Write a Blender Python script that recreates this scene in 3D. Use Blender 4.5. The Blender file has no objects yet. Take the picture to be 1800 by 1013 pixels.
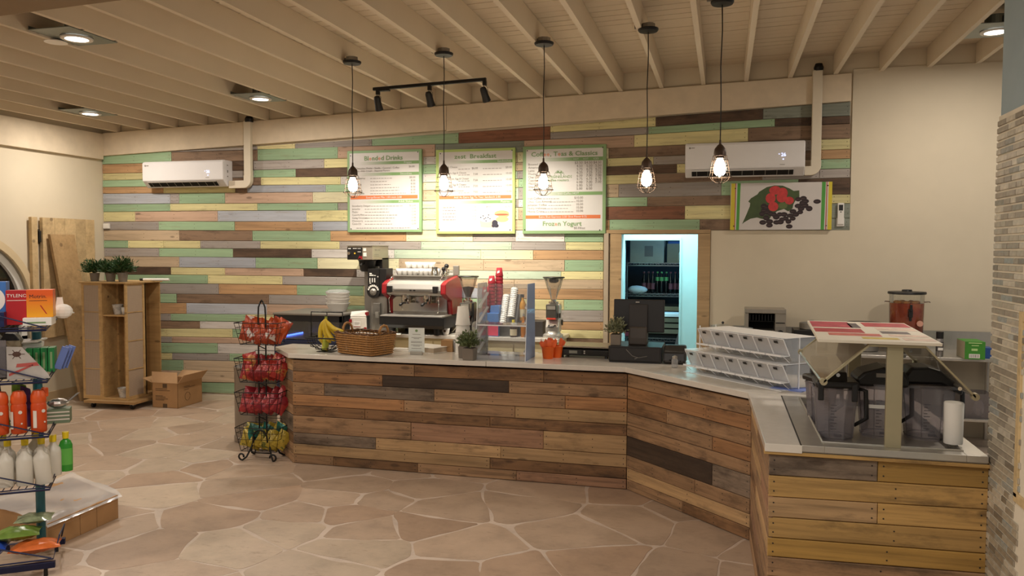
import bpy, math, random
from mathutils import Vector, Matrix, Euler
random.seed(7)
PI = math.pi
SC = bpy.context.scene
# scene parameters: lamp strengths and exposure
EXPOSURE = -0.2
WORLD = 0.25
ROOMFILL = 50
STORELAMP = 40
DOWNLIGHT = 36
PENDANT = 85
SPOT = 235
COL = SC.collection
# ------------------------------------------------------------------ camera
cam = bpy.data.cameras.new('camera')
cam.sensor_width = 36.0
cam.lens = 28.0
cam.clip_start = 0.05
camo = bpy.data.objects.new('camera', cam)
COL.objects.link(camo)
yaw, pitch, roll = 0.2597, 0.04716, 0.0033
fwd = Vector((-math.sin(yaw)*math.cos(pitch), math.cos(yaw)*math.cos(pitch), -math.sin(pitch)))
rgt = Vector((math.cos(yaw), math.sin(yaw), 0))
upv = rgt.cross(fwd)
r2 = rgt*math.cos(roll) + upv*math.sin(roll)
u2 = upv*math.cos(roll) - rgt*math.sin(roll)
M = Matrix((r2, u2, -fwd)).transposed().to_4x4()
M.translation = (0, 0, 1.9)
camo.matrix_world = M
SC.camera = camo
# ------------------------------------------------------------------ world, exposure, lamps
SC.view_settings.view_transform = 'Standard'
SC.view_settings.look = 'None'
SC.view_settings.gamma = 1.0
SC.view_settings.use_curve_mapping = False
SC.view_settings.exposure = EXPOSURE
SC.cycles.use_denoising = True
SC.cycles.max_bounces = 8
SC.cycles.diffuse_bounces = 4
SC.cycles.transparent_max_bounces = 24
SC.cycles.sample_clamp_indirect = 6.0
SC.cycles.caustics_reflective = False
SC.cycles.caustics_refractive = False
w = bpy.data.worlds.new('world')
SC.world = w
w.use_nodes = True
w.node_tree.nodes['Background'].inputs[0].default_value = (1.0, 0.93, 0.84, 1)
w.node_tree.nodes['Background'].inputs[1].default_value = WORLD

def lamp(kind, name, loc, power, color, **kw):
    l = bpy.data.lights.new(name, kind)
    l.energy = power
    l.color = color
    for k, v in kw.items():
        setattr(l, k, v)
    o = bpy.data.objects.new(name, l)
    o.location = loc
    COL.objects.link(o)
    return o
# unseen lamps on an assumed downlight grid, added as room and right-wall fill
for (x, y) in ((-5.0, 2.4), (-2.3, 2.4), (-0.2, 1.2), (-5.0, -0.5), (-1.0, -1.2), (2.3, 5.3)):
    lamp('AREA', 'downlight_and_fill_lamp', (x, y, 3.30), ROOMFILL, (1.0, 0.905, 0.805), shape='DISK', size=0.25)
# cool fluorescent tubes of the store room behind the doorway
lamp('AREA', 'store_room_lamp', (-0.75, 9.47, 2.6), STORELAMP, (0.45, 0.86, 1.0), shape='RECTANGLE', size=1.2, size_y=0.25)
lamp('AREA', 'store_room_lamp', (-0.3, 10.2, 2.6), STORELAMP*0.2, (0.30, 0.62, 1.0), shape='RECTANGLE', size=0.6, size_y=0.2)

# ------------------------------------------------------------------ helpers
def lin(h):
    h = h.lstrip('#')
    o = []
    for i in (0, 2, 4):
        v = int(h[i:i+2], 16)/255
        o.append(v/12.92 if v <= .04045 else ((v+.055)/1.055)**2.4)
    return o

class NT:
    def __init__(s, name):
        s.m = bpy.data.materials.new(name)
        s.m.use_nodes = True
        s.t = s.m.node_tree
        s.b = s.t.nodes['Principled BSDF']
        s.out = s.t.nodes['Material Output']
    def n(s, typ, **kw):
        x = s.t.nodes.new(typ)
        for k, v in kw.items():
            setattr(x, k, v)
        return x
    def l(s, a, b):
        s.t.links.new(a, b)
    def coords(s, scale=(1, 1, 1), rnd=False):
        tc = s.n('ShaderNodeTexCoord')
        mp = s.n('ShaderNodeMapping')
        mp.inputs['Scale'].default_value = scale
        s.l(tc.outputs['Object'], mp.inputs['Vector'])
        if rnd:
            oi = s.n('ShaderNodeObjectInfo')
            mu = s.n('ShaderNodeMath', operation='MULTIPLY')
            mu.inputs[1].default_value = 57.3
            s.l(oi.outputs['Random'], mu.inputs[0])
            cb = s.n('ShaderNodeCombineXYZ')
            for i in range(3):
                s.l(mu.outputs[0], cb.inputs[i])
            s.l(cb.outputs[0], mp.inputs['Location'])
        return mp.outputs[0]
    def noise(s, vec, scale, detail=4, rough=.6):
        x = s.n('ShaderNodeTexNoise')
        x.inputs['Scale'].default_value = scale
        x.inputs['Detail'].default_value = detail
        x.inputs['Roughness'].default_value = rough
        s.l(vec, x.inputs['Vector'])
        return x.outputs['Fac']
    def ramp(s, fac, stops):
        x = s.n('ShaderNodeValToRGB')
        e = x.color_ramp.elements
        while len(e) < len(stops):
            e.new(.5)
        for i, (p, c) in enumerate(stops):
            e[i].position = p
            e[i].color = (*c, 1)
        s.l(fac, x.inputs[0])
        return x.outputs[0]
    def mix(s, fac, a, b):
        x = s.n('ShaderNodeMix', data_type='RGBA')
        for v, i in ((fac, 0), (a, 6), (b, 7)):
            if isinstance(v, (int, float)):
                x.inputs[i].default_value = v
            elif isinstance(v, (list, tuple)):
                x.inputs[i].default_value = (*v, 1)
            else:
                s.l(v, x.inputs[i])
        return x.outputs[2]
    def bump(s, h, st=.2, d=.01):
        x = s.n('ShaderNodeBump')
        x.inputs['Strength'].default_value = st
        x.inputs['Distance'].default_value = d
        s.l(h, x.inputs['Height'])
        s.l(x.outputs[0], s.b.inputs['Normal'])

def dk(c, k):
    return [v*k for v in c]

def plain(name, hexc, rough=.5, metal=0.0, var=.06, nscale=6, emit=0, coat=0):
    m = NT(name)
    c = lin(hexc)
    v = m.coords((1, 1, 1))
    f = m.noise(v, nscale, 3)
    col = m.ramp(f, [(.3, dk(c, 1-var)), (.7, [min(1, x*(1+var)) for x in c])])
    m.l(col, m.b.inputs['Base Color'])
    m.b.inputs['Roughness'].default_value = rough
    m.b.inputs['Metallic'].default_value = metal
    if coat:
        m.b.inputs['Coat Weight'].default_value = coat
    if emit:
        m.b.inputs['Emission Color'].default_value = (*c, 1)
        m.b.inputs['Emission Strength'].default_value = emit
    return m.m

def wood(name, hexc, dark=.62, stain=.0, staincol='#33251a', rough=.72, sc=1.0, var=.12, bump=.25, paint=0.0, knots=True):
    m = NT(name)
    c = lin(hexc)
    v = m.coords((1.1*sc, 34*sc, 38*sc), True)
    f = m.noise(v, 1.0, 8, .72)
    col = m.ramp(f, [(.30, dk(c, dark)), (.50, c), (.72, [min(1, x*1.16) for x in c])])
    v2 = m.coords((.8*sc, 7*sc, 7*sc), True)
    f2 = m.noise(v2, 1.3, 4, .6)
    tone = m.ramp(f2, [(.3, (.70, .68, .66)), (.55, (1, 1, 1)), (.75, (1.0, 1.0, 1.0))])
    mt = m.n('ShaderNodeMix', data_type='RGBA', blend_type='MULTIPLY')
    mt.inputs[0].default_value = .8 if not paint else .45
    m.l(col, mt.inputs[6])
    m.l(tone, mt.inputs[7])
    col = mt.outputs[2]
    if paint:      # worn paint: bare board shows through along the grain
        f4 = m.noise(m.coords((1.6*sc, 16*sc, 18*sc), True), 1.6, 7, .75)
        mk4 = m.ramp(f4, [(.54, (0, 0, 0)), (.70, (1, 1, 1))])
        mu4 = m.n('ShaderNodeMath', operation='MULTIPLY')
        mu4.inputs[1].default_value = paint
        m.l(mk4, mu4.inputs[0])
        col = m.mix(mu4.outputs[0], col, lin('#8d7459'))
    v3 = m.coords((2.6*sc, 9*sc, 9*sc), True)
    f3 = m.noise(v3, 1.0, 6, .68)
    mask = m.ramp(f3, [(.62-stain*.26, (0, 0, 0)), (.76-stain*.16, (1, 1, 1))])
    mk = m.n('ShaderNodeMath', operation='MULTIPLY')
    mk.inputs[1].default_value = .40+.5*stain
    m.l(mask, mk.inputs[0])
    col = m.mix(mk.outputs[0], col, lin(staincol))
    if knots:
        vo = m.n('ShaderNodeTexVoronoi')
        vo.inputs['Scale'].default_value = 1.0
        m.l(m.coords((2.3*sc, 6.5*sc, 6.5*sc), True), vo.inputs['Vector'])
        kk = m.ramp(vo.outputs['Distance'], [(.07, (1, 1, 1)), (.12, (0, 0, 0))])
        mk2 = m.n('ShaderNodeMath', operation='MULTIPLY')
        mk2.inputs[1].default_value = .55
        m.l(kk, mk2.inputs[0])
        col = m.mix(mk2.outputs[0], col, lin('#3d2a1b'))
    oi = m.n('ShaderNodeObjectInfo')
    mr = m.n('ShaderNodeMapRange')
    mr.inputs[3].default_value = 1-var
    mr.inputs[4].default_value = 1+var
    m.l(oi.outputs['Random'], mr.inputs[0])
    hs = m.n('ShaderNodeHueSaturation')
    m.l(mr.outputs[0], hs.inputs['Value'])
    m.l(col, hs.inputs['Color'])
    m.l(hs.outputs[0], m.b.inputs['Base Color'])
    m.b.inputs['Roughness'].default_value = rough
    m.bump(f, bump, .004)
    return m.m

def clear(name, tint='#ffffff', gloss=.10, alpha=.12, rough=.05, haze='#ffffff'):
    # thin clear plastic or glass sheet: mostly see-through, some diffuse haze, fresnel gloss
    m = NT(name)
    t = m.n('ShaderNodeBsdfTransparent')
    t.inputs[0].default_value = (*lin(tint), 1)
    d = m.n('ShaderNodeBsdfDiffuse')
    d.inputs[0].default_value = (*lin(haze), 1)
    g = m.n('ShaderNodeBsdfGlossy')
    g.inputs['Roughness'].default_value = rough
    a = m.n('ShaderNodeMixShader')
    a.inputs[0].default_value = alpha
    m.l(t.outputs[0], a.inputs[1])
    m.l(d.outputs[0], a.inputs[2])
    fr = m.n('ShaderNodeLayerWeight')
    fr.inputs[0].default_value = .25
    mu = m.n('ShaderNodeMath', operation='MULTIPLY_ADD')
    mu.inputs[1].default_value = .55
    mu.inputs[2].default_value = gloss*.4
    m.l(fr.outputs['Fresnel'], mu.inputs[0])
    b = m.n('ShaderNodeMixShader')
    m.l(mu.outputs[0], b.inputs[0])
    m.l(a.outputs[0], b.inputs[1])
    m.l(g.outputs[0], b.inputs[2])
    m.l(b.outputs[0], m.out.inputs[0])
    return m.m

class G:
    """collects geometry for ONE mesh object"""
    def __init__(s):
        s.v = []
        s.f = []
    def add(s, vs, fs):
        o = len(s.v)
        s.v += [tuple(p) for p in vs]
        s.f += [tuple(i+o for i in q) for q in fs]
        return s
    def box(s, x0, y0, z0, x1, y1, z1):
        return s.add([(x0, y0, z0), (x1, y0, z0), (x1, y1, z0), (x0, y1, z0), (x0, y0, z1), (x1, y0, z1), (x1, y1, z1), (x0, y1, z1)],
                     [(0, 3, 2, 1), (4, 5, 6, 7), (0, 1, 5, 4), (1, 2, 6, 5), (2, 3, 7, 6), (3, 0, 4, 7)])
    def hexa(s, lo, hi):
        # lo, hi: four points each, same winding
        return s.add(list(lo)+list(hi), [(3, 2, 1, 0), (4, 5, 6, 7), (0, 1, 5, 4), (1, 2, 6, 5), (2, 3, 7, 6), (3, 0, 4, 7)])
    def poly(s, pts):
        return s.add(pts, [tuple(range(len(pts)))])
    def prism(s, pts, axis, a, b):
        # pts 2D; axis 'z': (x,y), 'x': (y,z), 'y': (x,z)
        def mk(p, t):
            return (p[0], p[1], t) if axis == 'z' else ((t, p[0], p[1]) if axis == 'x' else (p[0], t, p[1]))
        n = len(pts)
        vs = [mk(p, a) for p in pts]+[mk(p, b) for p in pts]
        fs = [tuple(range(n-1, -1, -1)), tuple(range(n, 2*n))]+[(i, (i+1) % n, n+(i+1) % n, n+i) for i in range(n)]
        return s.add(vs, fs)
    def lathe(s, prof, cx=0, cy=0, n=20, axis='z', cap=True, sq=1.0):
        vs = []
        fs = []
        k = len(prof)
        for (r, z) in prof:
            for i in range(n):
                a = 2*PI*i/n
                p, q = r*math.cos(a), r*math.sin(a)*sq
                vs.append((cx+p, cy+q, z) if axis == 'z' else ((cx+p, z, cy+q) if axis == 'y' else (z, cx+p, cy+q)))
        for j in range(k-1):
            for i in range(n):
                i2 = (i+1) % n
                fs.append((j*n+i, j*n+i2, (j+1)*n+i2, (j+1)*n+i))
        if cap:
            if prof[0][0] > 1e-5:
                fs.append(tuple(range(n-1, -1, -1)))
            if prof[-1][0] > 1e-5:
                fs.append(tuple((k-1)*n+i for i in range(n)))
        return s.add(vs, fs)
    def cyl(s, cx, cy, z0, z1, r, r1=None, n=16, axis='z'):
        return s.lathe([(r, z0), (r if r1 is None else r1, z1)], cx, cy, n, axis)
    def tube(s, pts, r=.004, n=6, closed=False):
        pts = [Vector(p) for p in pts]
        m = len(pts)
        vs = []
        fs = []
        prev = None
        for i, p in enumerate(pts):
            if closed:
                d = pts[(i+1) % m]-pts[i-1]
            else:
                d = pts[min(i+1, m-1)]-pts[max(i-1, 0)]
            if d.length < 1e-9:
                d = Vector((0, 0, 1))
            d.normalize()
            if prev is None:
                u = d.orthogonal().normalized()
            else:
                u = prev-d*prev.dot(d)
                u = u.normalized() if u.length > 1e-6 else d.orthogonal().normalized()
            prev = u
            v = d.cross(u)
            rr = r[i] if isinstance(r, (list, tuple)) else r
            for k in range(n):
                a = 2*PI*k/n
                vs.append(p+(u*math.cos(a)+v*math.sin(a))*rr)
        for i in range(m if closed else m-1):
            j = (i+1) % m
            for k in range(n):
                k2 = (k+1) % n
                fs.append((i*n+k, i*n+k2, j*n+k2, j*n+k))
        if not closed:
            fs.append(tuple(range(n-1, -1, -1)))
            fs.append(tuple((m-1)*n+k for k in range(n)))
        return s.add(vs, fs)
    def ball(s, c, r, nu=10, nv=7):
        rx, ry, rz = (r, r, r) if isinstance(r, (int, float)) else r
        vs = [(c[0], c[1], c[2]-rz)]
        for j in range(1, nv):
            t = -PI/2+PI*j/nv
            for i in range(nu):
                a = 2*PI*i/nu
                vs.append((c[0]+rx*math.cos(t)*math.cos(a), c[1]+ry*math.cos(t)*math.sin(a), c[2]+rz*math.sin(t)))
        vs.append((c[0], c[1], c[2]+rz))
        L = len(vs)-1
        fs = [(0, 1+(i+1) % nu, 1+i) for i in range(nu)]
        for j in range(nv-2):
            for i in range(nu):
                a = 1+j*nu
                fs.append((a+i, a+(i+1) % nu, a+nu+(i+1) % nu, a+nu+i))
        a = 1+(nv-2)*nu
        fs += [(a+i, a+(i+1) % nu, L) for i in range(nu)]
        return s.add(vs, fs)
    def text(s, body, x, z, size, y=0.0, align='l', bold=0):
        w, vs, fs = glyphs(body, bold)
        off = {'l': 0, 'c': -w*size/2, 'r': -w*size}[align]
        return s.add([(x+off+p[0]*size, y, z+p[1]*size) for p in vs], fs)
    def xf(s, mat):
        s.v = [tuple(mat @ Vector(p)) for p in s.v]
        return s
    def rot(s, rz, loc=(0, 0, 0)):
        return s.xf(Matrix.Translation(loc) @ Matrix.Rotation(rz, 4, 'Z'))
    def mesh(s, name, smooth=False):
        me = bpy.data.meshes.new(name)
        me.from_pydata(s.v, [], s.f)
        if smooth:
            me.polygons.foreach_set('use_smooth', [True]*len(me.polygons))
        me.update()
        return me
    def obj(s, name, m, parent=None, smooth=False, bev=0, stuff=False, auto=False):
        me = s.mesh(name, smooth)
        return mobj(name, me, m, parent, bev, stuff, smooth and auto)

_GC = {}
def glyphs(body, bold=0):
    if (body, bold) not in _GC:
        cu = bpy.data.curves.new('t', 'FONT')
        cu.body = body
        cu.size = 1.0
        cu.resolution_u = 2
        cu.offset = bold
        o = bpy.data.objects.new('t', cu)
        me = o.to_mesh()
        vs = [tuple(v.co) for v in me.vertices]
        fs = [tuple(p.vertices) for p in me.polygons]
        o.to_mesh_clear()
        bpy.data.objects.remove(o)
        bpy.data.curves.remove(cu)
        wd = max([v[0] for v in vs], default=0)
        _GC[(body, bold)] = (wd, vs, fs)
    return _GC[(body, bold)]

def mobj(name, me, m, parent=None, bev=0, stuff=False, auto=False):
    if m is not None and not me.materials:
        me.materials.append(m)
    o = bpy.data.objects.new(name, me)
    COL.objects.link(o)
    if parent is not None:
        o.parent = parent
    if bev:
        b = o.modifiers.new('edge', 'BEVEL')
        b.width = bev
        b.segments = 2
        b.limit_method = 'ANGLE'
        b.angle_limit = .7
    if auto:
        b = o.modifiers.new('split', 'EDGE_SPLIT')
        b.split_angle = .7
    if stuff:
        o['kind'] = 'stuff'
    return o

def thing(name, label, cat, loc=(0, 0, 0), rz=0, group=None):
    o = bpy.data.objects.new(name, None)
    o.empty_display_size = .1
    COL.objects.link(o)
    o.location = loc
    o.rotation_euler = (0, 0, rz)
    return tag(o, label, cat, group)
def tag(o, label, cat, group=None):
    o['label'] = label
    o['category'] = cat
    if group:
        o['group'] = group
    return o
def struct(o):
    o['kind'] = 'structure'
    return o
def dup(root, loc, rz=None, label=None, group=None, scale=None, rot=None):
    r = root.copy()
    COL.objects.link(r)
    r.location = loc
    if rz is not None:
        r.rotation_euler = (0, 0, rz)
    if rot is not None:
        r.rotation_euler = rot
    if scale:
        r.scale = scale
    if label:
        r['label'] = label
    if group:
        r['group'] = group
    for ch in list(root.children):
        c = ch.copy()
        COL.objects.link(c)
        c.parent = r
        for g in ch.children:
            d = g.copy()
            COL.objects.link(d)
            d.parent = c
    return r
def place(o, loc, rz=0):
    o.location = loc
    o.rotation_euler = (0, 0, rz)
    return o

WALLDATA = '''
g -8125 -7036 3042 3041 3153 3187
e -7035 -5757 3175 3171 3187 3214
k -7037 -5758 3041 3031 3175 3171
y -5757 -5223 3175 3166 3214 3230
e -5223 -4175 3166 3170 3230 3256
g -4175 -3061 3170 3165 3256 3293
r -3061 -1950 3165 3177 3293 3329
y -1950 -754 3257 3282 3329 3385
d -754 382 3282 3317 3385 3429
h 382 1253 3317 3319 3429 3469
g -5758 -4635 3031 3031 3175 3173
p -4635 -3355 3031 3019 3173 3166
h -3355 -2260 3019 3043 3166 3174
e -1949 -834 3177 3199 3257 3278
p -2260 -991 3043 3061 3174 3194
g -834 506 3199 3236 3278 3319
d 506 1255 3236 3238 3319 3319
y -991 233 3061 3083 3194 3229
k 233 1258 3083 3084 3229 3238
o -8125 -7365 2920 2916 3042 3042
d -7365 -5818 2916 2913 3042 3032
e -5818 -4823 2913 2914 3032 3030
y -4823 -3989 2914 2921 3030 3025
p -3989 -3508 2921 2926 3025 3020
w -3508 -3326 2926 2927 3020 3021
t -3326 -2341 2927 2923 3021 3042
l -2341 -1277 2923 2943 3042 3058
k -1277 146 2943 2962 3058 3081
k 146 816 2962 2968 3081 3082
e 816 958 2968 2970 3082 3082
y 958 1260 2970 2973 3082 3083
y -8125 -7465 2827 2826 2920 2917
e -7465 -5819 2826 2819 2917 2913
g -5819 -5219 2819 2813 2913 2914
d -5219 -4291 2813 2808 2914 2917
g -4291 -3508 2808 2814 2917 2926
g -3508 -3326 2814 2816 2926 2927
y -3326 -2375 2816 2824 2927 2924
t -2375 -1289 2824 2850 2924 2943
y -1289 -774 2850 2858 2943 2949
e -774 148 2858 2869 2949 2962
k 148 960 2869 2872 2962 2970
o 960 1263 2872 2873 2970 2973
g -8125 -6636 2736 2726 2827 2823
k -6636 -5714 2726 2720 2823 2818
y -5714 -4599 2720 2706 2818 2807
w -4599 -3989 2706 2709 2807 2811
b -3989 -3508 2709 2712 2811 2814
w -3508 -3290 2712 2715 2814 2816
a -3290 -2340 2715 2732 2816 2824
e -2340 -1340 2732 2752 2824 2848
d -1340 -517 2752 2762 2848 2861
y -517 150 2762 2765 2861 2869
t 150 962 2765 2769 2869 2872
g 962 1265 2769 2771 2872 2873
o -8125 -7168 2648 2639 2736 2729
y -7168 -6087 2639 2629 2729 2722
k -6087 -5913 2629 2628 2722 2721
b -5913 -4802 2628 2617 2721 2709
g -4802 -3840 2617 2616 2709 2710
t -3840 -3509 2616 2617 2710 2712
l -3509 -3291 2617 2620 2712 2715
y -3291 -2326 2620 2633 2715 2732
g -2326 -1327 2633 2649 2732 2752
y -1327 -879 2649 2653 2752 2758
k -879 388 2653 2666 2758 2766
e 388 964 2666 2672 2766 2769
e 964 1267 2672 2675 2769 2771
b -8125 -7065 2506 2500 2648 2639
e -7065 -6925 2500 2499 2639 2637
g -6925 -6240 2499 2493 2637 2631
p -6240 -4984 2493 2484 2631 2619
l -4984 -3841 2484 2485 2619 2616
t -3841 -3509 2485 2488 2616 2617
t -3509 -3291 2488 2489 2617 2620
a -3291 -2326 2489 2494 2620 2633
e -2326 -1293 2494 2502 2633 2650
t -1293 -1158 2502 2502 2650 2651
e -1158 -38 2502 2506 2651 2661
g -38 756 2506 2504 2661 2670
d 756 1270 2504 2500 2670 2675
g -8125 -7067 2402 2403 2506 2500
y -7067 -5767 2403 2398 2500 2489
g -5767 -4640 2398 2387 2489 2481
e -4640 -3841 2387 2394 2481 2485
a -3841 -3327 2394 2400 2485 2489
e -3327 -2325 2400 2401 2489 2494
w -2325 -1292 2401 2397 2494 2502
g -1292 -838 2397 2398 2502 2501
k -838 96 2398 2403 2501 2509
d 96 1082 2403 2405 2509 2502
y 1082 1273 2405 2405 2502 2500
y -8125 -7621 2271 2269 2402 2402
p -7621 -6353 2269 2261 2402 2400
b -6353 -5073 2261 2252 2400 2391
y -5073 -3991 2252 2255 2391 2392
b -3991 -3509 2255 2262 2392 2398
y -3509 -3327 2262 2262 2398 2400
l -3327 -2325 2262 2255 2400 2401
t -2325 -1304 2255 2252 2401 2397
r -1304 -425 2252 2249 2397 2400
y -425 453 2249 2247 2400 2404
h 453 1276 2247 2250 2404 2405
e -8125 -7248 2155 2152 2271 2268
g -7248 -6103 2152 2143 2268 2259
o -6103 -4987 2143 2135 2259 2252
b -4987 -3992 2135 2136 2252 2255
a -3992 -3327 2136 2139 2255 2262
t -3327 -2201 2139 2135 2262 2255
o -2201 -1257 2135 2132 2255 2252
g -1257 -263 2132 2129 2252 2248
k -263 219 2129 2128 2248 2246
h 219 1279 2128 2124 2246 2250
t -8125 -6934 2016 2013 2155 2150
k -6934 -5846 2013 2009 2150 2140
g -5846 -4744 2009 2006 2140 2134
o -4744 -3731 2006 2003 2134 2138
l -3731 -2883 2003 2001 2138 2138
e -2883 -2358 2001 2000 2138 2136
w -2358 -1775 2000 1998 2136 2134
g -1775 -1327 1998 1997 2134 2133
g -8125 -7738 1916 1915 2016 2015
y -7738 -7182 1915 1915 2015 2014
y -7182 -6616 1915 1913 2014 2012
e -6616 -5732 1913 1909 2012 2009
y -5732 -4620 1909 1906 2009 2006
e -4620 -3539 1906 1905 2006 2003
a -3539 -2406 1905 1903 2003 2000
e -2406 -1761 1903 1903 2000 1998
y -1761 -1326 1903 1903 1998 1997
e -8125 -7255 1800 1801 1916 1915
g -7255 -6133 1801 1798 1915 1910
d -6133 -5006 1798 1797 1910 1907
w -5006 -3888 1797 1795 1907 1905
a -3888 -2783 1795 1791 1905 1904
l -2783 -2145 1791 1790 1904 1903
o -2145 -1326 1790 1793 1903 1903
t -8125 -6941 1660 1662 1800 1801
b -6941 -5801 1662 1662 1801 1797
g -5801 -4928 1662 1660 1797 1797
l -4928 -3829 1660 1659 1797 1795
t -3829 -2748 1659 1657 1795 1791
t -2748 -1773 1657 1660 1791 1792
g -1773 -1324 1660 1663 1792 1793
d -8125 -7075 1556 1564 1660 1662
y -7075 -6255 1564 1564 1662 1662
p -6255 -5120 1564 1564 1662 1661
d -5120 -4391 1564 1563 1661 1659
w -4391 -3844 1563 1559 1659 1659
w -3844 -3111 1559 1557 1659 1658
a -3111 -1813 1557 1564 1658 1660
y -1813 -1323 1564 1569 1660 1663
g -8125 -6512 1439 1452 1556 1564
y -6512 -5419 1452 1455 1564 1564
e -5419 -3920 1455 1455 1564 1560
l -3920 -3183 1455 1452 1560 1557
t -3183 -2370 1452 1449 1557 1559
t -2370 -1323 1449 1459 1559 1569
e -8125 -6352 1295 1317 1439 1452
o -6352 -5218 1317 1325 1452 1455
g -5218 -4300 1325 1330 1455 1457
y -4300 -3401 1330 1328 1457 1452
b -3401 -2754 1328 1329 1452 1451
o -2754 -1322 1329 1338 1451 1459
g -8125 -6994 1171 1190 1295 1311
k -6994 -5618 1190 1202 1311 1323
e -5618 -4610 1202 1209 1323 1329
y -4610 -3328 1209 1210 1329 1328
g -3328 -2613 1210 1204 1328 1329
y -2613 -1777 1204 1210 1329 1334
g -1777 -1321 1210 1218 1334 1338
o -8125 -6847 1023 1049 1171 1191
b -6847 -5652 1049 1066 1191 1201
p -5652 -4533 1066 1074 1201 1209
g -4533 -3256 1074 1072 1209 1209
k -3256 -2403 1072 1068 1209 1202
t -2403 -1823 1068 1077 1202 1210
e -1823 -1319 1077 1087 1210 1218
e -8125 -7087 925 950 1023 1045
g -7087 -5944 950 967 1045 1062
y -5944 -4927 967 977 1062 1071
o -4927 -3697 977 982 1071 1073
b -3697 -2543 982 975 1073 1068
o -2543 -1318 975 989 1068 1087
k -8125 -6643 820 859 925 957
w -6643 -5248 859 882 957 974
g -5248 -3847 882 887 974 982
t -3847 -2683 887 877 982 976
y -2683 -1318 877 891 976 989
y -8125 -6157 718 756 820 869
g -6157 -5088 756 773 869 883
p -5088 -3549 773 788 883 886
b -3549 -2195 788 773 886 875
k -2195 -1317 773 787 875 891
e -8125 -7075 624 658 718 738
p -7075 -5250 658 698 738 771
y -5250 -3698 698 712 771 787
g -3698 -2402 712 686 787 773
t -2402 -1316 686 695 773 787
g -8125 -6381 491 540 624 675
w -6381 -4930 540 569 675 704
t -4930 -3111 569 574 704 704
y -3111 -1315 574 590 704 695
y -8125 -7079 389 429 491 521
e -7079 -6204 429 447 521 545
g -6204 -4931 447 469 545 569
o -4931 -3111 469 474 569 574
b -3111 -1314 474 485 574 590
g -8125 -6905 248 292 389 433
t -6905 -4932 292 332 433 469
w -4932 -3111 332 342 469 474
g -3111 -1313 342 354 474 485
p -8125 -7120 90 137 248 287
t -7120 -4933 137 204 287 332
y -4933 -3256 204 211 332 343
e -3256 -1312 211 223 343 354
b -8125 -7391 3 3 90 126
g -7391 -4618 3 42 126 208
o -4618 -2752 42 47 208 211
t -2752 -1311 47 64 211 223
'''
# ------------------------------------------------------------------ materials of the setting
def zc(x):                       # underside of the joists: the roof rises gently to the right
    return 3.454+(x+8.114)*.0322
M_CREAM = plain('cream_paint', '#d6c9b0', .85, var=.03, nscale=2)
M_WHITEWASH = plain('whitewashed_timber', '#d9c8ad', .8, var=.07, nscale=5)
M_DECK = plain('whitewashed_deck', '#d8c8b0', .85, var=.04, nscale=1.5)
M_JOIST = plain('whitewashed_joist', '#ddceb6', .8, var=.025, nscale=1.5)
M_GREYBLUE = plain('blue_grey_paint', '#9fb0b6', .8, var=.03)
M_TRIMWOOD = wood('raw_door_trim', '#bb9c72', .85, .1, rough=.7)
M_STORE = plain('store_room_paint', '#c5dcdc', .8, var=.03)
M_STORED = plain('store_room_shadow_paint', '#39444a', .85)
M_DARK = plain('dark_recess', '#15110d', .9)
WCOL = {'g': ('#9ab58f', .8, .0), 'y': ('#d8cd96', .82, .02), 't': ('#c2ab8d', .72, .08), 'p': ('#c0a188', .72, .12),
        'b': ('#abaeb4', .8, .05), 'w': ('#cdc6be', .82, .03), 'd': ('#624b39', .5, .75), 'o': ('#bb946a', .68, .15),
        'r': ('#8c5c42', .6, .35), 'k': ('#8a7059', .62, .35), 'e': ('#a29991', .78, .12), 'h': ('#8f9486', .78, .1),
        'l': ('#dfd7b0', .85, .02), 'a': ('#b8c6ae', .82, .04)}
M_W = {k: wood('plank_'+n, WCOL[k][0], WCOL[k][1], WCOL[k][2], paint=.45 if k in 'gybweela' else 0, knots=k in 'tpdork') for k, n in dict(
    g='green', y='yellow', t='tan', p='peach', b='blue_grey', w='pale_grey', d='burnt_brown', o='orange', r='rust', k='brown',
    e='grey', h='olive_grey', l='pale_yellow', a='pale_green').items()}
CCOL = {'t': ('#a5825f', .48, .46), 'l': ('#b8966b', .54, .28), 'k': ('#866342', .45, .58), 'd': ('#4a3a2c', .45, .95),
        'o': ('#aa7c52', .5, .36), 'p': ('#a47d60', .5, .4), 'e': ('#857361', .42, .7), 'n': ('#b69156', .54, .38), 'm': ('#a98443', .64, .12)}
M_C = {k: wood('pallet_'+n, *CCOL[k], var=.2, bump=.45) for k, n in dict(t='tan', l='light', k='brown', d='charred', o='orange', p='pink', e='weathered', n='pine', m='golden').items()}
M_NAIL = plain('nail_head', '#2a221b', .6)

def plank(name, m, parent, p0, ang, L, zl0, zl1, zr0, zr1, th):
    """a board: local x runs along its length from p0, local -y is its face"""
    zm = (zl0+zl1+zr0+zr1)/4
    e = .0035
    h = L/2
    q = [(-h, zl0-zm), (h, zr0-zm), (h, zr1-zm), (-h, zl1-zm)]
    q2 = [(-h+e, zl0-zm+e), (h-e, zr0-zm+e), (h-e, zr1-zm-e), (-h+e, zl1-zm-e)]
    vs = [(a, th, b) for a, b in q]+[(a, e, b) for a, b in q]+[(a, 0, b) for a, b in q2]
    fs = [(8, 9, 10, 11)]+[(4+i, 4+(i+1) % 4, 8+(i+1) % 4, 8+i) for i in range(4)]+[(i, (i+1) % 4, 4+(i+1) % 4, 4+i) for i in range(4)]
    me = bpy.data.meshes.new(name)
    me.from_pydata(vs, [], fs)
    o = mobj(name, me, m, parent)
    o.location = (p0[0]+math.cos(ang)*h, p0[1]+math.sin(ang)*h, zm)
    o.rotation_euler = (0, 0, ang)
    return o

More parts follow.
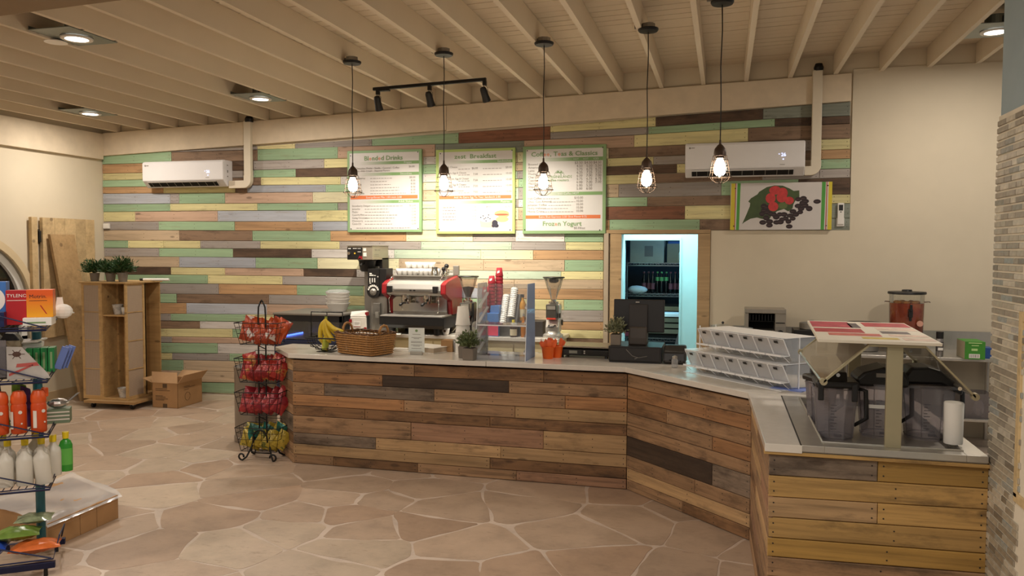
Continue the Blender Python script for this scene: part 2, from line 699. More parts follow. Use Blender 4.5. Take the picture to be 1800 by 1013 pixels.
# ------------------------------------------------------------------ back wall with pallet boards
g = G()
YB = 9.05
g.box(-8.3, YB, -.05, -1.125, YB+.14, 4.2).box(-.273, YB, -.05, 3.4, YB+.14, 4.2).box(-1.125, YB, 2.087, -.273, YB+.14, 4.2)
g.box(1.275, 9.03, 0, 3.4, YB+.01, 3.80).box(-.14, 9.03, 0, 1.275, YB+.01, 2.125)     # plastered part, flush with the boards
back = struct(g.obj('wall_back', M_CREAM))
nails = G()
for row in WALLDATA.strip().split('\n'):
    t = row.split()
    x0, x1, b0, b1, t0, t1 = [int(v)/1000 for v in t[1:]]
    gp = .0022
    fy = 9.029+random.uniform(-.004, .003)
    plank('plank', M_W[t[0]], back, (x0+gp/2, fy), 0, x1-x0-gp, b0+gp, t0-gp, b1+gp, t1-gp, YB-fy+.002)
    zm0, zm1 = (b0+t0)/2, (b1+t1)/2
    L = x1-x0
    if L > .12:
        xs = [x0+.03, x1-.03]+([x0+L*.5+random.uniform(-.05, .05)] if L > .6 else [])
        for xx in xs:
            k = (xx-x0)/L
            for dz in (-.026, .024):
                zz = zm0+(zm1-zm0)*k+dz
                nails.lathe([(.0045, fy-.0008), (.003, fy-.0016)], xx+random.uniform(-.006, .006), zz, 5, 'y')
nails.obj('nail_heads', M_NAIL, back, stuff=True)
# beam on top of the boards
g = G()
for (x0, x1) in ((-8.13, -3.2), (-3.197, 1.255)):
    g.hexa([(x0, 8.985, zc(x0)-.305), (x1, 8.985, zc(x1)-.29), (x1, YB, zc(x1)-.29), (x0, YB, zc(x0)-.305)],
           [(x0, 8.985, zc(x0)-.003), (x1, 8.985, zc(x1)-.003), (x1, YB, zc(x1)-.003), (x0, YB, zc(x0)-.003)])
struct(g.obj('trim_1', M_WHITEWASH, bev=.004))
# ------------------------------------------------------------------ doorway to the store room
d1 = struct(G().box(-1.125, 9.02, 2.087, -.273, 9.2, 2.10).obj('door_1', M_TRIMWOOD))
for n, b in (('jamb', (-1.245, 9.005, 0, -1.118, 9.04, 2.092)), ('jamb', (-.28, 9.005, 0, -.145, 9.04, 2.092)), ('lintel', (-1.29, 9.0, 2.094, -.145, 9.04, 2.135))):
    struct(G().box(*b).obj(n, M_TRIMWOOD, d1, bev=.003))
struct(G().box(-1.315, 8.995, 0, -1.262, 9.05, 2.10).obj('corner_post', plain('grey_post', '#b3a38c', .7), d1, bev=.003))
struct(G().box(-1.132, 9.01, 0, -1.116, 9.19, 2.087).obj('door_lining', plain('door_lining_white', '#d8e2e2', .6), d1))
# store room behind it
g = G()
g.box(-1.55, 9.90, 0, -1.19, 9.97, 2.7).box(-.515, 9.90, 0, .35, 9.97, 2.7).box(-1.19, 9.90, 2.045, -.515, 9.97, 2.7)
g.box(-1.62, 9.19, 0, -1.55, 9.97, 2.7).box(.35, 9.19, 0, .42, 9.97, 2.7).box(-1.62, 9.19, 2.7, .42, 9.97, 2.76)
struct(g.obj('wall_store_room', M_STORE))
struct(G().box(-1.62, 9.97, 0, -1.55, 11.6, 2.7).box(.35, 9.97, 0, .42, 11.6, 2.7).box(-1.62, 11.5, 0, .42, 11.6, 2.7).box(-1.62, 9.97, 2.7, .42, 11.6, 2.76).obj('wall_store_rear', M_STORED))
d2 = struct(G().box(-1.2, 9.885, 2.03, -.505, 9.98, 2.06).obj('door_2', M_STORE))
struct(G().box(-1.205, 9.885, 0, -1.185, 9.98, 2.03).obj('jamb', M_STORE, d2))
struct(G().box(-.52, 9.885, 0, -.5, 9.98, 2.03).obj('jamb', M_STORE, d2))
# ------------------------------------------------------------------ left wall with arched window
XL = -8.13
ay, ar, az, sill = 7.0, .84, 1.19, .78
g = G()
N = 24
arc = [(ay-ar*math.cos(PI*i/N), az+ar*math.sin(PI*i/N)) for i in range(N+1)]
def lq(y0, z0, y1, z1):
    g.add([(XL, y0, z0), (XL, y1, z0), (XL, y1, z1), (XL, y0, z1)], [(0, 1, 2, 3)])
lq(-3.0, 0, ay-ar, 4.0)
lq(ay+ar, 0, 9.2, 4.0)
lq(ay-ar, 0, ay+ar, sill)
for i in range(N):
    (y0, z0), (y1, z1) = arc[i], arc[i+1]
    g.add([(XL, y0, z0), (XL, y1, z1), (XL, y1, 4.0), (XL, y0, 4.0)], [(0, 1, 2, 3)])
ring = [(ay-ar, sill)]+arc+[(ay+ar, sill)]
for i in range(len(ring)):
    a, b = ring[i], ring[(i+1) % len(ring)]
    g.add([(XL, *a), (XL, *b), (XL-.16, *b), (XL-.16, *a)], [(0, 1, 2, 3)])
struct(g.obj('wall_left', M_CREAM))
def arch_ring(r0, r1, x0, x1, zb):
    q = G()
    o_ = [(ay-r1, zb)]+[(ay-r1*math.cos(PI*i/N), az+r1*math.sin(PI*i/N)) for i in range(N+1)]+[(ay+r1, zb)]
    i_ = [(ay-r0, zb)]+[(ay-r0*math.cos(PI*i/N), az+r0*math.sin(PI*i/N)) for i in range(N+1)]+[(ay+r0, zb)]
    for k in range(len(o_)-1):
        q.hexa([(x0, *i_[k]), (x0, *o_[k]), (x0, *o_[k+1]), (x0, *i_[k+1])], [(x1, *i_[k]), (x1, *o_[k]), (x1, *o_[k+1]), (x1, *i_[k+1])])
    return q
M_UPVC = plain('white_window_frame', '#dcdcd6', .4, var=.02)
M_NIGHT = plain('dark_window_glass', '#26221c', .08)
win = struct(arch_ring(.72, .80, -8.24, -8.16, sill+.02).box(-8.24, ay-.8, sill, -8.16, ay+.8, sill+.07).box(-8.24, ay-.03, sill, -8.17, ay+.03, az+.75).obj('window_1', M_UPVC))
struct(G().prism([(ay-.75, sill+.02)]+[(ay-.75*math.cos(PI*i/N), az+.75*math.sin(PI*i/N)) for i in range(N+1)]+[(ay+.75, sill+.02)], 'x', -8.215, -8.205).obj('pane', M_NIGHT, win))
struct(arch_ring(.815, .90, -8.135, -8.10, sill-.02).obj('window_surround', plain('cream_moulding', '#d3bf9a', .8, var=.03), win))
struct(G().box(-8.14, ay-.95, sill-.06, -8.06, ay+.95, sill-.015).obj('window_sill', M_UPVC, win, bev=.005))
struct(G().box(XL-.01, 1, 3.10, -8.065, 8.99, 3.44).obj('trim_2', M_WHITEWASH, bev=.004))
struct(G().box(XL-.005, 1, 0, -8.105, 9.03, .115).obj('baseboard_left', plain('tan_skirting', '#bda47f', .6)))
# ------------------------------------------------------------------ ceiling: deck boards on joists
ceil = struct(G().hexa([(-8.4, -3, zc(-8.4)+.235), (3.6, -3, zc(3.6)+.235), (3.6, 9.2, zc(3.6)+.235), (-8.4, 9.2, zc(-8.4)+.235)],
                       [(-8.4, -3, zc(-8.4)+.30), (3.6, -3, zc(3.6)+.30), (3.6, 9.2, zc(3.6)+.30), (-8.4, 9.2, zc(-8.4)+.30)]).obj('ceiling', plain('dark_deck_joints', '#6d5c48', .9)))
me = G().box(-5.98, .004, 0, 5.98, .136, .02).mesh('deck_board')
me.materials.append(M_DECK)
y = 3.9
while y < 9.0:
    o = mobj('deck_board', me, None, ceil)
    o.location = (-2.4, y, zc(-2.4)+.205+random.uniform(0, .004))
    o.rotation_euler = (0, -math.atan(.0322), 0)
    y += .14
me = G().box(-.022, -6.0, 0, .022, 6.04, .205).mesh('joist')
me.materials.append(M_JOIST)
for i in range(25):
    x = -7.85+.4474*i
    o = mobj('joist', me, None, ceil)
    o.location = (x, 3.0, zc(x))
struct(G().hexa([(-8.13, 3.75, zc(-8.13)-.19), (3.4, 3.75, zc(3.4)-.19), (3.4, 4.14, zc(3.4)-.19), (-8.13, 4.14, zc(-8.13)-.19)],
                [(-8.13, 3.75, zc(-8.13)-.004), (3.4, 3.75, zc(3.4)-.004), (3.4, 4.14, zc(3.4)-.004), (-8.13, 4.14, zc(-8.13)-.004)]).obj('trim_3', plain('shade_darkened_beam', '#8f7a5f', .8, var=.03), bev=.004))  # beam darkened to brown, shade of its unlit underside put into the colour
# ------------------------------------------------------------------ right pier faced with narrow mosaic
XR = 1.17
pier = struct(G().box(XR+.008, 1.5, 0, 1.6, 4.0, 3.78).obj('wall_right', M_GREYBLUE))
struct(G().box(XR+.001, 3.3, 0, XR+.01, 4.001, 2.5).obj('grout_bed', plain('mosaic_grout', '#e6ddc8', .9), pier))
tm = []
for nm, hx in (('dark', '#7f7667'), ('mid', '#998e7c'), ('light', '#b0a692'), ('pale', '#c6bdaa'), ('glass', '#a2a49c')):
    tm.append(plain('mosaic_'+nm, hx, .18 if nm == 'glass' else .35, var=.15, nscale=30))
tl = {}
for L in (.06, .085, .11, .14):
    for k, m in enumerate(tm):
        q = G().add([(0, -L/2, -.0122), (0, L/2, -.0122), (0, L/2, .0122), (0, -L/2, .0122), (-.006, -L/2+.002, -.0104), (-.006, L/2-.002, -.0104), (-.006, L/2-.002, .0104), (-.006, -L/2+.002, .0104)],
                    [(4, 7, 6, 5), (0, 1, 5, 4), (1, 2, 6, 5), (2, 3, 7, 6), (3, 0, 4, 7)])
        q = q.mesh('tile')
        q.flip_normals()
        q.materials.append(m)
        tl[(L, k)] = q
z = .018
while z < 2.49:
    y = 4.0
    while y > 3.66:
        L = random.choice((.06, .085, .11, .11, .14))
        L = min([v for v in (.06, .085, .11, .14)], key=lambda v: abs(v-min(L, max(.06, y-3.60))))
        o = mobj('tile', tl[(L, random.choice((0, 1, 1, 1, 2, 2, 2, 3, 3, 4)))], None, pier)
        o.location = (XR+.001-random.uniform(0, .0015), y-L/2, z)
        y -= L+.003
    z += .0318
g = G().box(XR-.008, 3.61, .90, XR+.02, 3.65, 1.66).box(XR-.008, 3.30, 1.62, XR+.02, 3.61, 1.66).box(XR-.008, 3.30, .88, XR+.02, 3.65, .92)
struct(g.obj('trim_4', wood('frame_wood', '#c8b083', .85), bev=.003))
# ------------------------------------------------------------------ floor: crazy-paved limestone in pale grout
def floor_mat(name, hexc, stone):
    m = NT(name)
    c = lin(hexc)
    v = m.coords((1, 1, 1), stone)
    f = m.noise(v, 3.0, 8, .68)
    col = m.ramp(f, [(.3, dk(c, .76)), (.5, c), (.72, [min(1, x*1.16) for x in c])])
    v2 = m.coords((5, 16, 8), stone)
    f2 = m.noise(v2, 1.6, 6, .7)
    pit = m.ramp(f2, [(.58, (0, 0, 0)), (.68, (1, 1, 1))])
    mm = m.n('ShaderNodeMath', operation='MULTIPLY')
    mm.inputs[1].default_value = .5
    m.l(pit, mm.inputs[0])
    col = m.mix(mm.outputs[0], col, lin('#8d7660') if stone else lin('#d2c4b6'))
    if stone:
        oi = m.n('ShaderNodeObjectInfo')
        mr = m.n('ShaderNodeMapRange')
        mr.inputs[3].default_value = .90
        mr.inputs[4].default_value = 1.08
        m.l(oi.outputs['Random'], mr.inputs[0])
        hs = m.n('ShaderNodeHueSaturation')
        m.l(mr.outputs[0], hs.inputs['Value'])
        m.l(col, hs.inputs['Color'])
        col = hs.outputs[0]
    m.l(col, m.b.inputs['Base Color'])
    m.b.inputs['Roughness'].default_value = .42
    m.bump(f2, .12, .002)
    return m.m
M_ST = [floor_mat('limestone_tan', '#b49d87', True), floor_mat('limestone_rose', '#ab917a', True), floor_mat('limestone_cream', '#bba892', True)]
flo = struct(G().box(-8.4, -3, -.06, 3.6, 11.6, -.0015).obj('floor', floor_mat('floor_grout', '#c9b8a8', False)))
rs = random.Random(21)
FX0, FX1, FY0, FY1 = -8.1, 1.15, 2.0, 9.0
seeds = []
tries = 0
while tries < 6000 and len(seeds) < 235:
    tries += 1
    p = (rs.uniform(FX0, FX1), rs.uniform(FY0, FY1))
    if p[1] > 6.3 and p[0] > -3.6:       # behind the counter nothing shows
        if rs.random() > .2:
            continue
    dmin = rs.choice((.30, .5, .65, .8, .95))
    if all((p[0]-q[0])**2+(p[1]-q[1])**2 > dmin*dmin for q in seeds):
        seeds.append(p)
def clip(poly, nx, ny, d):
    out = []
    for i in range(len(poly)):
        a, b = poly[i], poly[(i+1) % len(poly)]
        da, db = a[0]*nx+a[1]*ny-d, b[0]*nx+b[1]*ny-d
        if da <= 0:
            out.append(a)
        if da*db < 0:
            t = da/(da-db)
            out.append((a[0]+(b[0]-a[0])*t, a[1]+(b[1]-a[1])*t))
    return out
def wob(x, y, k):
    return math.sin(x*9.1+y*3.7+k)*.5+math.sin(x*4.3-y*8.3+2*k)*.5+math.sin((x+y)*21+k*3)*.25
for (sx, sy) in seeds:
    po = [(FX0, FY0), (FX1, FY0), (FX1, FY1), (FX0, FY1)]
    for (qx, qy) in seeds:
        if (qx, qy) == (sx, sy) or (qx-sx)**2+(qy-sy)**2 > 6:
            continue
        dx, dy = qx-sx, qy-sy
        L = math.hypot(dx, dy)
        nx, ny = dx/L, dy/L
        po = clip(po, nx, ny, nx*(sx+qx)/2+ny*(sy+qy)/2-rs.choice((.001, .002, .003, .004, .009)))
        if len(po) < 3:
            break
    if len(po) < 3:
        continue
    pts = []
    for i in range(len(po)):
        a, b = po[i], po[(i+1) % len(po)]
        L = math.hypot(b[0]-a[0], b[1]-a[1])
        n = max(1, int(L/.11))
        for k in range(n):
            t = k/n
            x, y = a[0]+(b[0]-a[0])*t, a[1]+(b[1]-a[1])*t
            cx, cy = sx-x, sy-y
            cl = math.hypot(cx, cy)+1e-6
            s = .004+.014*wob(x, y, 1.0)+.012*max(0, wob(x*2.3, y*2.1, 9))
            pts.append((x+cx/cl*s+.016*wob(x, y, 5)-sx, y+cy/cl*s+.016*wob(y, x, 2)-sy))
    sm = []
    for i in range(len(pts)):      # corners of the slabs are knocked off, leaving wider grout there
        a, b = pts[i], pts[(i+1) % len(pts)]
        sm += [(a[0]*.8+b[0]*.2, a[1]*.8+b[1]*.2), (a[0]*.2+b[0]*.8, a[1]*.2+b[1]*.8)]
    q = G().prism(sm, 'z', -.004, 0.0)
    o = q.obj('stone', M_ST[rs.choice((0, 0, 0, 1, 2))], flo)
    o.location = (sx, sy, rs.uniform(-.0006, .0006))

# ------------------------------------------------------------------ common object materials
M_BLACK = plain('black_metal', '#171513', .45, .3)
M_BLACKP = plain('black_plastic', '#1a1817', .4)
M_STEEL = plain('stainless_steel', '#c0bbb1', .33, .75, var=.05, nscale=14)
M_STEELD = plain('brushed_grey_steel', '#928c83', .42, .55, var=.05)
M_CHROME = plain('chrome', '#d8d4cc', .12, 1.0, var=.02)
M_WHITE = plain('white_plastic', '#e6e1d8', .4, var=.02)
M_PAPER = plain('white_paper', '#e9e5dc', .8, var=.02)
M_CARD = plain('cardboard', '#a98257', .85, var=.08)
M_CARDIN = plain('cardboard_inside', '#bd9870', .85, var=.06)
M_QUARTZ = plain('white_quartz', '#d9d2c6', .16, var=.03, nscale=20)
M_RED = plain('red_enamel', '#93131a', .38, coat=.15)
M_ORANGE = plain('orange_plastic', '#e8641c', .4)
M_KRAFT = plain('dark_print_ink', '#5b4630', .8)
M_CLEAR = clear('clear_acrylic', '#f2f4f6', .10, .10)
M_CLEARH = clear('hazy_acrylic', '#eef0f2', .12, .20)
M_CLEARBLUE = clear('blue_film_acrylic', '#cddcf4', .03, .42, haze='#c3d3f0')
M_RAIL = clear('frosted_acrylic_rail', '#ffffff', .05, .55)
M_BIN = clear('bin_acrylic', '#fdfdfd', .05, .09)
M_BINF = clear('bin_flap_acrylic', '#fcfcfe', .06, .34)
M_EDGE = plain('acrylic_edge', '#f1f2f3', .2, var=.02)
M_TOTE = clear('grey_polycarbonate', '#c9c4c6', .10, .22, haze='#bdb6b8')
M_GLASS = clear('glass', '#f4f4f0', .12, .02)
M_JAR = clear('smoky_jar_plastic', '#cfcacd', .10, .24, haze='#c3bdc2')
M_WRAP = clear('crinkled_plastic_wrap', '#f0f0f2', .25, .34, rough=.12)

# ------------------------------------------------------------------ service counter clad in pallet boards
ctr = thing('service_counter', 'long bent service counter clad in brown reclaimed pallet boards', 'counter', (-1.2, 6.3, 0))
def cpart(g, n, m, **k):
    return g.xf(Matrix.Translation((1.2, -6.3, 0))).obj(n, m, ctr, **k)
cpart(G().prism([(-3.97, 6.88), (-3.97, 6.63), (-3.665, 6.305), (-.712, 6.305), (.21, 5.385), (.25, 3.995), (1.155, 3.995), (1.155, 5.60), (.85, 5.70), (-.42, 6.88)], 'z', 0, .925), 'carcass', plain('counter_carcass', '#3b2d20', .9))
ZR = [.928, .826, .727, .620, .521, .431, .278, .176, .084, .002]
def clad(p0, p1, rows, zr, zr2=None):
    ang = math.atan2(p1[1]-p0[1], p1[0]-p0[0])
    L = math.hypot(p1[0]-p0[0], p1[1]-p0[1])
    zr2 = zr2 or zr
    for i, row in enumerate(rows):
        s = 0.0
        for (c, e) in row:
            dpt = random.uniform(0, .006)
            a, b = s/L, e/L
            za0 = zr[i]+(zr2[i]-zr[i])*a
            za1 = zr[i]+(zr2[i]-zr[i])*b
            zb0 = zr[i+1]+(zr2[i+1]-zr[i+1])*a
            zb1 = zr[i+1]+(zr2[i+1]-zr[i+1])*b
            gp = .0018
            nx, ny = -math.sin(ang), math.cos(ang)
            p = (p0[0]+math.cos(ang)*(s+gp/2)+nx*dpt+1.2, p0[1]+math.sin(ang)*(s+gp/2)+ny*dpt-6.3)
            plank('plank', M_C[c], ctr, p, ang, e-s-gp, zb0+gp, za0-gp, zb1+gp, za1-gp, .024-dpt)
            for xx in ([s+.025, e-.025]+([s+(e-s)*random.uniform(.4, .6)] if e-s > .5 else [])):
                for f in (.28, .72):
                    k = xx/L
                    zz = za0*(1-f)+zb0*f+((za1-za0)*(1-f)+(zb1-zb0)*f)*(xx-s)/max(.01, e-s)
                    cx, cy = p0[0]+math.cos(ang)*xx+nx*(dpt-.001), p0[1]+math.sin(ang)*xx+ny*(dpt-.001)
                    q = [(cx+math.cos(ang)*.0045*math.cos(a), cy+math.sin(ang)*.0045*math.cos(a), zz+.0045*math.sin(a)) for a in (0, 1.26, 2.51, 3.77, 5.03)]
                    CN.poly(q[::1])
            s = e
CN = G()
FR = ['t-2527 k-1401 k-723', 'o-2820 d-1694 t-723', 't-3372 e-2346 t-1222 o-723', 'o-2620 t-1641 l-723', 'k-2985 k-1855 k-723', 't-2558 p-1401 l-723', 'e-2884 l-1762 l-723', 'l-1855 k-723', 't-3289 k-2496 t-1626 p-723']
clad((-3.68, 6.28), (-.725, 6.28), [[(q[0], int(q[1:])/1000+3.68) for q in r.split()] for r in FR], ZR)
LA = math.hypot(.91, .91)
AR = [[('t', .55), ('t', 1)], [('o', .68), ('o', 1)], [('k', .36), ('t', 1)], [('t', .73), ('o', 1)], [('t', 1)], [('d', .73), ('e', 1)], [('t', .60), ('t', 1)], [('l', 1)], [('t', .5), ('k', 1)]]
clad((-.725, 6.28), (.185, 5.37), [[(c, f*LA) for c, f in r] for r in AR], ZR)
LE = math.hypot(.33, .33)
clad((-4.01, 6.61), (-3.68, 6.28), [[(c, LE)] for c in 'lekktekttl'[:9]], ZR)
LS = math.hypot(.035, 1.39)
SR = [[('l', .6), ('t', LS)], [('t', LS)], [('l', .9), ('p', LS)], [('t', LS)], [('k', .5), ('l', LS)], [('t', LS)], [('p', .8), ('t', LS)], [('k', LS)], [('t', LS)]]
clad((.187, 5.365), (.222, 3.975), SR, ZR)
Z1 = [.929, .825, .72, .62, .52, .427, .332, .225, .115, .002]
Z2 = [.938, .834, .738, .637, .535, .444, .345, .23, .115, .002]
RF = [[('e', .482), ('m', .944)], [('n', .944)], [('l', .487), ('n', .944)], [('n', .944)], [('m', .944)], [('t', .944)], [('n', .6), ('t', .944)], [('m', .944)], [('t', .944)]]
clad((.224, 3.97), (1.168, 3.97), RF, Z1, Z2)
cpart(CN, 'nail_heads', M_NAIL, stuff=True)
cpart(G().box(.20, 3.95, .931, 1.165, 3.99, .948), 'edge_strip', M_C['n'], bev=.003)
cpart(G().box(.24, 3.962, .9485, 1.165, 3.992, .962), 'edge_strip', M_C['l'], bev=.003)
top = thing('worktop', 'white quartz worktop running along the bent pallet-board counter', 'worktop', (-1.2, 6.3, .945))
def tpart(poly, n):
    return G().prism(poly, 'z', 0, .04).xf(Matrix.Translation((1.2, -6.3, 0))).obj(n, M_QUARTZ, top, bev=.003)
tpart([(-4.05, 6.92), (-4.08, 6.66), (-3.70, 6.245), (-1.881, 6.245), (-1.881, 6.92)], 'slab')
tpart([(-1.878, 6.245), (-.74, 6.245), (.163, 5.34), (.366, 5.302), (1.15, 5.302), (1.15, 5.63), (.88, 5.74), (-.40, 6.92), (-1.878, 6.92)], 'slab')
tpart([(.166, 5.335), (.203, 3.945), (.372, 3.945), (.366, 5.298)], 'slab')

# ------------------------------------------------------------------ back counter against the boards
bc = thing('back_counter', 'white-topped cream back counter below the pallet wall behind the coffee machines', 'counter', (-2.95, 8.7, 0))
G().box(-1.2, -.30, .905, 1.24, .32, .945).obj('slab', M_QUARTZ, bc, bev=.004)
G().box(-1.16, -.26, .08, 1.21, .31, .905).obj('body', plain('cream_cabinet', '#cdbb8d', .6, var=.02), bc)
for k in range(5):
    x = -1.14+k*.47
    d = G().box(x, -.278, .10, x+.455, -.26, .70).obj('cabinet_door', plain('cream_door', '#cfbf93', .55, var=.02) if k == 0 else bpy.data.materials['cream_door'], bc, bev=.003)
    G().tube([(x+.42, -.28, .55), (x+.42, -.30, .55), (x+.42, -.30, .65), (x+.42, -.28, .65)], .004).obj('handle', M_STEEL, d)
    d = G().box(x, -.278, .71, x+.455, -.26, .87).obj('drawer', bpy.data.materials['cream_door'], bc, bev=.003)
    G().tube([(x+.18, -.28, .79), (x+.18, -.30, .79), (x+.28, -.30, .79), (x+.28, -.28, .79)], .004).obj('handle', M_STEEL, d)

# ------------------------------------------------------------------ downlights between the joists
M_DISC = NT('lit_diffuser')
M_DISC.b.inputs['Emission Color'].default_value = (1, .93, .82, 1)
M_DISC.b.inputs['Emission Strength'].default_value = 9
M_DISC = M_DISC.m
M_GALV = plain('galvanised_steel', '#8c9490', .4, .7)
def downlight(x, y, label):
    z = zc(x)
    t = thing('recessed_light', label, 'light', (x, y, z), 0, 'ceiling downlights')
    G().lathe([(.085, -.012), (.115, -.012), (.118, -.004), (.118, 0), (.085, 0)], 0, 0, 28, cap=False).obj('trim_ring', M_WHITE, t, smooth=False)
    G().cyl(0, 0, -.009, -.002, .086, n=28).obj('diffuser', M_DISC, t)
    G().box(-.19, -.27, .004, .19, .22, .010).box(-.19, -.27, .01, -.186, .22, .035).box(.186, -.27, .01, .19, .22, .035).obj('mounting_plate', M_GALV, t)
    G().box(.03, -.10, .012, .17, .14, .11).obj('junction_box', plain('dark_junction_box', '#3b3a36', .5, .5) if 'dark_junction_box' not in bpy.data.materials else bpy.data.materials['dark_junction_box'], t, bev=.004)
    G().cyl(0, 0, .012, .13, .085, n=20).obj('can', M_GALV, t)
    lamp('AREA', 'downlight_and_fill_lamp', (x, y, z-.016), DOWNLIGHT, (1, .915, .82), shape='DISK', size=.165)
    for s in (-1, 1):
        G().box(-.222, s*.17-.012, .006, .222, s*.17+.012, .018).obj('hanger_bar', bpy.data.materials['dark_junction_box'], t)
    return t
downlight(-4.94, 5.25, 'large bright downlight nearest the top left of the ceiling')
downlight(-4.94, 7.82, 'bright downlight between joists above the left air conditioner')
downlight(-7.18, 7.81, 'bright downlight at the far left over the wooden display tower')
downlight(2.216, 7.74, 'bright downlight at the far right beside the blue-grey pier')
t = G().cyl(0, 0, -.006, 0, .085, n=28).obj('ceiling_disc', plain('disc_white', '#f4eee4', .4, var=.01))  # flat white disc fixed under the joist
tag(t, 'small round white disc under a joist by the large left downlight', 'cover plate').location = (-5.17, 5.28, zc(-5.17))

# ------------------------------------------------------------------ caged pendant lamps
M_BULB = NT('lit_bulb')
M_BULB.b.inputs['Emission Color'].default_value = (1, .84, .62, 1)
M_BULB.b.inputs['Emission Strength'].default_value = PENDANT
M_BULB = M_BULB.m
M_BRONZE = plain('dark_bronze_wire', '#4a3b30', .45, .6)
PENT = ['first caged pendant lamp from the left, in front of the blended drinks board',
        'second caged pendant lamp from the left, in front of the breakfast board',
        'third caged pendant lamp from the left, in front of the coffee and teas board',
        'fourth caged pendant lamp from the left, hanging over the doorway',
        'rightmost caged pendant lamp, hanging in front of the right air conditioner']
def pendant(x, y, zt, cz, label):
    t = thing('pendant_lamp', label, 'lamp', (x, y, zt), 0, 'caged pendants over the counter')
    H = cz-zt
    c = G().lathe([(.02, H-.02), (.075, H-.016), (.083, H-.004), (.083, H+.006), (.06, H+.012)], 0, 0, 24).obj('canopy', M_BLACK, t, smooth=True, auto=True)
    G().lathe([(.055, H+.012), (.055, H+.045)], 0, 0, 8).box(-.11, -.012, H+.012, -.045, .012, H+.04).obj('junction_box', M_STEELD, t)
    G().tube([(0, 0, 0), (.002, 0, H*.3), (-.004, .002, H*.55), (.004, 0, H*.8), (0, 0, H-.02)], .0042, 6).obj('cord', M_BLACK, t, smooth=True)
    G().lathe([(.007, .03), (.009, .0), (.022, -.012), (.040, -.035), (.045, -.065), (.045, -.085), (.030, -.086)], 0, 0, 18).lathe([(.032, -.086), (.032, -.105)], 0, 0, 14).obj('socket', M_BRONZE, t, smooth=True, auto=True)
    G().lathe([(.014, -.100), (.024, -.115), (.036, -.145), (.043, -.180), (.038, -.212), (.018, -.234), (.0, -.239)], 0, 0, 14).obj('bulb', M_BULB, t, smooth=True)
    g = G()
    def ring(r, z, w=.0022):
        g.tube([(r*math.cos(2*PI*k/20), r*math.sin(2*PI*k/20), z) for k in range(20)], w, 5, True)
    for r, z in ((.050, -.088), (.062, -.12), (.066, -.165), (.070, -.205)):
        ring(r, z)
    ring(.085, -.24, .0036)
    for k in range(6):
        a = 2*PI*k/6+.3
        ca, sa = math.cos(a), math.sin(a)
        g.tube([(.05*ca, .05*sa, -.088), (.066*ca, .066*sa, -.165), (.076*ca, .076*sa, -.24), (.060*ca, .060*sa, -.265), (.03*ca, .03*sa, -.284), (0, 0, -.288)], .0022, 5)
    g.obj('cage', M_BRONZE, t, smooth=True)
for i, (x, y, zt, cx) in enumerate(((-3.285, 6.69, 2.665, 3.60), (-2.415, 6.72, 2.665, 3.63), (-1.505, 6.70, 2.66, 3.66), (-.62, 6.60, 2.66, 3.69), (-.039, 6.08, 2.685, 3.71))):
    pendant(x, y, zt, cx, PENT[i])

# ------------------------------------------------------------------ track light aimed at the menu boards
tr = thing('track_light', 'black ceiling track with three black spot heads', 'light', (-2.93, 7.7, zc(-2.93)-.02))
def tz(x):
    return (x+2.93)*.0322
G().hexa([(-3.54+2.93, -.018, tz(-3.54)-.03), (-2.32+2.93, -.018, tz(-2.32)-.03), (-2.32+2.93, .018, tz(-2.32)-.03), (-3.54+2.93, .018, tz(-3.54)-.03)],
         [(-3.54+2.93, -.018, tz(-3.54)), (-2.32+2.93, -.018, tz(-2.32)), (-2.32+2.93, .018, tz(-2.32)), (-3.54+2.93, .018, tz(-3.54))]).obj('rail', M_BLACK, tr)
G().box(-.545, -.025, tz(-3.4)-.045, -.43, .025, tz(-3.4)-.005).obj('feed_box', M_BLACK, tr, bev=.004)
SPT = (((-3.49), (-3.62, 9.0, 1.38)), ((-2.92), (-2.85, 9.0, 1.48)), ((-2.335), (-1.98, 9.0, 1.38)))
M_LENS = NT('lit_lens')
M_LENS.b.inputs['Emission Color'].default_value = (1, .93, .82, 1)
M_LENS.b.inputs['Emission Strength'].default_value = 8
M_LENS = M_LENS.m
for sx, tgt in SPT:
    b = Vector((sx+2.93, 0, tz(sx)-.03))
    pos = b+Vector((0, 0, -.13))
    d = (Vector(tgt)-(Vector(tr.location)+pos)).normalized()
    q = (-d).to_track_quat('Z', 'Y').to_matrix().to_4x4()
    h = G().box(-.018, -.018, -.045, .018, .018, 0).obj('spot_stem', M_BLACK, tr)
    h.location = b
    hd = G().lathe([(.0, .075), (.026, .07), (.034, .05), (.036, -.02), (.041, -.06), (.043, -.075), (.036, -.076), (.034, -.06)], 0, 0, 18, cap=False).xf(q).obj('spot_head', M_BLACK, tr, smooth=True, auto=True)
    hd.location = pos
    ln = G().cyl(0, 0, -.062, -.060, .034, n=18).xf(q).obj('lens', M_LENS, hd)
    G().tube([(-.03, 0, 0), (-.032, 0, .06), (0, 0, .09), (.032, 0, .06), (.03, 0, 0)], .004).obj('yoke', M_STEELD, hd)
    l = lamp('SPOT', 'spot_beam', tuple(Vector(tr.location)+pos+d*.085), SPOT*(.78 if sx == -2.92 else 1), (1, .93, .80), spot_size=math.radians(86), spot_blend=.9, shadow_soft_size=.025)
    l.rotation_euler = d.to_track_quat('-Z', 'Y').to_euler()

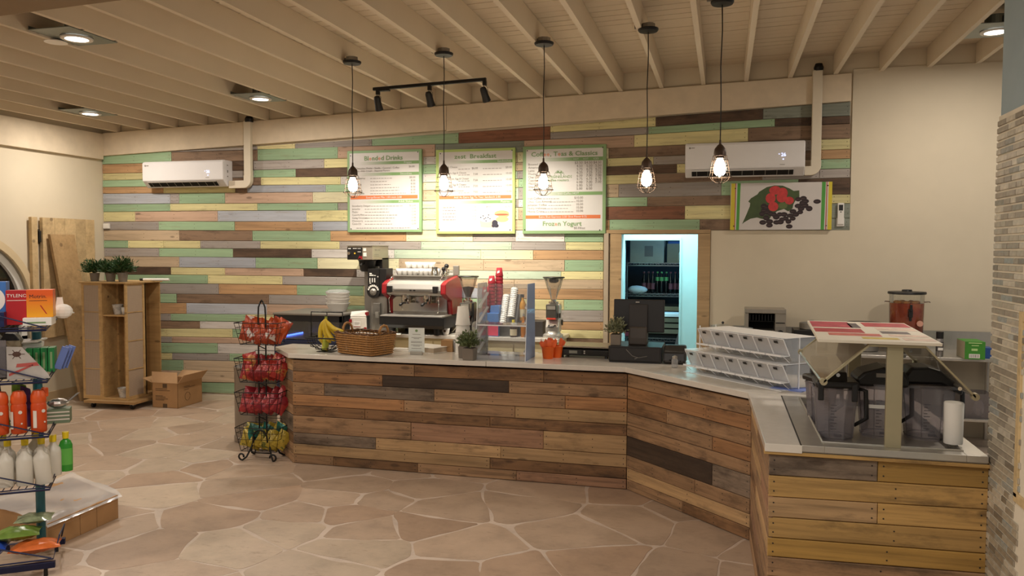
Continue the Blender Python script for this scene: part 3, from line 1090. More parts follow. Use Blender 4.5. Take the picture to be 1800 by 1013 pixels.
# ------------------------------------------------------------------ wall air conditioners
M_AC = plain('white_ac_plastic', '#dfdbd8', .35, var=.015)
M_LED = plain('blue_display', '#c9d4ff', .4, emit=2.0)
def aircon(x0, x1, z0, z1, label, mark):
    W_, H_ = x1-x0, z1-z0
    t = thing('air_conditioner', label, 'air conditioner', (x0, 9.03, z0), 0, 'wall air conditioners')
    pr = [(0, .015), (-.11, 0), (-.21, .085), (-.21, H_-.03), (-.195, H_-.008), (-.17, H_), (0, H_)]
    G().prism(pr, 'x', 0, W_).obj('casing', M_AC, t, bev=.010)
    # outlet slot on the sloping underside, with vane
    n = Vector((0, -.05, -.035)).normalized()
    def slot(a, b, u0, u1, lift, m, name):
        # along the slope from (-.11,0) to (-.21,.085)
        def P_(u, s):
            return (s, -.115-.09*u+n.y*lift*-1*-1, .004+.075*u+n.z*lift)
        g = G()
        g.hexa([P_(u0, a), P_(u0, b), P_(u1, b), P_(u1, a)], [tuple(Vector(P_(u0, a))+n*.004), tuple(Vector(P_(u0, b))+n*.004), tuple(Vector(P_(u1, b))+n*.004), tuple(Vector(P_(u1, a))+n*.004)])
        return g.obj(name, m, t)
    slot(.07, W_-.11, .15, .85, .001, M_DARK, 'outlet_slot')
    slot(.07, W_-.11, .80, .95, .006, M_AC, 'air_vane')
    for k in range(9):
        xx = .12+k*(W_-.28)/8
        slot(xx, xx+.006, .2, .8, .005, M_STEELD, 'fin')
    g = G().text('26', W_-.24, H_-.165, .05, -.2135)
    g.box(W_-.262, -.2135, H_-.145, W_-.254, -.212, H_-.137).box(W_-.222, -.2135, H_-.20, W_-.21, -.212, H_-.19)
    g.obj('display', M_LED, t)
    G().lathe([(.011, -.2135), (.011, -.211)], .05, H_-.055, 10, 'y').box(.065, -.2135, H_-.058, .10, -.211, H_-.05).box(W_-.25, -.2135, .11, W_-.20, -.211, .115).obj('printed_mark', M_STEELD, t)
    for zz in (.27, .2, .185, .13):
        G().box(W_, -.12, zz-.006, W_+.002, -.10, zz+.006).obj('mark', M_STEELD, t) if mark else None
    return t
aircon(-7.32, -6.12, 2.70, 3.035, 'white split air conditioner on the pallet wall at the left', True)
aircon(-.42, .80, 2.695, 3.058, 'white split air conditioner on the pallet wall above the coffee cherry poster', False)
M_DUCT = plain('cream_pipe_cover', '#d9cdb6', .5, var=.02)
def duct(x, xl, z0, ztop, label):
    t = thing('pipe_cover', label, 'pipe cover', (x, 9.03, z0), 0, 'pipe covers of the air conditioners')
    G().box(-.048, -.10, .10, .048, -.04, ztop-z0).obj('vertical_run', M_DUCT, t, bev=.006)
    n = 8
    pts = [(.048-.0, .14)]
    arc = [(.05-.10+.10*math.cos(-PI/2*k/n), .10+.10*math.sin(-PI/2*k/n)) for k in range(n+1)]
    poly = arc+[(xl-x, 0), (xl-x, .095), (-.05, .095), (-.05, .16), (.05, .16)]
    G().prism(poly, 'y', -.105, -.038).obj('elbow', M_DUCT, t, bev=.004)
    return t
duct(-5.845, -6.11, 2.68, 3.52, 'cream pipe cover rising from the left air conditioner to the joists')
d = duct(.918, .805, 2.70, 3.79, 'cream pipe cover rising beside the right air conditioner to the joists')
G().lathe([(.045, 1.085), (.05, 1.12), (.035, 1.16)], .01, -.07, 12).obj('foam_plug', M_BLACK, d)
G().lathe([(.05, .83), (.055, .87), (.04, .90)], .02, -.07, 12).obj('foam_plug', M_BLACK, [o for o in bpy.data.objects if o.name == 'pipe_cover'][0])
# ------------------------------------------------------------------ small things on the wall
t = thing('wall_remote', 'narrow white remote handset in its wall holder beside the cherry poster', 'remote control', (1.18, 9.03, 2.165))
G().box(-.038, -.02, 0, .038, 0, .09).obj('holder', M_WHITE, t, bev=.004)
h = G().box(-.032, -.034, .02, .032, -.02, .245).obj('handset', M_WHITE, t, bev=.006)
G().box(-.02, -.036, .165, .02, -.0345, .225).obj('screen', M_BLACKP, h)
G().box(-.006, -.036, .145, .006, -.0345, .155).obj('button', M_BLACKP, h)
G().box(-.022, -.0215, .058, .022, -.0202, .07).obj('slot', M_BLACKP, t)
t = G().box(-.045, -.035, -.035, .045, 0, .035).obj('socket_box', M_WHITE, bev=.005)
tag(t, 'small white plastic box on the pallet wall in the left corner', 'box').location = (-8.06, 9.03, 2.21)

# ------------------------------------------------------------------ menu boards
M_SHEET = plain('white_sign_board', '#d3cec8', .5, var=.01)
M_INK = plain('grey_print', '#7d756c', .7)
M_INKP = plain('faint_print', '#968c86', .7)
M_HEAD = plain('olive_green_print', '#7c9868', .6)
M_PEACH = plain('peach_print', '#d58f6c', .6)
M_OR = plain('orange_print_band', '#d2713e', .6, var=.02)
M_BLK = plain('black_screw', '#191714', .5)
def gradbar(name, hexc, a, b):
    m = NT(name)
    tc = m.n('ShaderNodeTexCoord')
    sp = m.n('ShaderNodeSeparateXYZ')
    m.l(tc.outputs['Object'], sp.inputs[0])
    mr = m.n('ShaderNodeMapRange')
    mr.inputs[1].default_value = a
    mr.inputs[2].default_value = b
    m.l(sp.outputs[0], mr.inputs[0])
    col = m.mix(mr.outputs[0], lin('#d3cec8'), lin(hexc))
    m.l(col, m.b.inputs['Base Color'])
    m.b.inputs['Roughness'].default_value = .6
    return m.m
M_BAR1 = gradbar('green_band_fading_left', '#7a9c62', .16, .60)
class Board:
    def __init__(s, label, x, z, W_, H_, fr, px0, px1, py0, py1, hexc):
        s.t = thing('menu_board', label, 'menu board', (x, 9.03, z))
        s.W, s.H, s.q = W_, H_, (px0, px1, py0, py1)
        s.m = plain('frame_'+fr, hexc, .5, var=.02)
        G().box(0, -.038, 0, W_, -.004, H_).obj('frame', s.m, s.t, bev=.002)
        s.g = {}
    def u(s, px):
        return (px-s.q[0])/(s.q[1]-s.q[0])*s.W
    def v(s, py):
        return (s.q[3]-py)/(s.q[3]-s.q[2])*s.H
    def G(s, k):
        return s.g.setdefault(k, G())
    def rect(s, k, a, b, c, d, y=-.0395):
        s.G(k).poly([(s.u(a), y, s.v(d)), (s.u(c), y, s.v(d)), (s.u(c), y, s.v(b)), (s.u(a), y, s.v(b))])
    def txt(s, k, body, px, base, cap, al='l', y=-.0410):
        if k == 'white':
            G().text(body, s.u(px), s.v(base), cap/(s.q[3]-s.q[2])*s.H/.70, y, al).obj('band_lettering', M_SHEET, s.t)
            return
        if k == 'ink':
            k = 'ink:%d' % (px//95)
        s.G(k).text(body, s.u(px), s.v(base), cap/(s.q[3]-s.q[2])*s.H/.70, y, al)
    def head(s, body, x0, x1, base, cap, tint):
        """heading whose letter e is a tipped smiling e in another tint"""
        size = cap/(s.q[3]-s.q[2])*s.H/.70
        wd = glyphs(body+'.')[0]-glyphs('.')[0]
        k = (s.u(x1)-s.u(x0))/(wd*size)
        hd = G()
        for i, ch in enumerate(body):
            if ch == ' ':
                continue
            off = glyphs(body[:i]+'|')[0]-glyphs('|')[0] if i else 0
            g = G().text(ch, 0, 0, size, bold=.022)
            g.xf(Matrix.Diagonal((k, 1, 1, 1)))
            if ch == 'e':
                cx = glyphs('e')[0]*size*k/2
                g.xf(Matrix.Translation((cx, 0, size*.26)) @ Matrix.Rotation(.5, 4, 'Y') @ Matrix.Diagonal((.86, 1, .86, 1)) @ Matrix.Translation((-cx, 0, -size*.26)))
            g.xf(Matrix.Translation((s.u(x0)+off*size*k, -.0410, s.v(base))))
            tgt = s.G(tint) if ch == 'e' and tint != 'head' else hd
            tgt.add(g.v, g.f)
        hd.obj('heading', M_HEAD, s.t)
    def small(s, px0, px1, base, h=6, k='faint'):
        x = px0
        while x < px1:
            w_ = random.uniform(14, 34)
            s.rect(k, x, base-h, min(px1, x+w_), base, -.0405)
            x += w_+7
    def screws(s, pts):
        g = G()
        for px, py in pts:
            g.lathe([(.007, -.042), (.0055, -.044)], s.u(px), s.v(py), 8, 'y')
        g.obj('screws', M_BLK, s.t)
    def done(s):
        ms = {'sheet': ('sheet', M_SHEET), 'bar': ('green_band', M_BAR1), 'or': ('orange_band', M_OR), 'head': ('lettering', M_HEAD), 'peach': ('smiling_letter', M_PEACH),
              'ink': ('lettering', M_INK), 'white': ('band_lettering', M_SHEET), 'faint': ('small_print', M_INKP)}
        for k, g in s.g.items():
            n, m = ms[k.split(':')[0]]
            g.obj(n, m, s.t, stuff=(k == 'faint'))
b = Board('green-framed menu board headed Blended Drinks, left one of three', -4.488, 2.118, .974, .993, 'green', 75, 852, 70, 940, '#86a674')
b.rect('sheet', 100, 97, 825, 915, -.0385)
b.head('Blended Drinks', 255, 660, 176, 46, 'peach')
for y0, wd, px in ((190, 'Frappe', 672), (308, 'Smoothies', 632), (600, 'Adult Shakes', 614)):
    b.rect('bar', 108, y0, 825, y0+32)
    b.txt('white', wd, px, y0+25, 22)
b.txt('ink', 'Mint Chocolate Mocha - Vanilla - Caramel - Coffee', 112, 268, 19)
b.txt('ink', '$6.00', 722, 260, 20)
b.txt('ink', 'Coconut - Irish Cream - Seasonal Flavors', 112, 296, 19)
for i, (nm, y_) in enumerate((('Tropic Sunrise', 374), ('Paradise', 407), ('Berry Blast', 441), ('Mango Me', 474), ('Pina Colada', 504), ('Cherry Bomb', 535))):
    b.txt('ink', nm, 118, y_, 19)
    b.small(320, (548, 492, 535, 620, 622, 690)[i], y_-2)
    b.txt('ink', '$8.00' if i == 0 else '8.00', 788, y_, 21, 'r')
b.rect('or', 108, 549, 812, 588)
b.txt('white', 'Energy/Boost Mix 1.00', 275, 579, 21)
b.txt('white', 'Protein 2.00', 512, 579, 21)
for i, nm in enumerate(('Strawberry Daiquiri', 'Jamocho', 'Mojito', 'Cool-N-Mint', 'Going Coconuts', 'Chocwerry', 'Coco-Chi')):
    y_ = 668+i*32
    b.txt('ink', nm, 124, y_, 19)
    b.small(328 if i == 0 else 260, (660, 512, 515, 600, 580, 535, 548)[i], y_-2)
    b.txt('ink', '$12.00' if i == 0 else '12.00', 795, y_, 19, 'r')
b.small(170, 740, 900, 7)
b.screws([(112, 122), (815, 103), (112, 904), (815, 904)])
b.done()
b = Board('lime-framed menu board headed Breakfast with a yogurt cup picture', -3.332, 2.096, .974, .996, 'lime', 48, 868, 68, 955, '#b0c570')
b.rect('sheet', 80, 95, 842, 930, -.0385)
b.head('zest  Breakfast', 245, 678, 166, 44, 'head')
for y0, wd, px in ((187, 'Sandwiches', 690), (607, 'Pastries', 725)):
    b.rect('bar', 95, y0, 842, y0+32)
    b.txt('white', wd, px, y0+25, 22)
for i, nm in enumerate(('Egg & Cheese', 'Ham, Egg & Cheese', 'Bacon, Egg & Cheese', 'Sausage, Egg & Cheese', 'Veggie & Cheese')):
    y_ = 262+i*62
    b.txt('ink', nm, (274, 368, 395, 368, 340)[i], y_, 19, 'r')
    b.small(285, 405, y_+18)
    b.txt('ink', ('$6.00', '7.00', '7.00', '7.00', '7.00')[i], 488, y_+18, 21, 'r')
    b.small(540, 735, y_+18)
    b.txt('ink', ('$8.00', '10.00', '10.00', '10.00', '10.00')[i], 836, y_+16, 21, 'r')
b.rect('or', 82, 555, 832, 590)
b.txt('white', 'Add An Extra Egg To Your Sandwich 2.00', 240, 582, 21)
for y_ in (682, 715, 748, 780, 812):
    b.small(120, 260, y_, 9)
    b.txt('faint', '3.00', 475, y_, 18, 'r')
b.txt('faint', '$4.50', 628, 682, 18, 'r')
b.txt('faint', '$2.95', 820, 682, 18, 'r')
b.screws([(97, 110), (838, 95), (82, 908), (820, 916)])
def ell(px, py, rx, ry, y, n=18):
    return [(b.u(px+rx*math.cos(2*PI*k/n)), y, b.v(py+ry*math.sin(2*PI*k/n))) for k in range(n-1, -1, -1)]
def flat(name, m, polys):
    g = G()
    for p in polys:
        g.poly(p)
    return g.obj(name, m, b.t)
def pp(pts, y):
    return [(b.u(p[0]), y, b.v(p[1])) for p in pts]
flat('printed_bread', plain('print_bread', '#d9a274', .7), [ell(735, 745, 75, 32, -.0392), ell(750, 760, 62, 26, -.0394)])
flat('printed_filling', plain('print_filling', '#b4553c', .7), [ell(732, 757, 72, 9, -.0398)])
flat('printed_egg', plain('print_egg', '#ead87c', .7), [ell(740, 805, 65, 30, -.0396)])
flat('printed_cup', plain('print_cup', '#e3b49c', .7), [pp([(520, 885), (640, 890), (655, 800), (505, 795)], -.0400)])
flat('printed_yogurt', plain('print_yogurt', '#ece6dc', .7), [ell(578, 795, 72, 40, -.0402)])
flat('printed_berries', plain('print_berry', '#2f2a38', .7), [ell(665, 845, 30, 32, -.0404), ell(680, 872, 25, 20, -.0405), ell(650, 872, 18, 18, -.0406)]+[ell(x_, y_, 9, 6, -.0406, 8) for x_, y_ in ((520, 785), (545, 770), (570, 790), (600, 760), (615, 800), (575, 822), (555, 800), (595, 785))])
b.done()
b = Board('green-framed menu board headed Coffee, Teas and Classics', -2.264, 2.094, .966, 1.005, 'green_dark', 82, 965, 40, 962, '#829f6d')
b.rect('sheet', 118, 75, 932, 930, -.0385)
b.head('Coffee, Teas & Classics', 172, 878, 148, 46, 'peach')
b.rect('bar', 125, 166, 932, 204)
for wd, px in (('HOT', 625), ('HOT', 727), ('ICED', 834)):
    b.txt('white', wd, px, 194, 18)
NM = ('Brewed Coffee', 'Americano', 'Latte', 'Mocha', 'Chai Latte', 'Cappuccino', 'Macchiato', 'Steamed Milk  Tea', 'Hot Cocoa')
PRC = (('$3.50', '$4.50', '$4.50'), ('4.50', '5.50', '5.50'), ('5.75', '6.75', '6.75'), ('6.25', '7.25', '7.25'), ('6.00', '7.00', '7.00'), ('5.75', '6.75', '6.75'), ('6.00', '7.00', '7.00'), ('5.00', '5.50'), ('5.00', '6.00'))
for i, nm in enumerate(NM):
    y_ = 242+i*33.6
    b.txt('ink', nm, 140, y_, 24)
    for pr_, px in zip(PRC[i], (720, 822, 916)):
        b.txt('ink', pr_, px, y_-6, 26, 'r')
b.rect('bar', 125, 525, 930, 560)
b.txt('white', 'Irish Coffee HOT', 460, 552, 22)
for i, nm in enumerate(('Irish Coffee', 'Choc. Cov Almond', 'Jamaican Coffee', 'Nutty Irishman', 'Monte Cristo')):
    y_ = 600+i*34.5
    b.txt('ink', nm, 134, y_, 23)
    b.small((298, 376, 362, 326, 306)[i], (478, 648, 600, 570, 630)[i], y_-2)
    b.txt('ink', '$10.00' if i == 0 else '10.00', 728, y_-2, 24, 'r')
b.rect('or', 115, 767, 912, 804)
b.txt('white', 'Extra Shot Espresso 2.50', 258, 794, 21)
b.txt('white', 'Shot Flavor 0.75', 572, 794, 21)
b.head('Frozen Yogurt', 298, 714, 878, 46, 'peach')
b.txt('ink', '$0.99/oz', 632, 914, 24)
for wd, px, py in (('VIRGIN', 352, 378), ('ISLANDS', 468, 378), ('coffee', 352, 412), ('roasters', 452, 412)):
    G().text(wd, b.u(px), b.v(py), 26/922*1.005/.70, -.041, 'l', .01).obj('logo_lettering', M_HEAD, b.t)
g = G()
arc_ = [(475+52*math.cos(PI*k/14), 350-52*math.sin(PI*k/14)) for k in range(15)]
for a_, c_ in zip(arc_, arc_[1:]):
    k = .95
    i_ = lambda p: (475+(p[0]-475)*.94, 350+(p[1]-350)*.94)
    g.poly(pp([a_, i_(a_), i_(c_), c_], -.041))
g.obj('logo_arch', M_HEAD, b.t)
g = G()
for tip in ((430, 325), (445, 305), (505, 308), (520, 330), (470, 335)):
    g.poly(pp([(482, 318), ((482+tip[0])/2, (318+tip[1])/2+7), tip, ((482+tip[0])/2, (318+tip[1])/2-7)], -.0411))
g.poly(pp([(480, 318), (486, 318), (500, 350), (492, 350)], -.0412))
g.obj('logo_palm', M_HEAD, b.t, stuff=True)
b.screws([(130, 85), (930, 73), (105, 920), (905, 925)])
b.done()
# ------------------------------------------------------------------ coffee cherry poster
b = Board('wide poster of red coffee cherries and dark beans on a leaf', .06, 2.130, 1.03, .503, 'poster_white', 95, 1297, 418, 985, '#cfc8c2')
_m = plain('print_yellow', '#d3bf35', .6)
flat('yellow_stripe', _m, [pp([(95, 985), (145, 985), (150, 418), (103, 418)], -.0386)])
flat('yellow_stripe', _m, [pp([(1250, 985), (1297, 985), (1297, 418), (1256, 418)], -.0386)])
_m = plain('print_red_line', '#b5453c', .6)
flat('red_line', _m, [pp([(145, 985), (154, 985), (162, 418), (153, 418)], -.0388)])
flat('red_line', _m, [pp([(1226, 985), (1236, 985), (1240, 418), (1230, 418)], -.0388)])
_m = plain('print_green', '#4f9a3f', .6)
flat('green_stripe', _m, [pp([(168, 985), (203, 985), (216, 418), (178, 418)], -.0386)])
flat('green_stripe', _m, [pp([(1172, 985), (1210, 985), (1222, 418), (1178, 418)], -.0386)])
flat('printed_leaf', plain('print_leaf', '#43532e', .6, var=.15, nscale=9), [pp([(240, 915), (270, 890), (340, 850), (420, 835), (470, 850), (520, 860), (560, 870), (590, 820), (660, 760), (740, 735), (790, 765), (840, 730), (850, 680), (870, 640), (918, 590), (915, 515), (850, 520), (800, 490), (720, 455), (620, 450), (530, 470), (440, 525), (420, 555), (345, 600), (310, 640), (335, 660), (330, 700), (290, 800)], -.0388)])
bx = ((965, 610), (990, 645), (960, 665), (905, 700), (985, 695), (940, 735), (1035, 733), (930, 775), (880, 800), (845, 765), (1125, 650), (815, 815), (845, 850), (795, 885), (805, 945), (740, 800), (690, 800), (650, 830), (720, 860), (655, 895), (570, 885), (570, 930), (490, 895), (530, 840), (480, 790), (500, 750), (540, 770), (580, 790), (500, 700), (530, 715), (905, 620), (620, 800), (760, 850), (700, 890))
flat('printed_beans', plain('print_beans', '#2b1a1c', .5), [ell(x_, y_, random.uniform(34, 44), random.uniform(25, 33), -.0389-.00001*i) for i, (x_, y_) in enumerate(bx)])
gl = []
for i, (x_, y_) in enumerate(bx):
    gl.append(ell(x_-4, y_+2, 26, 2.5, -.0393-.00001*i, 8))
flat('bean_creases', plain('print_bean_crease', '#5d4443', .5), gl)
flat('printed_cherries', plain('print_cherry', '#c43a38', .5, var=.18, nscale=25), [ell(*c_, -.0397-.00004*i) for i, c_ in enumerate(((630, 510, 70, 52), (720, 545, 60, 66), (578, 605, 60, 62), (710, 595, 62, 62), (800, 635, 54, 46), (612, 705, 60, 56)))])
flat('printed_green_cherry', plain('print_green_cherry', '#5f6b3a', .5), [ell(725, 695, 55, 38, -.0396)])
b.screws([(153, 480), (140, 938), (1245, 462), (1235, 938)])

M_SATIN = plain('satin_silver', '#cbc7bf', .3, .55, var=.02)
ZB = .945       # back counter top
ZT = .985       # service counter top
# ------------------------------------------------------------------ refrigerated case, bowls
t = thing('display_fridge', 'low black display case glowing blue inside, under the stacked white bowls', 'display case', (-4.60, 8.55, 0))
M_CASE = plain('black_case', '#1b1b1e', .35)
G().box(-.42, -.38, .0, .43, .38, .86).obj('base', plain('navy_case', '#1a2440', .4), t, bev=.006)
G().box(-.42, .30, .86, .43, .38, 1.15).box(-.42, -.38, .86, -.40, .38, 1.15).box(.41, -.38, .86, .43, .38, 1.15).box(-.42, -.38, 1.08, .43, -.30, 1.15).obj('hood', M_CASE, t)
G().box(-.43, -.39, 1.15, .44, .39, 1.172).obj('top', M_STEELD, t, bev=.004)
G().box(-.39, -.30, .865, .40, .29, .875).obj('shelf', plain('blue_shelf', '#2a3a86', .3), t)
M_BLUE = NT('blue_light')
M_BLUE.b.inputs['Emission Color'].default_value = (.06, .16, 1, 1)
M_BLUE.b.inputs['Emission Strength'].default_value = 5
for x in (-.385, .375):
    G().box(x, -.25, .877, x+.012, .2, .892).obj('light_strip', M_BLUE.m, t)
G().box(-.40, -.375, .87, .41, -.370, 1.08).obj('front_glass', M_GLASS, t)
M_BOWL = plain('white_bowl', '#e5e0d8', .35, var=.02)
for i, z in enumerate((0, .05, .085, .12)):
    b_ = G().lathe([(.085, 0), (.095, .004), (.130, .085), (.142, .10), (.142, .106), (.136, .106), (.122, .085), (.088, .010)], 0, 0, 28).obj('bowl', M_BOWL, smooth=True, auto=True)
    tag(b_, ('white bowl at the bottom of the nested stack on the black case', 'second white bowl from the bottom of the nested stack', 'third white bowl from the bottom of the nested stack', 'topmost white bowl of the nested stack on the black case')[i], 'bowl', 'nested white bowls').location = (-4.40, 8.55, 1.172+z)
b_ = G().lathe([(.143, 0), (.143, .01), (.10, .03), (.0, .036)], 0, 0, 28, cap=False).obj('bowl_cover', M_CLEARH, smooth=True)
tag(b_, 'clear domed lid on top of the white bowl stack', 'lid').location = (-4.40, 8.55, 1.172+.228)
# ------------------------------------------------------------------ drip coffee brewer
t = thing('coffee_brewer', 'tall grey coffee brewer with a black control panel and black brew basket', 'coffee machine', (-4.0, 8.72, ZB))
G().box(-.14, .0, 0, .05, .22, .76).obj('tower', M_STEELD, t, bev=.006)
G().box(-.235, -.25, .84, .085, .20, 1.0).obj('head', plain('brewer_head_steel', '#b3a894', .35, .6), t, bev=.006)
G().box(-.14, .02, .70, .085, .20, .86).obj('neck', M_BLACKP, t)
G().box(-.24, -.26, 1.0, .09, .205, 1.012).obj('top_cover', M_STEEL, t, bev=.003)
p_ = G().box(-.232, -.256, .845, -.045, -.25, .985).obj('control_panel', M_BLACKP, t)
G().lathe([(.018, -.275), (.018, -.256)], -.205, .915, 14, 'y').obj('knob', M_CHROME, p_)
G().lathe([(.009, -.262), (.009, -.256)], -.135, .915, 10, 'y').obj('indicator', plain('amber_lamp', '#d8a92b', .4, emit=.6), p_)
G().box(-.22, -.2575, .965, -.185, -.2565, .975).box(-.16, -.2575, .968, -.11, -.2565, .974).box(-.10, -.2575, .93, -.06, -.2565, .936).box(-.10, -.2575, .968, -.06, -.2565, .973).obj('small_print', M_PAPER, p_, stuff=True)
G().prism([(-.095, .845), (-.075, .89), (-.06, .875), (-.045, .89), (-.04, .845), (-.055, .845), (-.06, .86), (-.075, .862)], 'y', -.262, -.256).obj('red_tag', M_RED, p_)
G().box(-.03, -.256, .94, .005, -.25, .975).box(-.03, -.256, .88, .01, -.25, .925).obj('switch_plate', M_WHITE, t)
G().box(.0855, -.18, .95, .0865, -.12, .958).box(.0855, -.1, .95, .0865, -.04, .958).box(.0855, -.2, .90, .0865, -.08, .905).box(.0855, -.2, .88, .0865, -.08, .885).obj('side_vents', M_STEELD, t)
G().lathe([(.07, .70), (.085, .72), (.105, .83), (.118, .84)], -.06, -.08, 24).obj('brew_basket', M_BLACKP, t, smooth=True, auto=True)
G().tube([(-.06, -.18, .80), (-.06, -.24, .79), (-.06, -.27, .77)], .014, 8).obj('basket_handle', M_BLACKP, t)
# ------------------------------------------------------------------ bulk coffee grinder
t = thing('bulk_grinder', 'black and grey upright coffee grinder with a round numbered dial', 'grinder', (-3.875, 8.62, ZB))
G().box(-.09, -.09, 0, .11, .07, .42).obj('lower_body', M_STEELD, t, bev=.006)
G().box(-.12, -.10, .42, .105, .10, .74).obj('upper_body', M_BLACKP, t, bev=.006)
p_ = G().box(-.12, -.108, .43, .02, -.10, .735).obj('front_panel', M_BLACKP, t)
G().box(-.10, -.1095, .655, -.05, -.1085, .668).box(-.10, -.1095, .675, -.07, -.1085, .688).box(-.045, -.1095, .655, -.02, -.1085, .663).box(.0, -.1095, .64, .012, -.1085, .652).box(-.10, -.1095, .58, -.088, -.1085, .63).box(-.07, -.1095, .58, -.058, -.1085, .63).box(-.04, -.1095, .58, -.028, -.1085, .63).box(-.10, -.1095, .565, -.08, -.1085, .574).obj('small_print', M_PAPER, p_, stuff=True)
G().lathe([(.082, -.125), (.082, -.108)], -.045, .48, 26, 'y').obj('dial', M_BLACKP, p_)
g = G()
for k in range(8):
    a = PI*(.1+.8*k/7)
    g.box(-.045+.062*math.cos(a)-.009, -.1275, .48+.062*math.sin(a)-.011, -.045+.062*math.cos(a)+.009, -.1255, .48+.062*math.sin(a)+.011)
g.obj('dial_numbers', M_PAPER, p_)
G().lathe([(.020, -.15), (.040, -.135), (.042, -.125)], -.045, .47, 20, 'y').lathe([(.014, -.152), (.014, -.15)], -.045, .47, 12, 'y').obj('dial_knob', M_STEELD, p_)
G().box(-.05, -.13, .20, .04, -.088, .34).obj('spout', plain('spout_grey', '#77736c', .4, .5), t, bev=.006)
G().box(-.01, -.15, .17, .03, -.12, .24).obj('bag_clamp', M_STEEL, t)
# ------------------------------------------------------------------ coffee bag, papers
t = thing('coffee_bag', 'white and black folded bag of coffee beans with red corner marks beside the grey brewer', 'bag', (-3.99, 8.30, ZB), .12)
G().hexa([(-.11, -.06, 0), (.09, -.06, 0), (.09, .06, 0), (-.11, .06, 0)], [(-.105, -.055, .2), (.085, -.055, .2), (.085, .055, .2), (-.105, .055, .2)]).obj('bag_body', plain('bag_white', '#d9d2c6', .5), t, bev=.012)
G().hexa([(-.105, -.055, .2), (.085, -.055, .2), (.085, .055, .2), (-.105, .055, .2)], [(-.10, -.03, .255), (.08, -.04, .27), (.085, .03, .262), (-.09, .03, .25)]).obj('folded_top', M_PAPER, t, bev=.006)
G().box(.091, -.045, .02, .094, .05, .21).obj('side_panel', plain('bag_black', '#2a2a28', .5), t)
G().box(-.06, -.063, .09, .02, -.061, .15).obj('label_sticker', M_PAPER, t)
g = G().box(-.113, -.063, .13, -.08, -.0605, .17).box(.06, -.063, .04, .092, -.0605, .08).box(-.06, -.0635, .085, .02, -.0615, .09).box(.07, -.05, .21, .09, .03, .25)
g.obj('red_marks', M_RED, t)
g = G().box(-.05, -.0635, .12, .01, -.0632, .123).box(-.05, -.0635, .13, .01, -.0632, .133).box(-.05, -.0635, .11, .0, -.0632, .113)
g.obj('printed_lines', M_INK, t)
t = G().box(-.26, -.1, 0, .28, .14, .012).box(-.24, -.08, .012, .1, .12, .02).obj('paper_pile', M_PAPER)
tag(t, 'pile of flat papers on the back counter behind the wicker basket', 'papers')
t.location = (-3.82, 8.28, ZB-.018+.018)
t = G().box(0, 0, 0, .2, .1, .014).xf(Matrix.Rotation(.3, 4, 'Z')).obj('folded_towel', M_PAPER, bev=.005)
tag(t, 'small white folded towel below the round-dial grinder', 'towel').location = (-3.68, 8.16+.06, ZB+.001)
# ------------------------------------------------------------------ espresso machine
t = thing('espresso_machine', 'red and chrome two-group espresso machine with a cup rail full of cups', 'espresso machine', (-3.37, 8.62, ZB))
HW = .36
for s in (-1, 1):
    for y_ in (-.24, .22):
        G().cyl(s*.27, y_, 0, .075, .028, .034, 14).obj('foot', M_BLACKP, t)
G().prism([(-.33, .115), (-.30, .075), (.30, .075), (.33, .15), (.33, .21), (-.33, .21)], 'x', -.385, .385).obj('base_tray', M_BLACKP, t, bev=.008)
G().box(-.37, -.335, .21, .37, .0, .222).obj('drip_grate', M_SATIN, t)
G().prism([(-.06, .22), (.32, .22), (.32, .66), (-.06, .66)], 'x', -.33, .33).obj('back_plate', M_STEELD, t)
G().box(-.33, -.065, .25, .33, -.062, .42).obj('mirror_back', M_CHROME, t)
sp = [(-.02, .215), (.33, .215), (.33, .62), (.22, .66), (-.16, .61), (-.26, .575), (-.27, .46), (-.16, .41), (-.06, .38)]
for s in (-1, 1):
    a, c_ = sorted((s*.325, s*.385))
    G().prism(sp, 'x', a, c_).obj('side_panel', M_RED, t, bev=.012)
G().prism([(-.265, .50), (-.25, .575), (-.17, .605), (.0, .62), (.0, .44), (-.20, .44), (-.255, .46)], 'x', -.325, .325).obj('group_housing', M_SATIN, t, bev=.008)
g = G().box(-.24, -.285, .485, .24, -.262, .52)
g.obj('button_bar', M_STEELD, t, bev=.003)
G().box(-.035, -.289, .495, -.01, -.285, .51).box(.01, -.289, .495, .035, -.285, .51).box(-.22, -.288, .500, .22, -.285, .503).obj('badge', M_BLACKP, t)
for s in (-1, 1):
    G().prism([(-.03, .475), (.02, .475), (.03, .55), (-.035, .55)], 'y', -.30, -.265).xf(Matrix.Translation((s*.275, 0, 0))).obj('steam_knob', M_BLACKP, t, bev=.006)
    G().lathe([(.012, .37), (.045, .375), (.05, .40), (.05, .445)], s*.13, -.16, 18).obj('group_head', M_CHROME, t, smooth=True, auto=True)
    h_ = G().cyl(s*.13, -.16, .345, .375, .04, n=16).obj('portafilter', M_CHROME, t)
    G().tube([(s*.13, -.2, .36), (s*.13, -.26, .355), (s*.13, -.33, .34)], [.010, .014, .016], 8).obj('handle', M_BLACKP, h_, smooth=True)
    G().tube([(s*.29, -.22, .46), (s*.30, -.25, .40), (s*.295, -.24, .28), (s*.285, -.25, .25)], .006, 6).obj('steam_wand', M_CHROME, t, smooth=True)
G().tube([(-.30, -.22, .615), (-.31, -.05, .70), (-.31, .30, .70), (.31, .30, .70), (.31, -.05, .70), (.30, -.22, .615)], .005, 6).obj('cup_rail', M_CHROME, t, smooth=True)
G().box(-.31, -.10, .655, .31, .30, .664).obj('cup_tray', M_STEEL, t)
cup_m = G().lathe([(.026, 0), (.030, .004), (.041, .045), (.045, .075), (.042, .075), (.036, .040), (.026, .008)], 0, 0, 18)
cme = cup_m.mesh('cup_body', True)
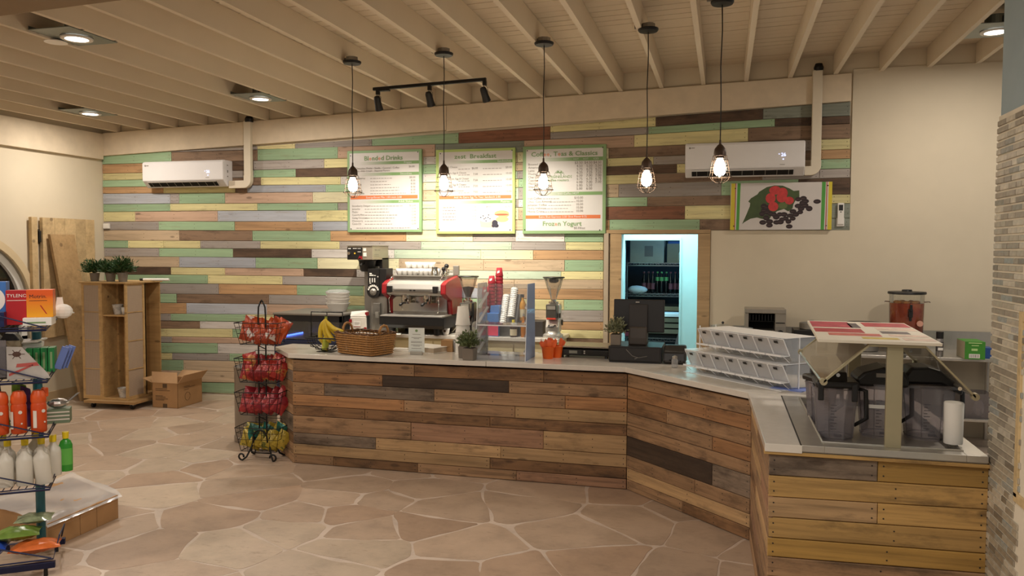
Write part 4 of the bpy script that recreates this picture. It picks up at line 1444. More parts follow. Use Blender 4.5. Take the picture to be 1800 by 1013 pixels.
cme.materials.append(plain('white_cup_glaze', '#ece8e2', .25, var=.01))
hme = G().tube([(.040, 0, .06), (.062, 0, .058), (.064, 0, .03), (.038, 0, .022)], .005, 6).mesh('handle', True)
hme.materials.append(cme.materials[0])
ORD = ('first', 'second', 'third', 'fourth', 'fifth', 'sixth', 'seventh', 'eighth', 'ninth', 'tenth', 'eleventh')
for k in range(7):
    for r_ in range(2):
        o = thing('cup', 'white cup, %s from the left in the %s row on the espresso machine' % (ORD[k], ('front', 'back')[r_]), 'cup', (-3.37-.28+k*.066 if r_ == 0 else -3.37-.25+k*.066, 8.62+.02+r_*.10, ZB+.664), random.uniform(0, 6), 'white cups on the espresso machine')
        mobj('cup_body', cme, None, o)
        mobj('handle', hme, None, o)
for k in range(5):
    o = thing('cup', 'white cup, %s from the left in the upper layer on the espresso machine' % ORD[k], 'cup', (-3.37-.20+k*.072, 8.72, ZB+.664+.076), random.uniform(0, 6), 'upper white cups on the espresso machine')
    mobj('cup_body', cme, None, o)
    mobj('handle', hme, None, o)
def pitcher(x, y_, z, label, k=1.0):
    o = thing('milk_pitcher', label, 'pitcher', (x, y_, z))
    G().lathe([(.040, 0), (.045, .005), (.043, .04), (.034, .075), (.037, .10), (.034, .10), (.031, .075), (.04, .04), (.041, .008)], 0, 0, 18).xf(Matrix.Scale(k, 4)).obj('jug', M_CHROME, o, smooth=True, auto=True)
    G().tube([(.036*k, 0, .09*k), (.066*k, 0, .085*k), (.066*k, 0, .03*k), (.042*k, 0, .025*k)], .005, 6).obj('handle', M_CHROME, o)
pitcher(-3.19, 8.56, ZB+.664, 'steel milk pitcher on top of the espresso machine')
pitcher(-3.105, 8.66, ZB+.664, 'smaller steel milk jug on the espresso machine near its red side', .8)
o = thing('tamper', 'black-handled coffee tamper standing on the espresso machine', 'tamper', (-3.085, 8.57, ZB+.622+.042))
G().cyl(0, 0, 0, .02, .026, n=16).obj('base', M_CHROME, o)
G().lathe([(.010, .02), (.010, .05), (.022, .065), (.024, .085), (.012, .098)], 0, 0, 14).obj('handle', M_BLACKP, o, smooth=True)
o = thing('tamper', 'tall black-knobbed tamper at the back of the espresso machine top', 'tamper', (-3.13, 8.80, ZB+.664))
G().cyl(0, 0, 0, .02, .026, n=16).cyl(0, 0, .02, .08, .010, n=10).obj('base', M_CHROME, o)
G().ball((0, 0, .105), .028, 12, 8).obj('handle', M_BLACKP, o, smooth=True)
o = tag(G().box(-.035, -.02, 0, .035, .02, .11).obj('shot_timer', M_STEELD, bev=.004), 'small grey square device at the back of the espresso machine', 'timer')
o.location = (-3.02, 8.83, ZB+.664)
# ------------------------------------------------------------------ espresso grinders
M_HOP = clear('hopper_plastic', '#e9e6df', .12, .10)
M_BEAN = plain('coffee_beans', '#2a1a12', .4, var=.4, nscale=120)
def grinder(x, y_, body, label, beans):
    t = thing('espresso_grinder', label, 'grinder', (x, y_, ZB))
    G().lathe([(.11, 0), (.115, .012), (.11, .035), (.085, .05), (.075, .075)], 0, -.02, 24).obj('base', body, t, smooth=True, auto=True)
    G().prism([(-.085, .06), (.08, .06), (.09, .37), (-.03, .37), (-.05, .20), (-.085, .12)], 'x', -.075, .075).obj('housing', body, t, bev=.014)
    G().box(-.06, -.13, .22, .06, -.03, .37).obj('dosing_chamber', plain('doser_window', '#5b5751', .2, .3) if 'doser_window' not in bpy.data.materials else bpy.data.materials['doser_window'], t, bev=.008)
    G().box(-.045, -.134, .315, .045, -.129, .355).obj('name_plate', M_STEEL, t)
    G().box(-.05, -.135, .205, .05, -.08, .225).obj('dosing_lever', plain('lever_red', '#d0452f', .4) if 'lever_red' not in bpy.data.materials else bpy.data.materials['lever_red'], t, bev=.003)
    G().tube([(-.035, -.08, .14), (-.03, -.15, .13), (.03, -.15, .13), (.035, -.08, .14)], .008, 8).obj('portafilter_fork', M_BLACKP, t)
    G().lathe([(.030, .07), (.034, .085)], .085, .16, 16, 'x').obj('side_knob', M_BLACKP, t)
    G().box(.074, -.06, .22, .082, 0, .27).obj('switch', M_BLACKP, t)
    G().lathe([(.05, .37), (.055, .38), (.055, .395), (.03, .40), (.03, .42)], 0, 0, 20).obj('collar', M_CHROME, t, smooth=True, auto=True)
    h = G().lathe([(.032, .42), (.038, .45), (.075, .54), (.108, .655)], 0, 0, 26, cap=False).obj('hopper', M_HOP, t, smooth=True)
    if beans:
        G().lathe([(.028, .425), (.034, .45), (.068, .54), (.0, .548)], 0, 0, 22).obj('beans', M_BEAN, h, smooth=True)
    else:
        G().lathe([(.03, .60), (.055, .615), (.05, .645), (.0, .65)], 0, 0, 14).obj('feed_gate', M_BLACKP, h)
        G().tube([(-.03, 0, .44), (-.045, 0, .56)], .006).tube([(.03, 0, .44), (.05, 0, .56)], .006).obj('hopper_rib', M_EDGE, h)
    G().lathe([(.0, .672), (.115, .668), (.122, .660), (.118, .652), (.0, .650)], 0, 0, 28).obj('lid', plain('hopper_lid', '#20251f', .3) if 'hopper_lid' not in bpy.data.materials else bpy.data.materials['hopper_lid'], t, smooth=True, auto=True)
M_GRD = plain('dark_grinder_body', '#3a3734', .3, .6)
grinder(-2.785, 8.56, M_GRD, 'dark espresso grinder with a bean-filled hopper beside the red espresso machine', True)
grinder(-1.80, 8.56, M_SATIN, 'polished silver espresso grinder with an empty hopper at the end of the back counter', False)
o = thing('cup', 'small white printed mug beside the espresso machine on the back counter edge', 'cup', (-3.02, 8.47, ZB), 2.6)
mobj('cup_body', cme, None, o)
mobj('handle', hme, None, o)
G().lathe([(.0135, -.044), (.0135, -.0425)], 0, .045, 12, 'y').xf(Matrix.Rotation(-2.6, 4, 'Z')).obj('printed_mark', M_KRAFT, o)
o = tag(G().tube([(-.12, 0, .01), (-.05, .02, .10), (.02, .03, .13), (.09, .03, .09), (.14, .04, .01)], .007, 6).obj('hose', plain('pale_hose', '#cfc6ae', .5), smooth=True), 'pale hose arching behind the white paper cup stack', 'hose')
o.location = (-2.90, 8.60+.08, ZB)
# ------------------------------------------------------------------ red cup stacks, lid holder, bottles
M_CUPRED = plain('red_paper_cup', '#9c1f2c', .75)
M_CUPWH = plain('white_foam_cup', '#e9e4da', .6, var=.02)
def cupstack(n, m, label, loc, r0=.030, r1=.043, h=.10, step=.014, mark=None, up=False):
    t = thing('cup_stack', label, 'cup stack', loc)
    me = (G().lathe([(r1, 0), (r1+.002, .004), (r0, h), (0, h)], 0, 0, 20, cap=False)).mesh('paper_cup', True)
    me.materials.append(m)
    for k in range(n):
        o = mobj('paper_cup', me, None, t)
        o.location = (0, 0, k*step)
    if mark:
        g = G()
        r_ = (r0+r1)/2+.002
        for dx, dz in ((-.008, 0), (.006, .006)):
            g.poly([(dx-.007, -r_-.0015, (n-1)*step+h*.5+dz-.012), (dx+.007, -r_-.0015, (n-1)*step+h*.5+dz-.012), (dx+.008, -r_+.001, (n-1)*step+h*.5+dz+.012), (dx-.005, -r_+.001, (n-1)*step+h*.5+dz+.012)])
        g.obj('printed_mark', M_PAPER, t)
    return t
cupstack(9, M_CUPRED, 'tallest stack of red paper cups on the back counter behind the acrylic rack', (-2.45, 8.66, ZB+.34), step=.040, mark=1, h=.10)
cupstack(8, M_CUPRED, 'second tallest stack of red paper cups, left of the tallest', (-2.515, 8.58, ZB+.30), step=.040, mark=1, h=.09)
cupstack(6, M_CUPRED, 'shortest stack of red paper cups, in front of the taller two', (-2.56, 8.50, ZB+.26), step=.040, mark=1, h=.09)
o = thing('cup_holder', 'blue and pink printed cup holder below the red cup stacks', 'cup holder', (-2.50, 8.58, ZB))
G().box(-.12, -.13, 0, .10, .13, .26).obj('holder_box', plain('holder_blue', '#4c78b5', .5), o, bev=.004)
G().box(.0, -.10, .26, .10, .13, .34).box(-.065, -.04, .26, .0, .13, .30).obj('step', bpy.data.materials['holder_blue'], o)
G().box(-.118, -.133, .01, .098, -.131, .12).obj('pink_panel', plain('holder_pink', '#d24a63', .5), o)
t = thing('lid_organizer', 'sloping grey holder full of nested white cup lids behind the acrylic rack', 'lid holder', (-2.31, 8.60, ZB))
G().prism([(-.10, 0), (.14, 0), (.14, .46), (.05, .46), (-.10, .16)], 'x', -.09, .11).obj('holder', plain('organizer_grey', '#57534f', .5), t, bev=.004)
lm = G().lathe([(.0, .022), (.03, .022), (.036, .016), (.040, 0), (.044, -.004), (.044, -.008)], 0, 0, 20, cap=False).mesh('cup_lid', True)
lm.materials.append(M_WHITE)
for col in range(2):
    for k in range(15):
        o = mobj('cup_lid', lm, None, t)
        s_ = k/14
        o.location = (-.052+col*.085+(.0 if col == 0 else .01), -.11+.15*s_, .205+.29*s_+(.02 if col else -.06))
        o.rotation_euler = (-.30, 0, 0)
def bottle(name, x, y_, z, prof, m, label, cap=None, capm=None, lab=None, cat='bottle', n=16, sq=1.0, group=None):
    t = thing(name, label, cat, (x, y_, z), 0, group)
    G().lathe(prof, 0, 0, n, sq=sq).obj('bottle_body', m, t, smooth=True, auto=True)
    if cap:
        G().lathe(cap, 0, 0, 12).obj('cap', capm, t)
    if lab:
        r_, z0, z1, lm_ = lab
        G().lathe([(r_, z0), (r_, z1)], 0, 0, n, cap=False, sq=sq).obj('label_band', lm_, t, smooth=True)
    return t
M_AMB = plain('amber_syrup', '#b06a18', .12)
M_GOLD = plain('golden_syrup', '#c98b24', .12)
M_BROWNB = plain('dark_syrup', '#3c2414', .15)
M_LAB = plain('cream_label', '#d8c9a6', .6)
M_YEL = plain('yellow_cap', '#e3c81e', .4)
big = [(.035, 0), (.037, .01), (.037, .17), (.030, .20), (.014, .235), (.013, .27), (.015, .275)]
cp = [(.016, .262), (.016, .295), (.0, .295)]
bottle('syrup_bottle', -2.165, 8.62, ZB+.17, big, M_GOLD, 'golden syrup bottle with black cap, tall one behind the acrylic rack', cp, M_BLACKP, (.0375, .04, .13, M_LAB))
bottle('syrup_bottle', -2.09, 8.70, ZB+.17, big, M_AMB, 'amber syrup bottle with dark cap, right of the tall golden one', cp, M_BLACKP, (.0375, .03, .10, plain('red_label', '#b5482f', .6)))
G().box(-.12, -.12, 0, .16, .14, .17).obj('riser', plain('dark_riser', '#3a3531', .6), tag(thing('bottle_riser', 'dark step holding the syrup bottles on the back counter', 'riser', (-2.08, 8.68, ZB)), 'dark step holding the syrup bottles on the back counter', 'riser'), bev=.003)
hb = [(.035, 0), (.038, .01), (.038, .10), (.03, .135), (.018, .15), (.016, .165)]
bottle('honey_bottle', -2.23, 8.46, ZB, hb, M_BROWNB, 'dark honey bottle with yellow cap and cream label', [(.019, .155), (.017, .19), (.0, .19)], M_YEL, (.0385, .02, .09, M_LAB))
bottle('syrup_bottle', -2.125, 8.50, ZB, [(.03, 0), (.032, .01), (.032, .14), (.02, .17), (.012, .19), (.012, .24)], M_AMB, 'slim amber pump bottle in front of the dark step', [(.013, .23), (.013, .26), (.0, .26)], M_STEEL)
bottle('syrup_bottle', -2.05, 8.48, ZB, [(.03, 0), (.032, .01), (.032, .10), (.02, .13), (.012, .15), (.012, .17)], M_GLASS, 'short clear glass bottle with steel top in front of the dark step', [(.014, .165), (.014, .19), (.0, .19)], M_STEEL)

# ------------------------------------------------------------------ service counter: bananas, basket, cards
t = thing('banana_stand', 'black wire banana stand with a hook above a bowl-shaped basket at the left counter end', 'fruit stand', (-3.44, 6.47, ZT))
g = G().box(-.075, -.055, 0, .075, .055, .006)
g.obj('foot_plate', M_BLACK, t)
g = G()
for k in range(9):
    a = PI*k/8
    g.tube([(-.15*math.cos(a)*1.0, -.11*math.sin(q*PI/6+PI/2), .125-.115*math.sin(a)*abs(math.cos((q-3)*PI/6+0)) if False else .125-.118*math.sin(a)*math.cos((q-3)*PI/12)) for q in range(7)], .0036, 4)
for yy in (-.08, -.04, 0, .04, .08):
    g.tube([(-.15*math.cos(PI*k/10), yy, .125-.115*math.sin(PI*k/10)*math.sqrt(max(0, 1-(yy/.13)**2))) for k in range(11)], .0036, 4)
g.obj('basket_wires', M_BLACK, t)
G().tube([(-.155, -.10, .128), (.155, -.10, .128), (.155, .10, .128), (-.155, .10, .128)], .0075, 6, True).obj('basket_rim', M_BLACK, t)
G().tube([(-.155, 0, .128), (-.155, 0, .355), (.155, 0, .355), (.155, 0, .128)], .006, 6).obj('frame', M_BLACK, t)
G().tube([(0, 0, .355), (.003, 0, .33), (.0, -.012, .318), (-.006, -.02, .325)], .004, 6).obj('hook', M_BLACK, t)
M_BAN = NT('banana_skin')
_v = M_BAN.coords((1, 1, 1))
_f = M_BAN.noise(_v, 14, 4)
M_BAN.l(M_BAN.ramp(_f, [(.35, lin('#c9a927')), (.62, lin('#d9bd3a')), (.80, lin('#7a5a1c'))]), M_BAN.b.inputs['Base Color'])
M_BAN.b.inputs['Roughness'].default_value = .45
M_BAN = M_BAN.m
M_BANG = plain('green_banana', '#b6bb45', .45, var=.12)
M_STEM = plain('banana_stem', '#8f9a3e', .6)
def banana(parent, c, a0, lean, m, L=.20, r=.019, flip=1):
    pts = []
    rs_ = []
    n = 10
    for k in range(n+1):
        s = k/n
        th = lean+flip*1.15*s
        pts.append((0, 0, 0) if k == 0 else (pts[-1][0]+math.sin(th)*L/n, 0, pts[-1][2]-math.cos(th)*L/n))
        rs_.append(r*(.35 if k == 0 else .5 if k == 1 else (1.0 if 2 < k < 9 else .85)) if k < n else r*.3)
    g = G().tube(pts, rs_, 7)
    g.xf(Matrix.Translation(c) @ Matrix.Rotation(a0, 4, 'Z'))
    return g.obj('banana', m, parent, smooth=True)
bn = thing('banana_bunch', 'yellow banana bunch hanging from the hook of the wire stand', 'bananas', (-3.44, 6.455, ZT+.318))
G().tube([(0, 0, .0), (0, 0, -.03)], .012, 8).obj('stem', M_STEM, bn)
for a0, ln in ((0, -.80), (.25, -.42), (-.3, -.12), (.3, .16), (-.2, .46)):
    banana(bn, (0, -.008, -.02), a0, ln, M_BAN, .235, .021)
bn = thing('banana_bunch', 'short greenish banana bunch lying in the basket of the wire stand', 'bananas', (-3.45, 6.46, ZT+.145))
G().tube([(0, 0, .02), (0, 0, -.02)], .012, 8).obj('stem', M_STEM, bn)
for a0, ln in ((0, .5), (.7, .4), (-.7, .4), (PI, .5), (PI-.6, .5), (-1.5, .5), (1.5, .5)):
    banana(bn, (0, 0, 0), a0, ln, M_BANG if abs(a0) < 2 else M_BAN, .15, .023, -1)
# wicker basket
t = thing('wicker_basket', 'brown rectangular wicker basket with two loop handles on the counter', 'basket', (-3.04, 6.42, ZT), -.36)
M_WICK = plain('wicker_cane', '#a1733f', .55, var=.3, nscale=45)
M_WICKD = plain('dark_wicker_cane', '#5e3c1a', .6, var=.2, nscale=40)
def rrect(w_, d_, k, n):
    s = 4*k/n
    i = int(s) % 4
    f = s-int(s)
    p = [(-w_, -d_), (w_, -d_), (w_, d_), (-w_, d_)]
    a, c_ = p[i], p[(i+1) % 4]
    return a[0]+(c_[0]-a[0])*f, a[1]+(c_[1]-a[1])*f
g = G()
n = 40
for r_ in range(9):
    z = .016+r_*.0198
    k_ = 1+.14*z/.18
    pts = []
    for k in range(n):
        x, y_ = rrect(.195*k_, .125*k_, k, n)
        o_ = .0075 if (k//2+r_) % 2 else -.0075
        ex = 1 if abs(abs(x)-.195*k_) < 1e-6 else 0
        pts.append((x+math.copysign(o_, x)*ex, y_+(0 if ex else math.copysign(o_, y_)), z))
    g.tube(pts, .0088, 6, True)
g.obj('woven_canes', M_WICK, t, smooth=True, stuff=True)
g = G()
for k in range(40):
    x, y_ = rrect(.195, .125, k, n)
    g.tube([(x, y_, .004), (x*1.14, y_*1.14, .185)], .004, 5)
g.obj('stakes', M_WICKD, t, stuff=True)
g = G()
for q in range(2):
    pts = []
    for k in range(n):
        x, y_ = rrect(.224, .145, k, n)
        a = k*PI/2+q*PI
        pts.append((x+.007*math.cos(a), y_+.007*math.cos(a), .190+.008*math.sin(a)))
    g.tube(pts, .007, 6, True)
g.obj('braided_rim', M_WICKD, t, smooth=True)
for s in (-1, 1):
    g = G().tube([(s*.222, -.055, .18), (s*.225, -.05, .225), (s*.228, -.03, .255), (s*.228, 0, .265), (s*.228, .03, .255), (s*.225, .05, .225), (s*.222, .055, .18)], .011, 8)
    g.obj('loop_handle', M_WICK, t, smooth=True)
G().box(-.19, -.12, .003, .19, .12, .010).obj('base_weave', M_WICKD, t)
for i, (x, y_) in enumerate(((-.09, .0), (.02, .03), (.11, -.02))):
    o = tag(G().box(-.05, -.04, 0, .05, .04, .15).xf(Matrix.Rotation(.3*i, 4, 'Z')).obj('snack_packet', plain('biscuit_packet', '#c79a55', .5) if i == 0 else bpy.data.materials['biscuit_packet'], bev=.01), 'tan packet at the %s of the wicker basket' % ('left', 'middle', 'right')[i], 'snack packet', 'packets in the wicker basket')
    v_ = Matrix.Rotation(-.36, 4, 'Z') @ Vector((x, y_, 0))
    o.location = (-3.04+v_.x, 6.42+v_.y, ZT+.011)
# notice card
t = thing('notice_card', 'small white notice card standing in a steel clip on the counter', 'sign', (-2.59, 6.50, ZT), .08)
G().box(-.055, -.02, 0, .055, .02, .03).obj('clip_base', M_STEEL, t, bev=.003)
c_ = G().box(-.072, -.004, .02, .072, .0, .235).obj('card', plain('pale_card', '#dfe3dc', .6, var=.01), t)
g = G()
for z, w_ in ((.178, .036), (.15, .045), (.14, .025), (.115, .05), (.105, .05), (.085, .05), (.075, .03), (.055, .045)):
    g.box(-w_, -.0048, z-.0018, w_, -.0042, z+.0018)
g.obj('printed_lines', M_INK, c_)
G().lathe([(.012, -.0048), (.012, -.0042)], 0, .21, 14, 'y').obj('printed_emblem', M_HEAD, c_)
t = thing('ring_binder', 'white ring binder lying flat behind the notice card', 'binder', (-2.56, 6.74, ZT), -.35)
G().box(-.15, -.12, .0, .15, .12, .006).box(-.15, -.12, .045, .15, .12, .051).box(-.15, .114, 0, .15, .12, .051).obj('cover', M_PAPER, t, bev=.002)
G().box(-.145, -.115, .006, .145, .114, .044).obj('pages', plain('page_edges', '#b9a893', .8), t)
o = tag(G().box(-.12, -.08, 0, .12, .08, .008).box(-.09, -.06, .008, .10, .07, .014).box(-.05, -.05, .014, .07, .04, .02).obj('leaflets', M_PAPER), 'scattered leaflets behind the wicker basket on the counter', 'papers')
o.location = (-2.83, 6.74, ZT)
o = thing('cardboard_box', 'small brown cardboard box on the counter behind the notice card', 'box', (-2.40, 6.80, ZT))
G().box(-.055, -.05, 0, .055, .05, .105).obj('carton', M_CARD, o, bev=.002)
G().tube([(-.02, -.051, .04), (0, -.0515, .036), (.03, -.051, .05)], .0012, 4).obj('printed_swoosh', M_KRAFT, o)
o = tag(G().lathe([(.03, 0), (.042, .11), (.039, .11), (.028, .004)], 0, 0, 18).obj('plastic_cup', M_CLEARH, smooth=True), 'clear plastic cup beside the small brown box on the counter', 'cup')
o.location = (-2.31, 6.78, ZT)
# foam cup stack
t = thing('cup_stack', 'tall stack of upturned white foam cups on the service counter', 'cup stack', (-2.22, 6.67, ZT))
me = G().lathe([(.066, 0), (.067, .008), (.064, .01), (.047, .165), (.0, .166)], 0, 0, 24, cap=False).mesh('foam_cup', True)
me.materials.append(M_CUPWH)
for z in [k*.0145 for k in range(14)]+[.255+.0]:
    o = mobj('foam_cup', me, None, t)
    o.location = (0, 0, z)
# potted plants
M_POT = plain('grey_square_pot', '#7c7266', .7)
M_SOIL = plain('potting_soil', '#2f261d', .9)
def tuft(name_mat, n, R_, H_, seed, lw=.012, ll=.035, upright=.5):
    rr = random.Random(seed)
    g = G()
    for _ in range(n):
        a = rr.uniform(0, 2*PI)
        el = rr.uniform(.1, 1.25)
        L = rr.uniform(.45, 1.0)
        d = Vector((math.cos(a)*math.cos(el)*R_, math.sin(a)*math.cos(el)*R_, math.sin(el)*H_))*L
        p0 = Vector((0, 0, 0)).lerp(d, rr.uniform(.35, .95))
        ax = (d.normalized()+Vector((rr.uniform(-.8, .8), rr.uniform(-.8, .8), rr.uniform(-.3, .6)))).normalized()
        sd = ax.cross(Vector((rr.uniform(-1, 1), rr.uniform(-1, 1), rr.uniform(-1, 1)))).normalized()*lw
        nn = ax.cross(sd).normalized()*lw*.35
        e = ax*ll
        g.add([p0, p0+e*.5+sd+nn, p0+e, p0+e*.5-sd+nn, p0+e*.5-nn*.3], [(0, 1, 4), (1, 2, 4), (2, 3, 4), (3, 0, 4)])
    st = G()
    for _ in range(max(6, n//22)):
        a = rr.uniform(0, 2*PI)
        el = rr.uniform(.4, 1.3)
        d = Vector((math.cos(a)*math.cos(el)*R_, math.sin(a)*math.cos(el)*R_, math.sin(el)*H_))*.85
        st.tube([(0, 0, -.02), tuple(d*.5+Vector((0, 0, .01))), tuple(d)], .0018, 4)
    return g, st
def potplant(loc, label, leafm, pw, ph, R_, H_, seed, n=260, lw=.009, ll=.03, rnd=False, group=None):
    t = thing('potted_plant', label, 'plant', loc, random.Random(seed).uniform(-.15, .15), group)
    if rnd:
        G().lathe([(pw*.38, 0), (pw*.5, ph), (pw*.45, ph), (pw*.42, ph*.8), (0, ph*.8)], 0, 0, 18, cap=False).obj('pot', M_POT, t, smooth=True, auto=True)
    else:
        h = pw/2
        G().hexa([(-h*.92, -h*.92, 0), (h*.92, -h*.92, 0), (h*.92, h*.92, 0), (-h*.92, h*.92, 0)], [(-h, -h, ph), (h, -h, ph), (h, h, ph), (-h, h, ph)]).obj('pot', M_POT, t, bev=.004)
        G().box(-h*.85, -h*.85, ph, h*.85, h*.85, ph+.003).obj('soil', M_SOIL, t)
    g, st = tuft('', n, R_, H_, seed, lw, ll)
    tr_ = Matrix.Translation((0, 0, ph+.005))
    g.xf(tr_).obj('foliage', leafm, t, stuff=True)
    st.xf(tr_).obj('stems', bpy.data.materials.get('plant_stem') or plain('plant_stem', '#5a5a2c', .7), t, stuff=True)
M_LEAFG = plain('sage_leaf', '#5e6b43', .6, var=.3, nscale=30)
M_LEAFP = plain('pale_sage_leaf', '#76785a', .6, var=.35, nscale=30)
M_LEAFD = plain('dark_green_leaf', '#2b4a20', .55, var=.35, nscale=30)
potplant((-2.04, 6.31, ZT), 'bushy green plant in a square grey pot left of the acrylic rack', M_LEAFG, .10, .10, .125, .17, 3, 330)
potplant((-2.12, 6.43, ZT), 'plant in a square grey pot half hidden behind another by the acrylic rack', M_LEAFG, .095, .10, .10, .14, 4, 220)
# acrylic shelf rack
t = thing('acrylic_rack', 'empty clear acrylic display rack with sloping shelves and bluish side panel', 'display rack', (-1.785, 6.52, ZT))
H_ = .635
for s, m in ((-1, M_CLEARH), (1, M_CLEARBLUE)):
    x = s*.215
    p_ = G().prism([(-.18, .0), (.16, 0), (.145, H_), (-.11, H_)], 'x', x-.003, x+.003).obj('side_panel', m, t)
    e = G()
    for a, c_ in (((-.18, 0), (-.11, H_)), ((-.11, H_), (.145, H_)), ((.16, 0), (.145, H_))):
        e.tube([(x, *a), (x, *c_)], .0035, 4)
    e.obj('panel_edge', M_EDGE, p_)
    for k in range(4):
        z = .055+k*.125
        G().hexa([(x-s*.003, -.155+k*.015, z), (x-s*.022, -.155+k*.015, z), (x-s*.022, .135, z+.105), (x-s*.003, .135, z+.105)],
                 [(x-s*.003, -.155+k*.015, z+.016), (x-s*.022, -.155+k*.015, z+.016), (x-s*.022, .135, z+.121), (x-s*.003, .135, z+.121)]).obj('shelf_rail', M_RAIL, p_)
G().box(-.212, -.14, .285, .212, .14, .291).obj('shelf', M_CLEAR, t)
G().box(-.212, -.143, .283, .212, -.139, .293).obj('shelf_edge', M_EDGE, t)
G().box(-.212, -.175, .004, .212, .155, .010).obj('base_sheet', M_CLEAR, t)
G().box(-.212, -.177, .0, .212, -.173, .04).obj('front_lip', M_CLEARH, t)
G().box(-.212, .142, .0, .212, .146, H_-.01).obj('back_sheet', M_CLEAR, t)
g = G()
for x in (-.16, -.12, -.05, .0, .16):
    g.ball((x, -.15+random.uniform(0, .2), .013), .004, 6, 4)
g.obj('rubber_dots', M_BLACKP, t)
t = thing('acrylic_bin', 'small rounded clear plastic tub left of the acrylic rack behind the plant', 'tub', (-2.045, 6.62, ZT))
G().box(-.06, -.08, 0, .06, .08, .30).obj('tub_body', M_CLEARH, t, bev=.03)
# orange tubs with spoons
def tub(x, y_, label, sp):
    t = thing('orange_tub', label, 'tub', (x, y_, ZT))
    G().lathe([(.043, 0), (.055, .095), (.058, .098), (.055, .102), (.051, .098), (.040, .005)], 0, 0, 24).obj('paper_tub', M_ORANGE, t, smooth=True, auto=True)
    for k in range(sp):
        a = 2*PI*k/sp+.2
        b_ = Vector((.016*math.cos(a), .016*math.sin(a), .012))
        e = Vector((.062*math.cos(a), .045*math.sin(a), .125+.03*random.random()))
        sd = Vector((-math.sin(a), math.cos(a), 0))*.014 if k % 2 else Vector((.016, .004, 0))
        g = G().hexa([b_, b_+sd*.2, b_+sd*.2+Vector((0, .003, 0)), b_+Vector((0, .003, 0))], [e-sd, e+sd, e+sd+Vector((0, .004, 0)), e-sd+Vector((0, .004, 0))])
        g.add([e-sd, e+sd, e+Vector((0, 0, .022))], [(0, 1, 2)])
        g.obj('spoon', bpy.data.materials.get('spoon_orange') or plain('spoon_orange', '#ef6a33', .35), t)
tub(-1.43, 6.58, 'orange paper tub crammed with orange plastic spoons', 13)
tub(-1.375, 6.67, 'second orange tub of spoons half hidden behind the first', 7)
# scale
t = thing('counter_scale', 'flat black counter scale with a steel weighing plate', 'scale', (-1.14, 6.83, ZT))
G().prism([(-.15, .02), (.15, .02), (.15, .085), (-.13, .085), (-.16, .07)], 'x', -.215, .215).obj('housing', M_BLACKP, t, bev=.005)
G().box(-.22, -.165, .088, .22, .16, .102).obj('weighing_plate', plain('plate_steel', '#a79c8c', .25, .9), t, bev=.004)
p_ = G().box(-.17, -.163, .033, -.02, -.158, .072).obj('display_panel', plain('panel_dark', '#2b2927', .3), t)
G().box(-.125, -.1645, .040, -.055, -.163, .064).obj('display', plain('lcd_grey', '#8d8f83', .3), p_)
G().box(.0, -.161, .055, .012, -.157, .066).box(.0, -.161, .038, .012, -.157, .049).obj('button', M_STEEL, t)
for x in (-.19, .19):
    for y_ in (-.13, .13):
        G().cyl(x, y_, 0, .02, .016, .012, 10).obj('foot', M_BLACKP, t)
# cash drawer, till
t = thing('cash_drawer', 'long black cash drawer under the till', 'cash drawer', (-.69, 6.68, ZT))
G().box(-.215, -.18, .012, .215, .21, .135).obj('case', M_BLACKP, t, bev=.005)
G().box(-.20, -.186, .022, .20, -.18, .12).obj('rear_panel', plain('drawer_panel', '#232020', .5), t)
G().box(-.21, -.17, 0, .21, .2, .012).obj('plinth', M_BLACKP, t)
G().tube([(-.07, -.187, .11), (-.02, -.19, .06), (.03, -.19, .045), (.10, -.189, .06)], .003, 5).tube([(.0, -.19, .035), (.025, -.191, .048)], .004, 5).obj('cables', plain('cable_grey', '#6f6a65', .5), t)
t = thing('till_monitor', 'black touchscreen till seen from behind on the cash drawer', 'till', (-.68, 6.68, ZT+.135))
G().prism([(-.085, 0), (.09, 0), (.08, .03), (.07, .15), (-.06, .15), (-.08, .06)], 'x', -.075, .075).obj('stand', plain('till_grey_brown', '#3b322a', .5), t, bev=.012)
sl = [(-.03, .115), (.03, .10), (.06, .375), (.005, .385)]
m_ = G().prism([(-.0, .10), (.045, .095), (.06, .37), (.02, .375)], 'x', -.21, .21).obj('screen_shell', M_BLACKP, t, bev=.008)
G().prism([(-.03, .115), (.0, .105), (.025, .33), (.0, .335)], 'x', -.08, .075).obj('rear_bulge', plain('till_dark_brown', '#241d18', .5), t, bev=.006)
G().box(.09, -.006, .352, .155, .016, .366).obj('screen_vent', M_STEELD, m_) if False else None
G().box(-.025, -.008, .348, .005, .015, .356).obj('emblem', M_STEEL, m_)
t = thing('card_terminal', 'black receipt printer at the right end of the cash drawer', 'printer', (-.375, 6.62, ZT))
G().prism([(-.11, 0), (.10, 0), (.10, .10), (.06, .145), (-.02, .145), (-.10, .10), (-.12, .03)], 'x', -.088, .09).obj('case', M_BLACKP, t, bev=.015)
G().box(-.07, -.124, .02, .07, -.11, .035).obj('front_vent', plain('vent_grey', '#3d3a38', .5), t)
g = G().cyl(-.03, .035, -.126, -.118, .008, axis='y', n=8).cyl(.05, .03, -.126, -.118, .006, axis='y', n=8)
g.obj('port', M_DARK, t)
potplant((-.855, 6.58, ZT+.135), 'pale sage plant in a square grey pot on the cash drawer beside the till', M_LEAFP, .085, .09, .115, .17, 9, 330)
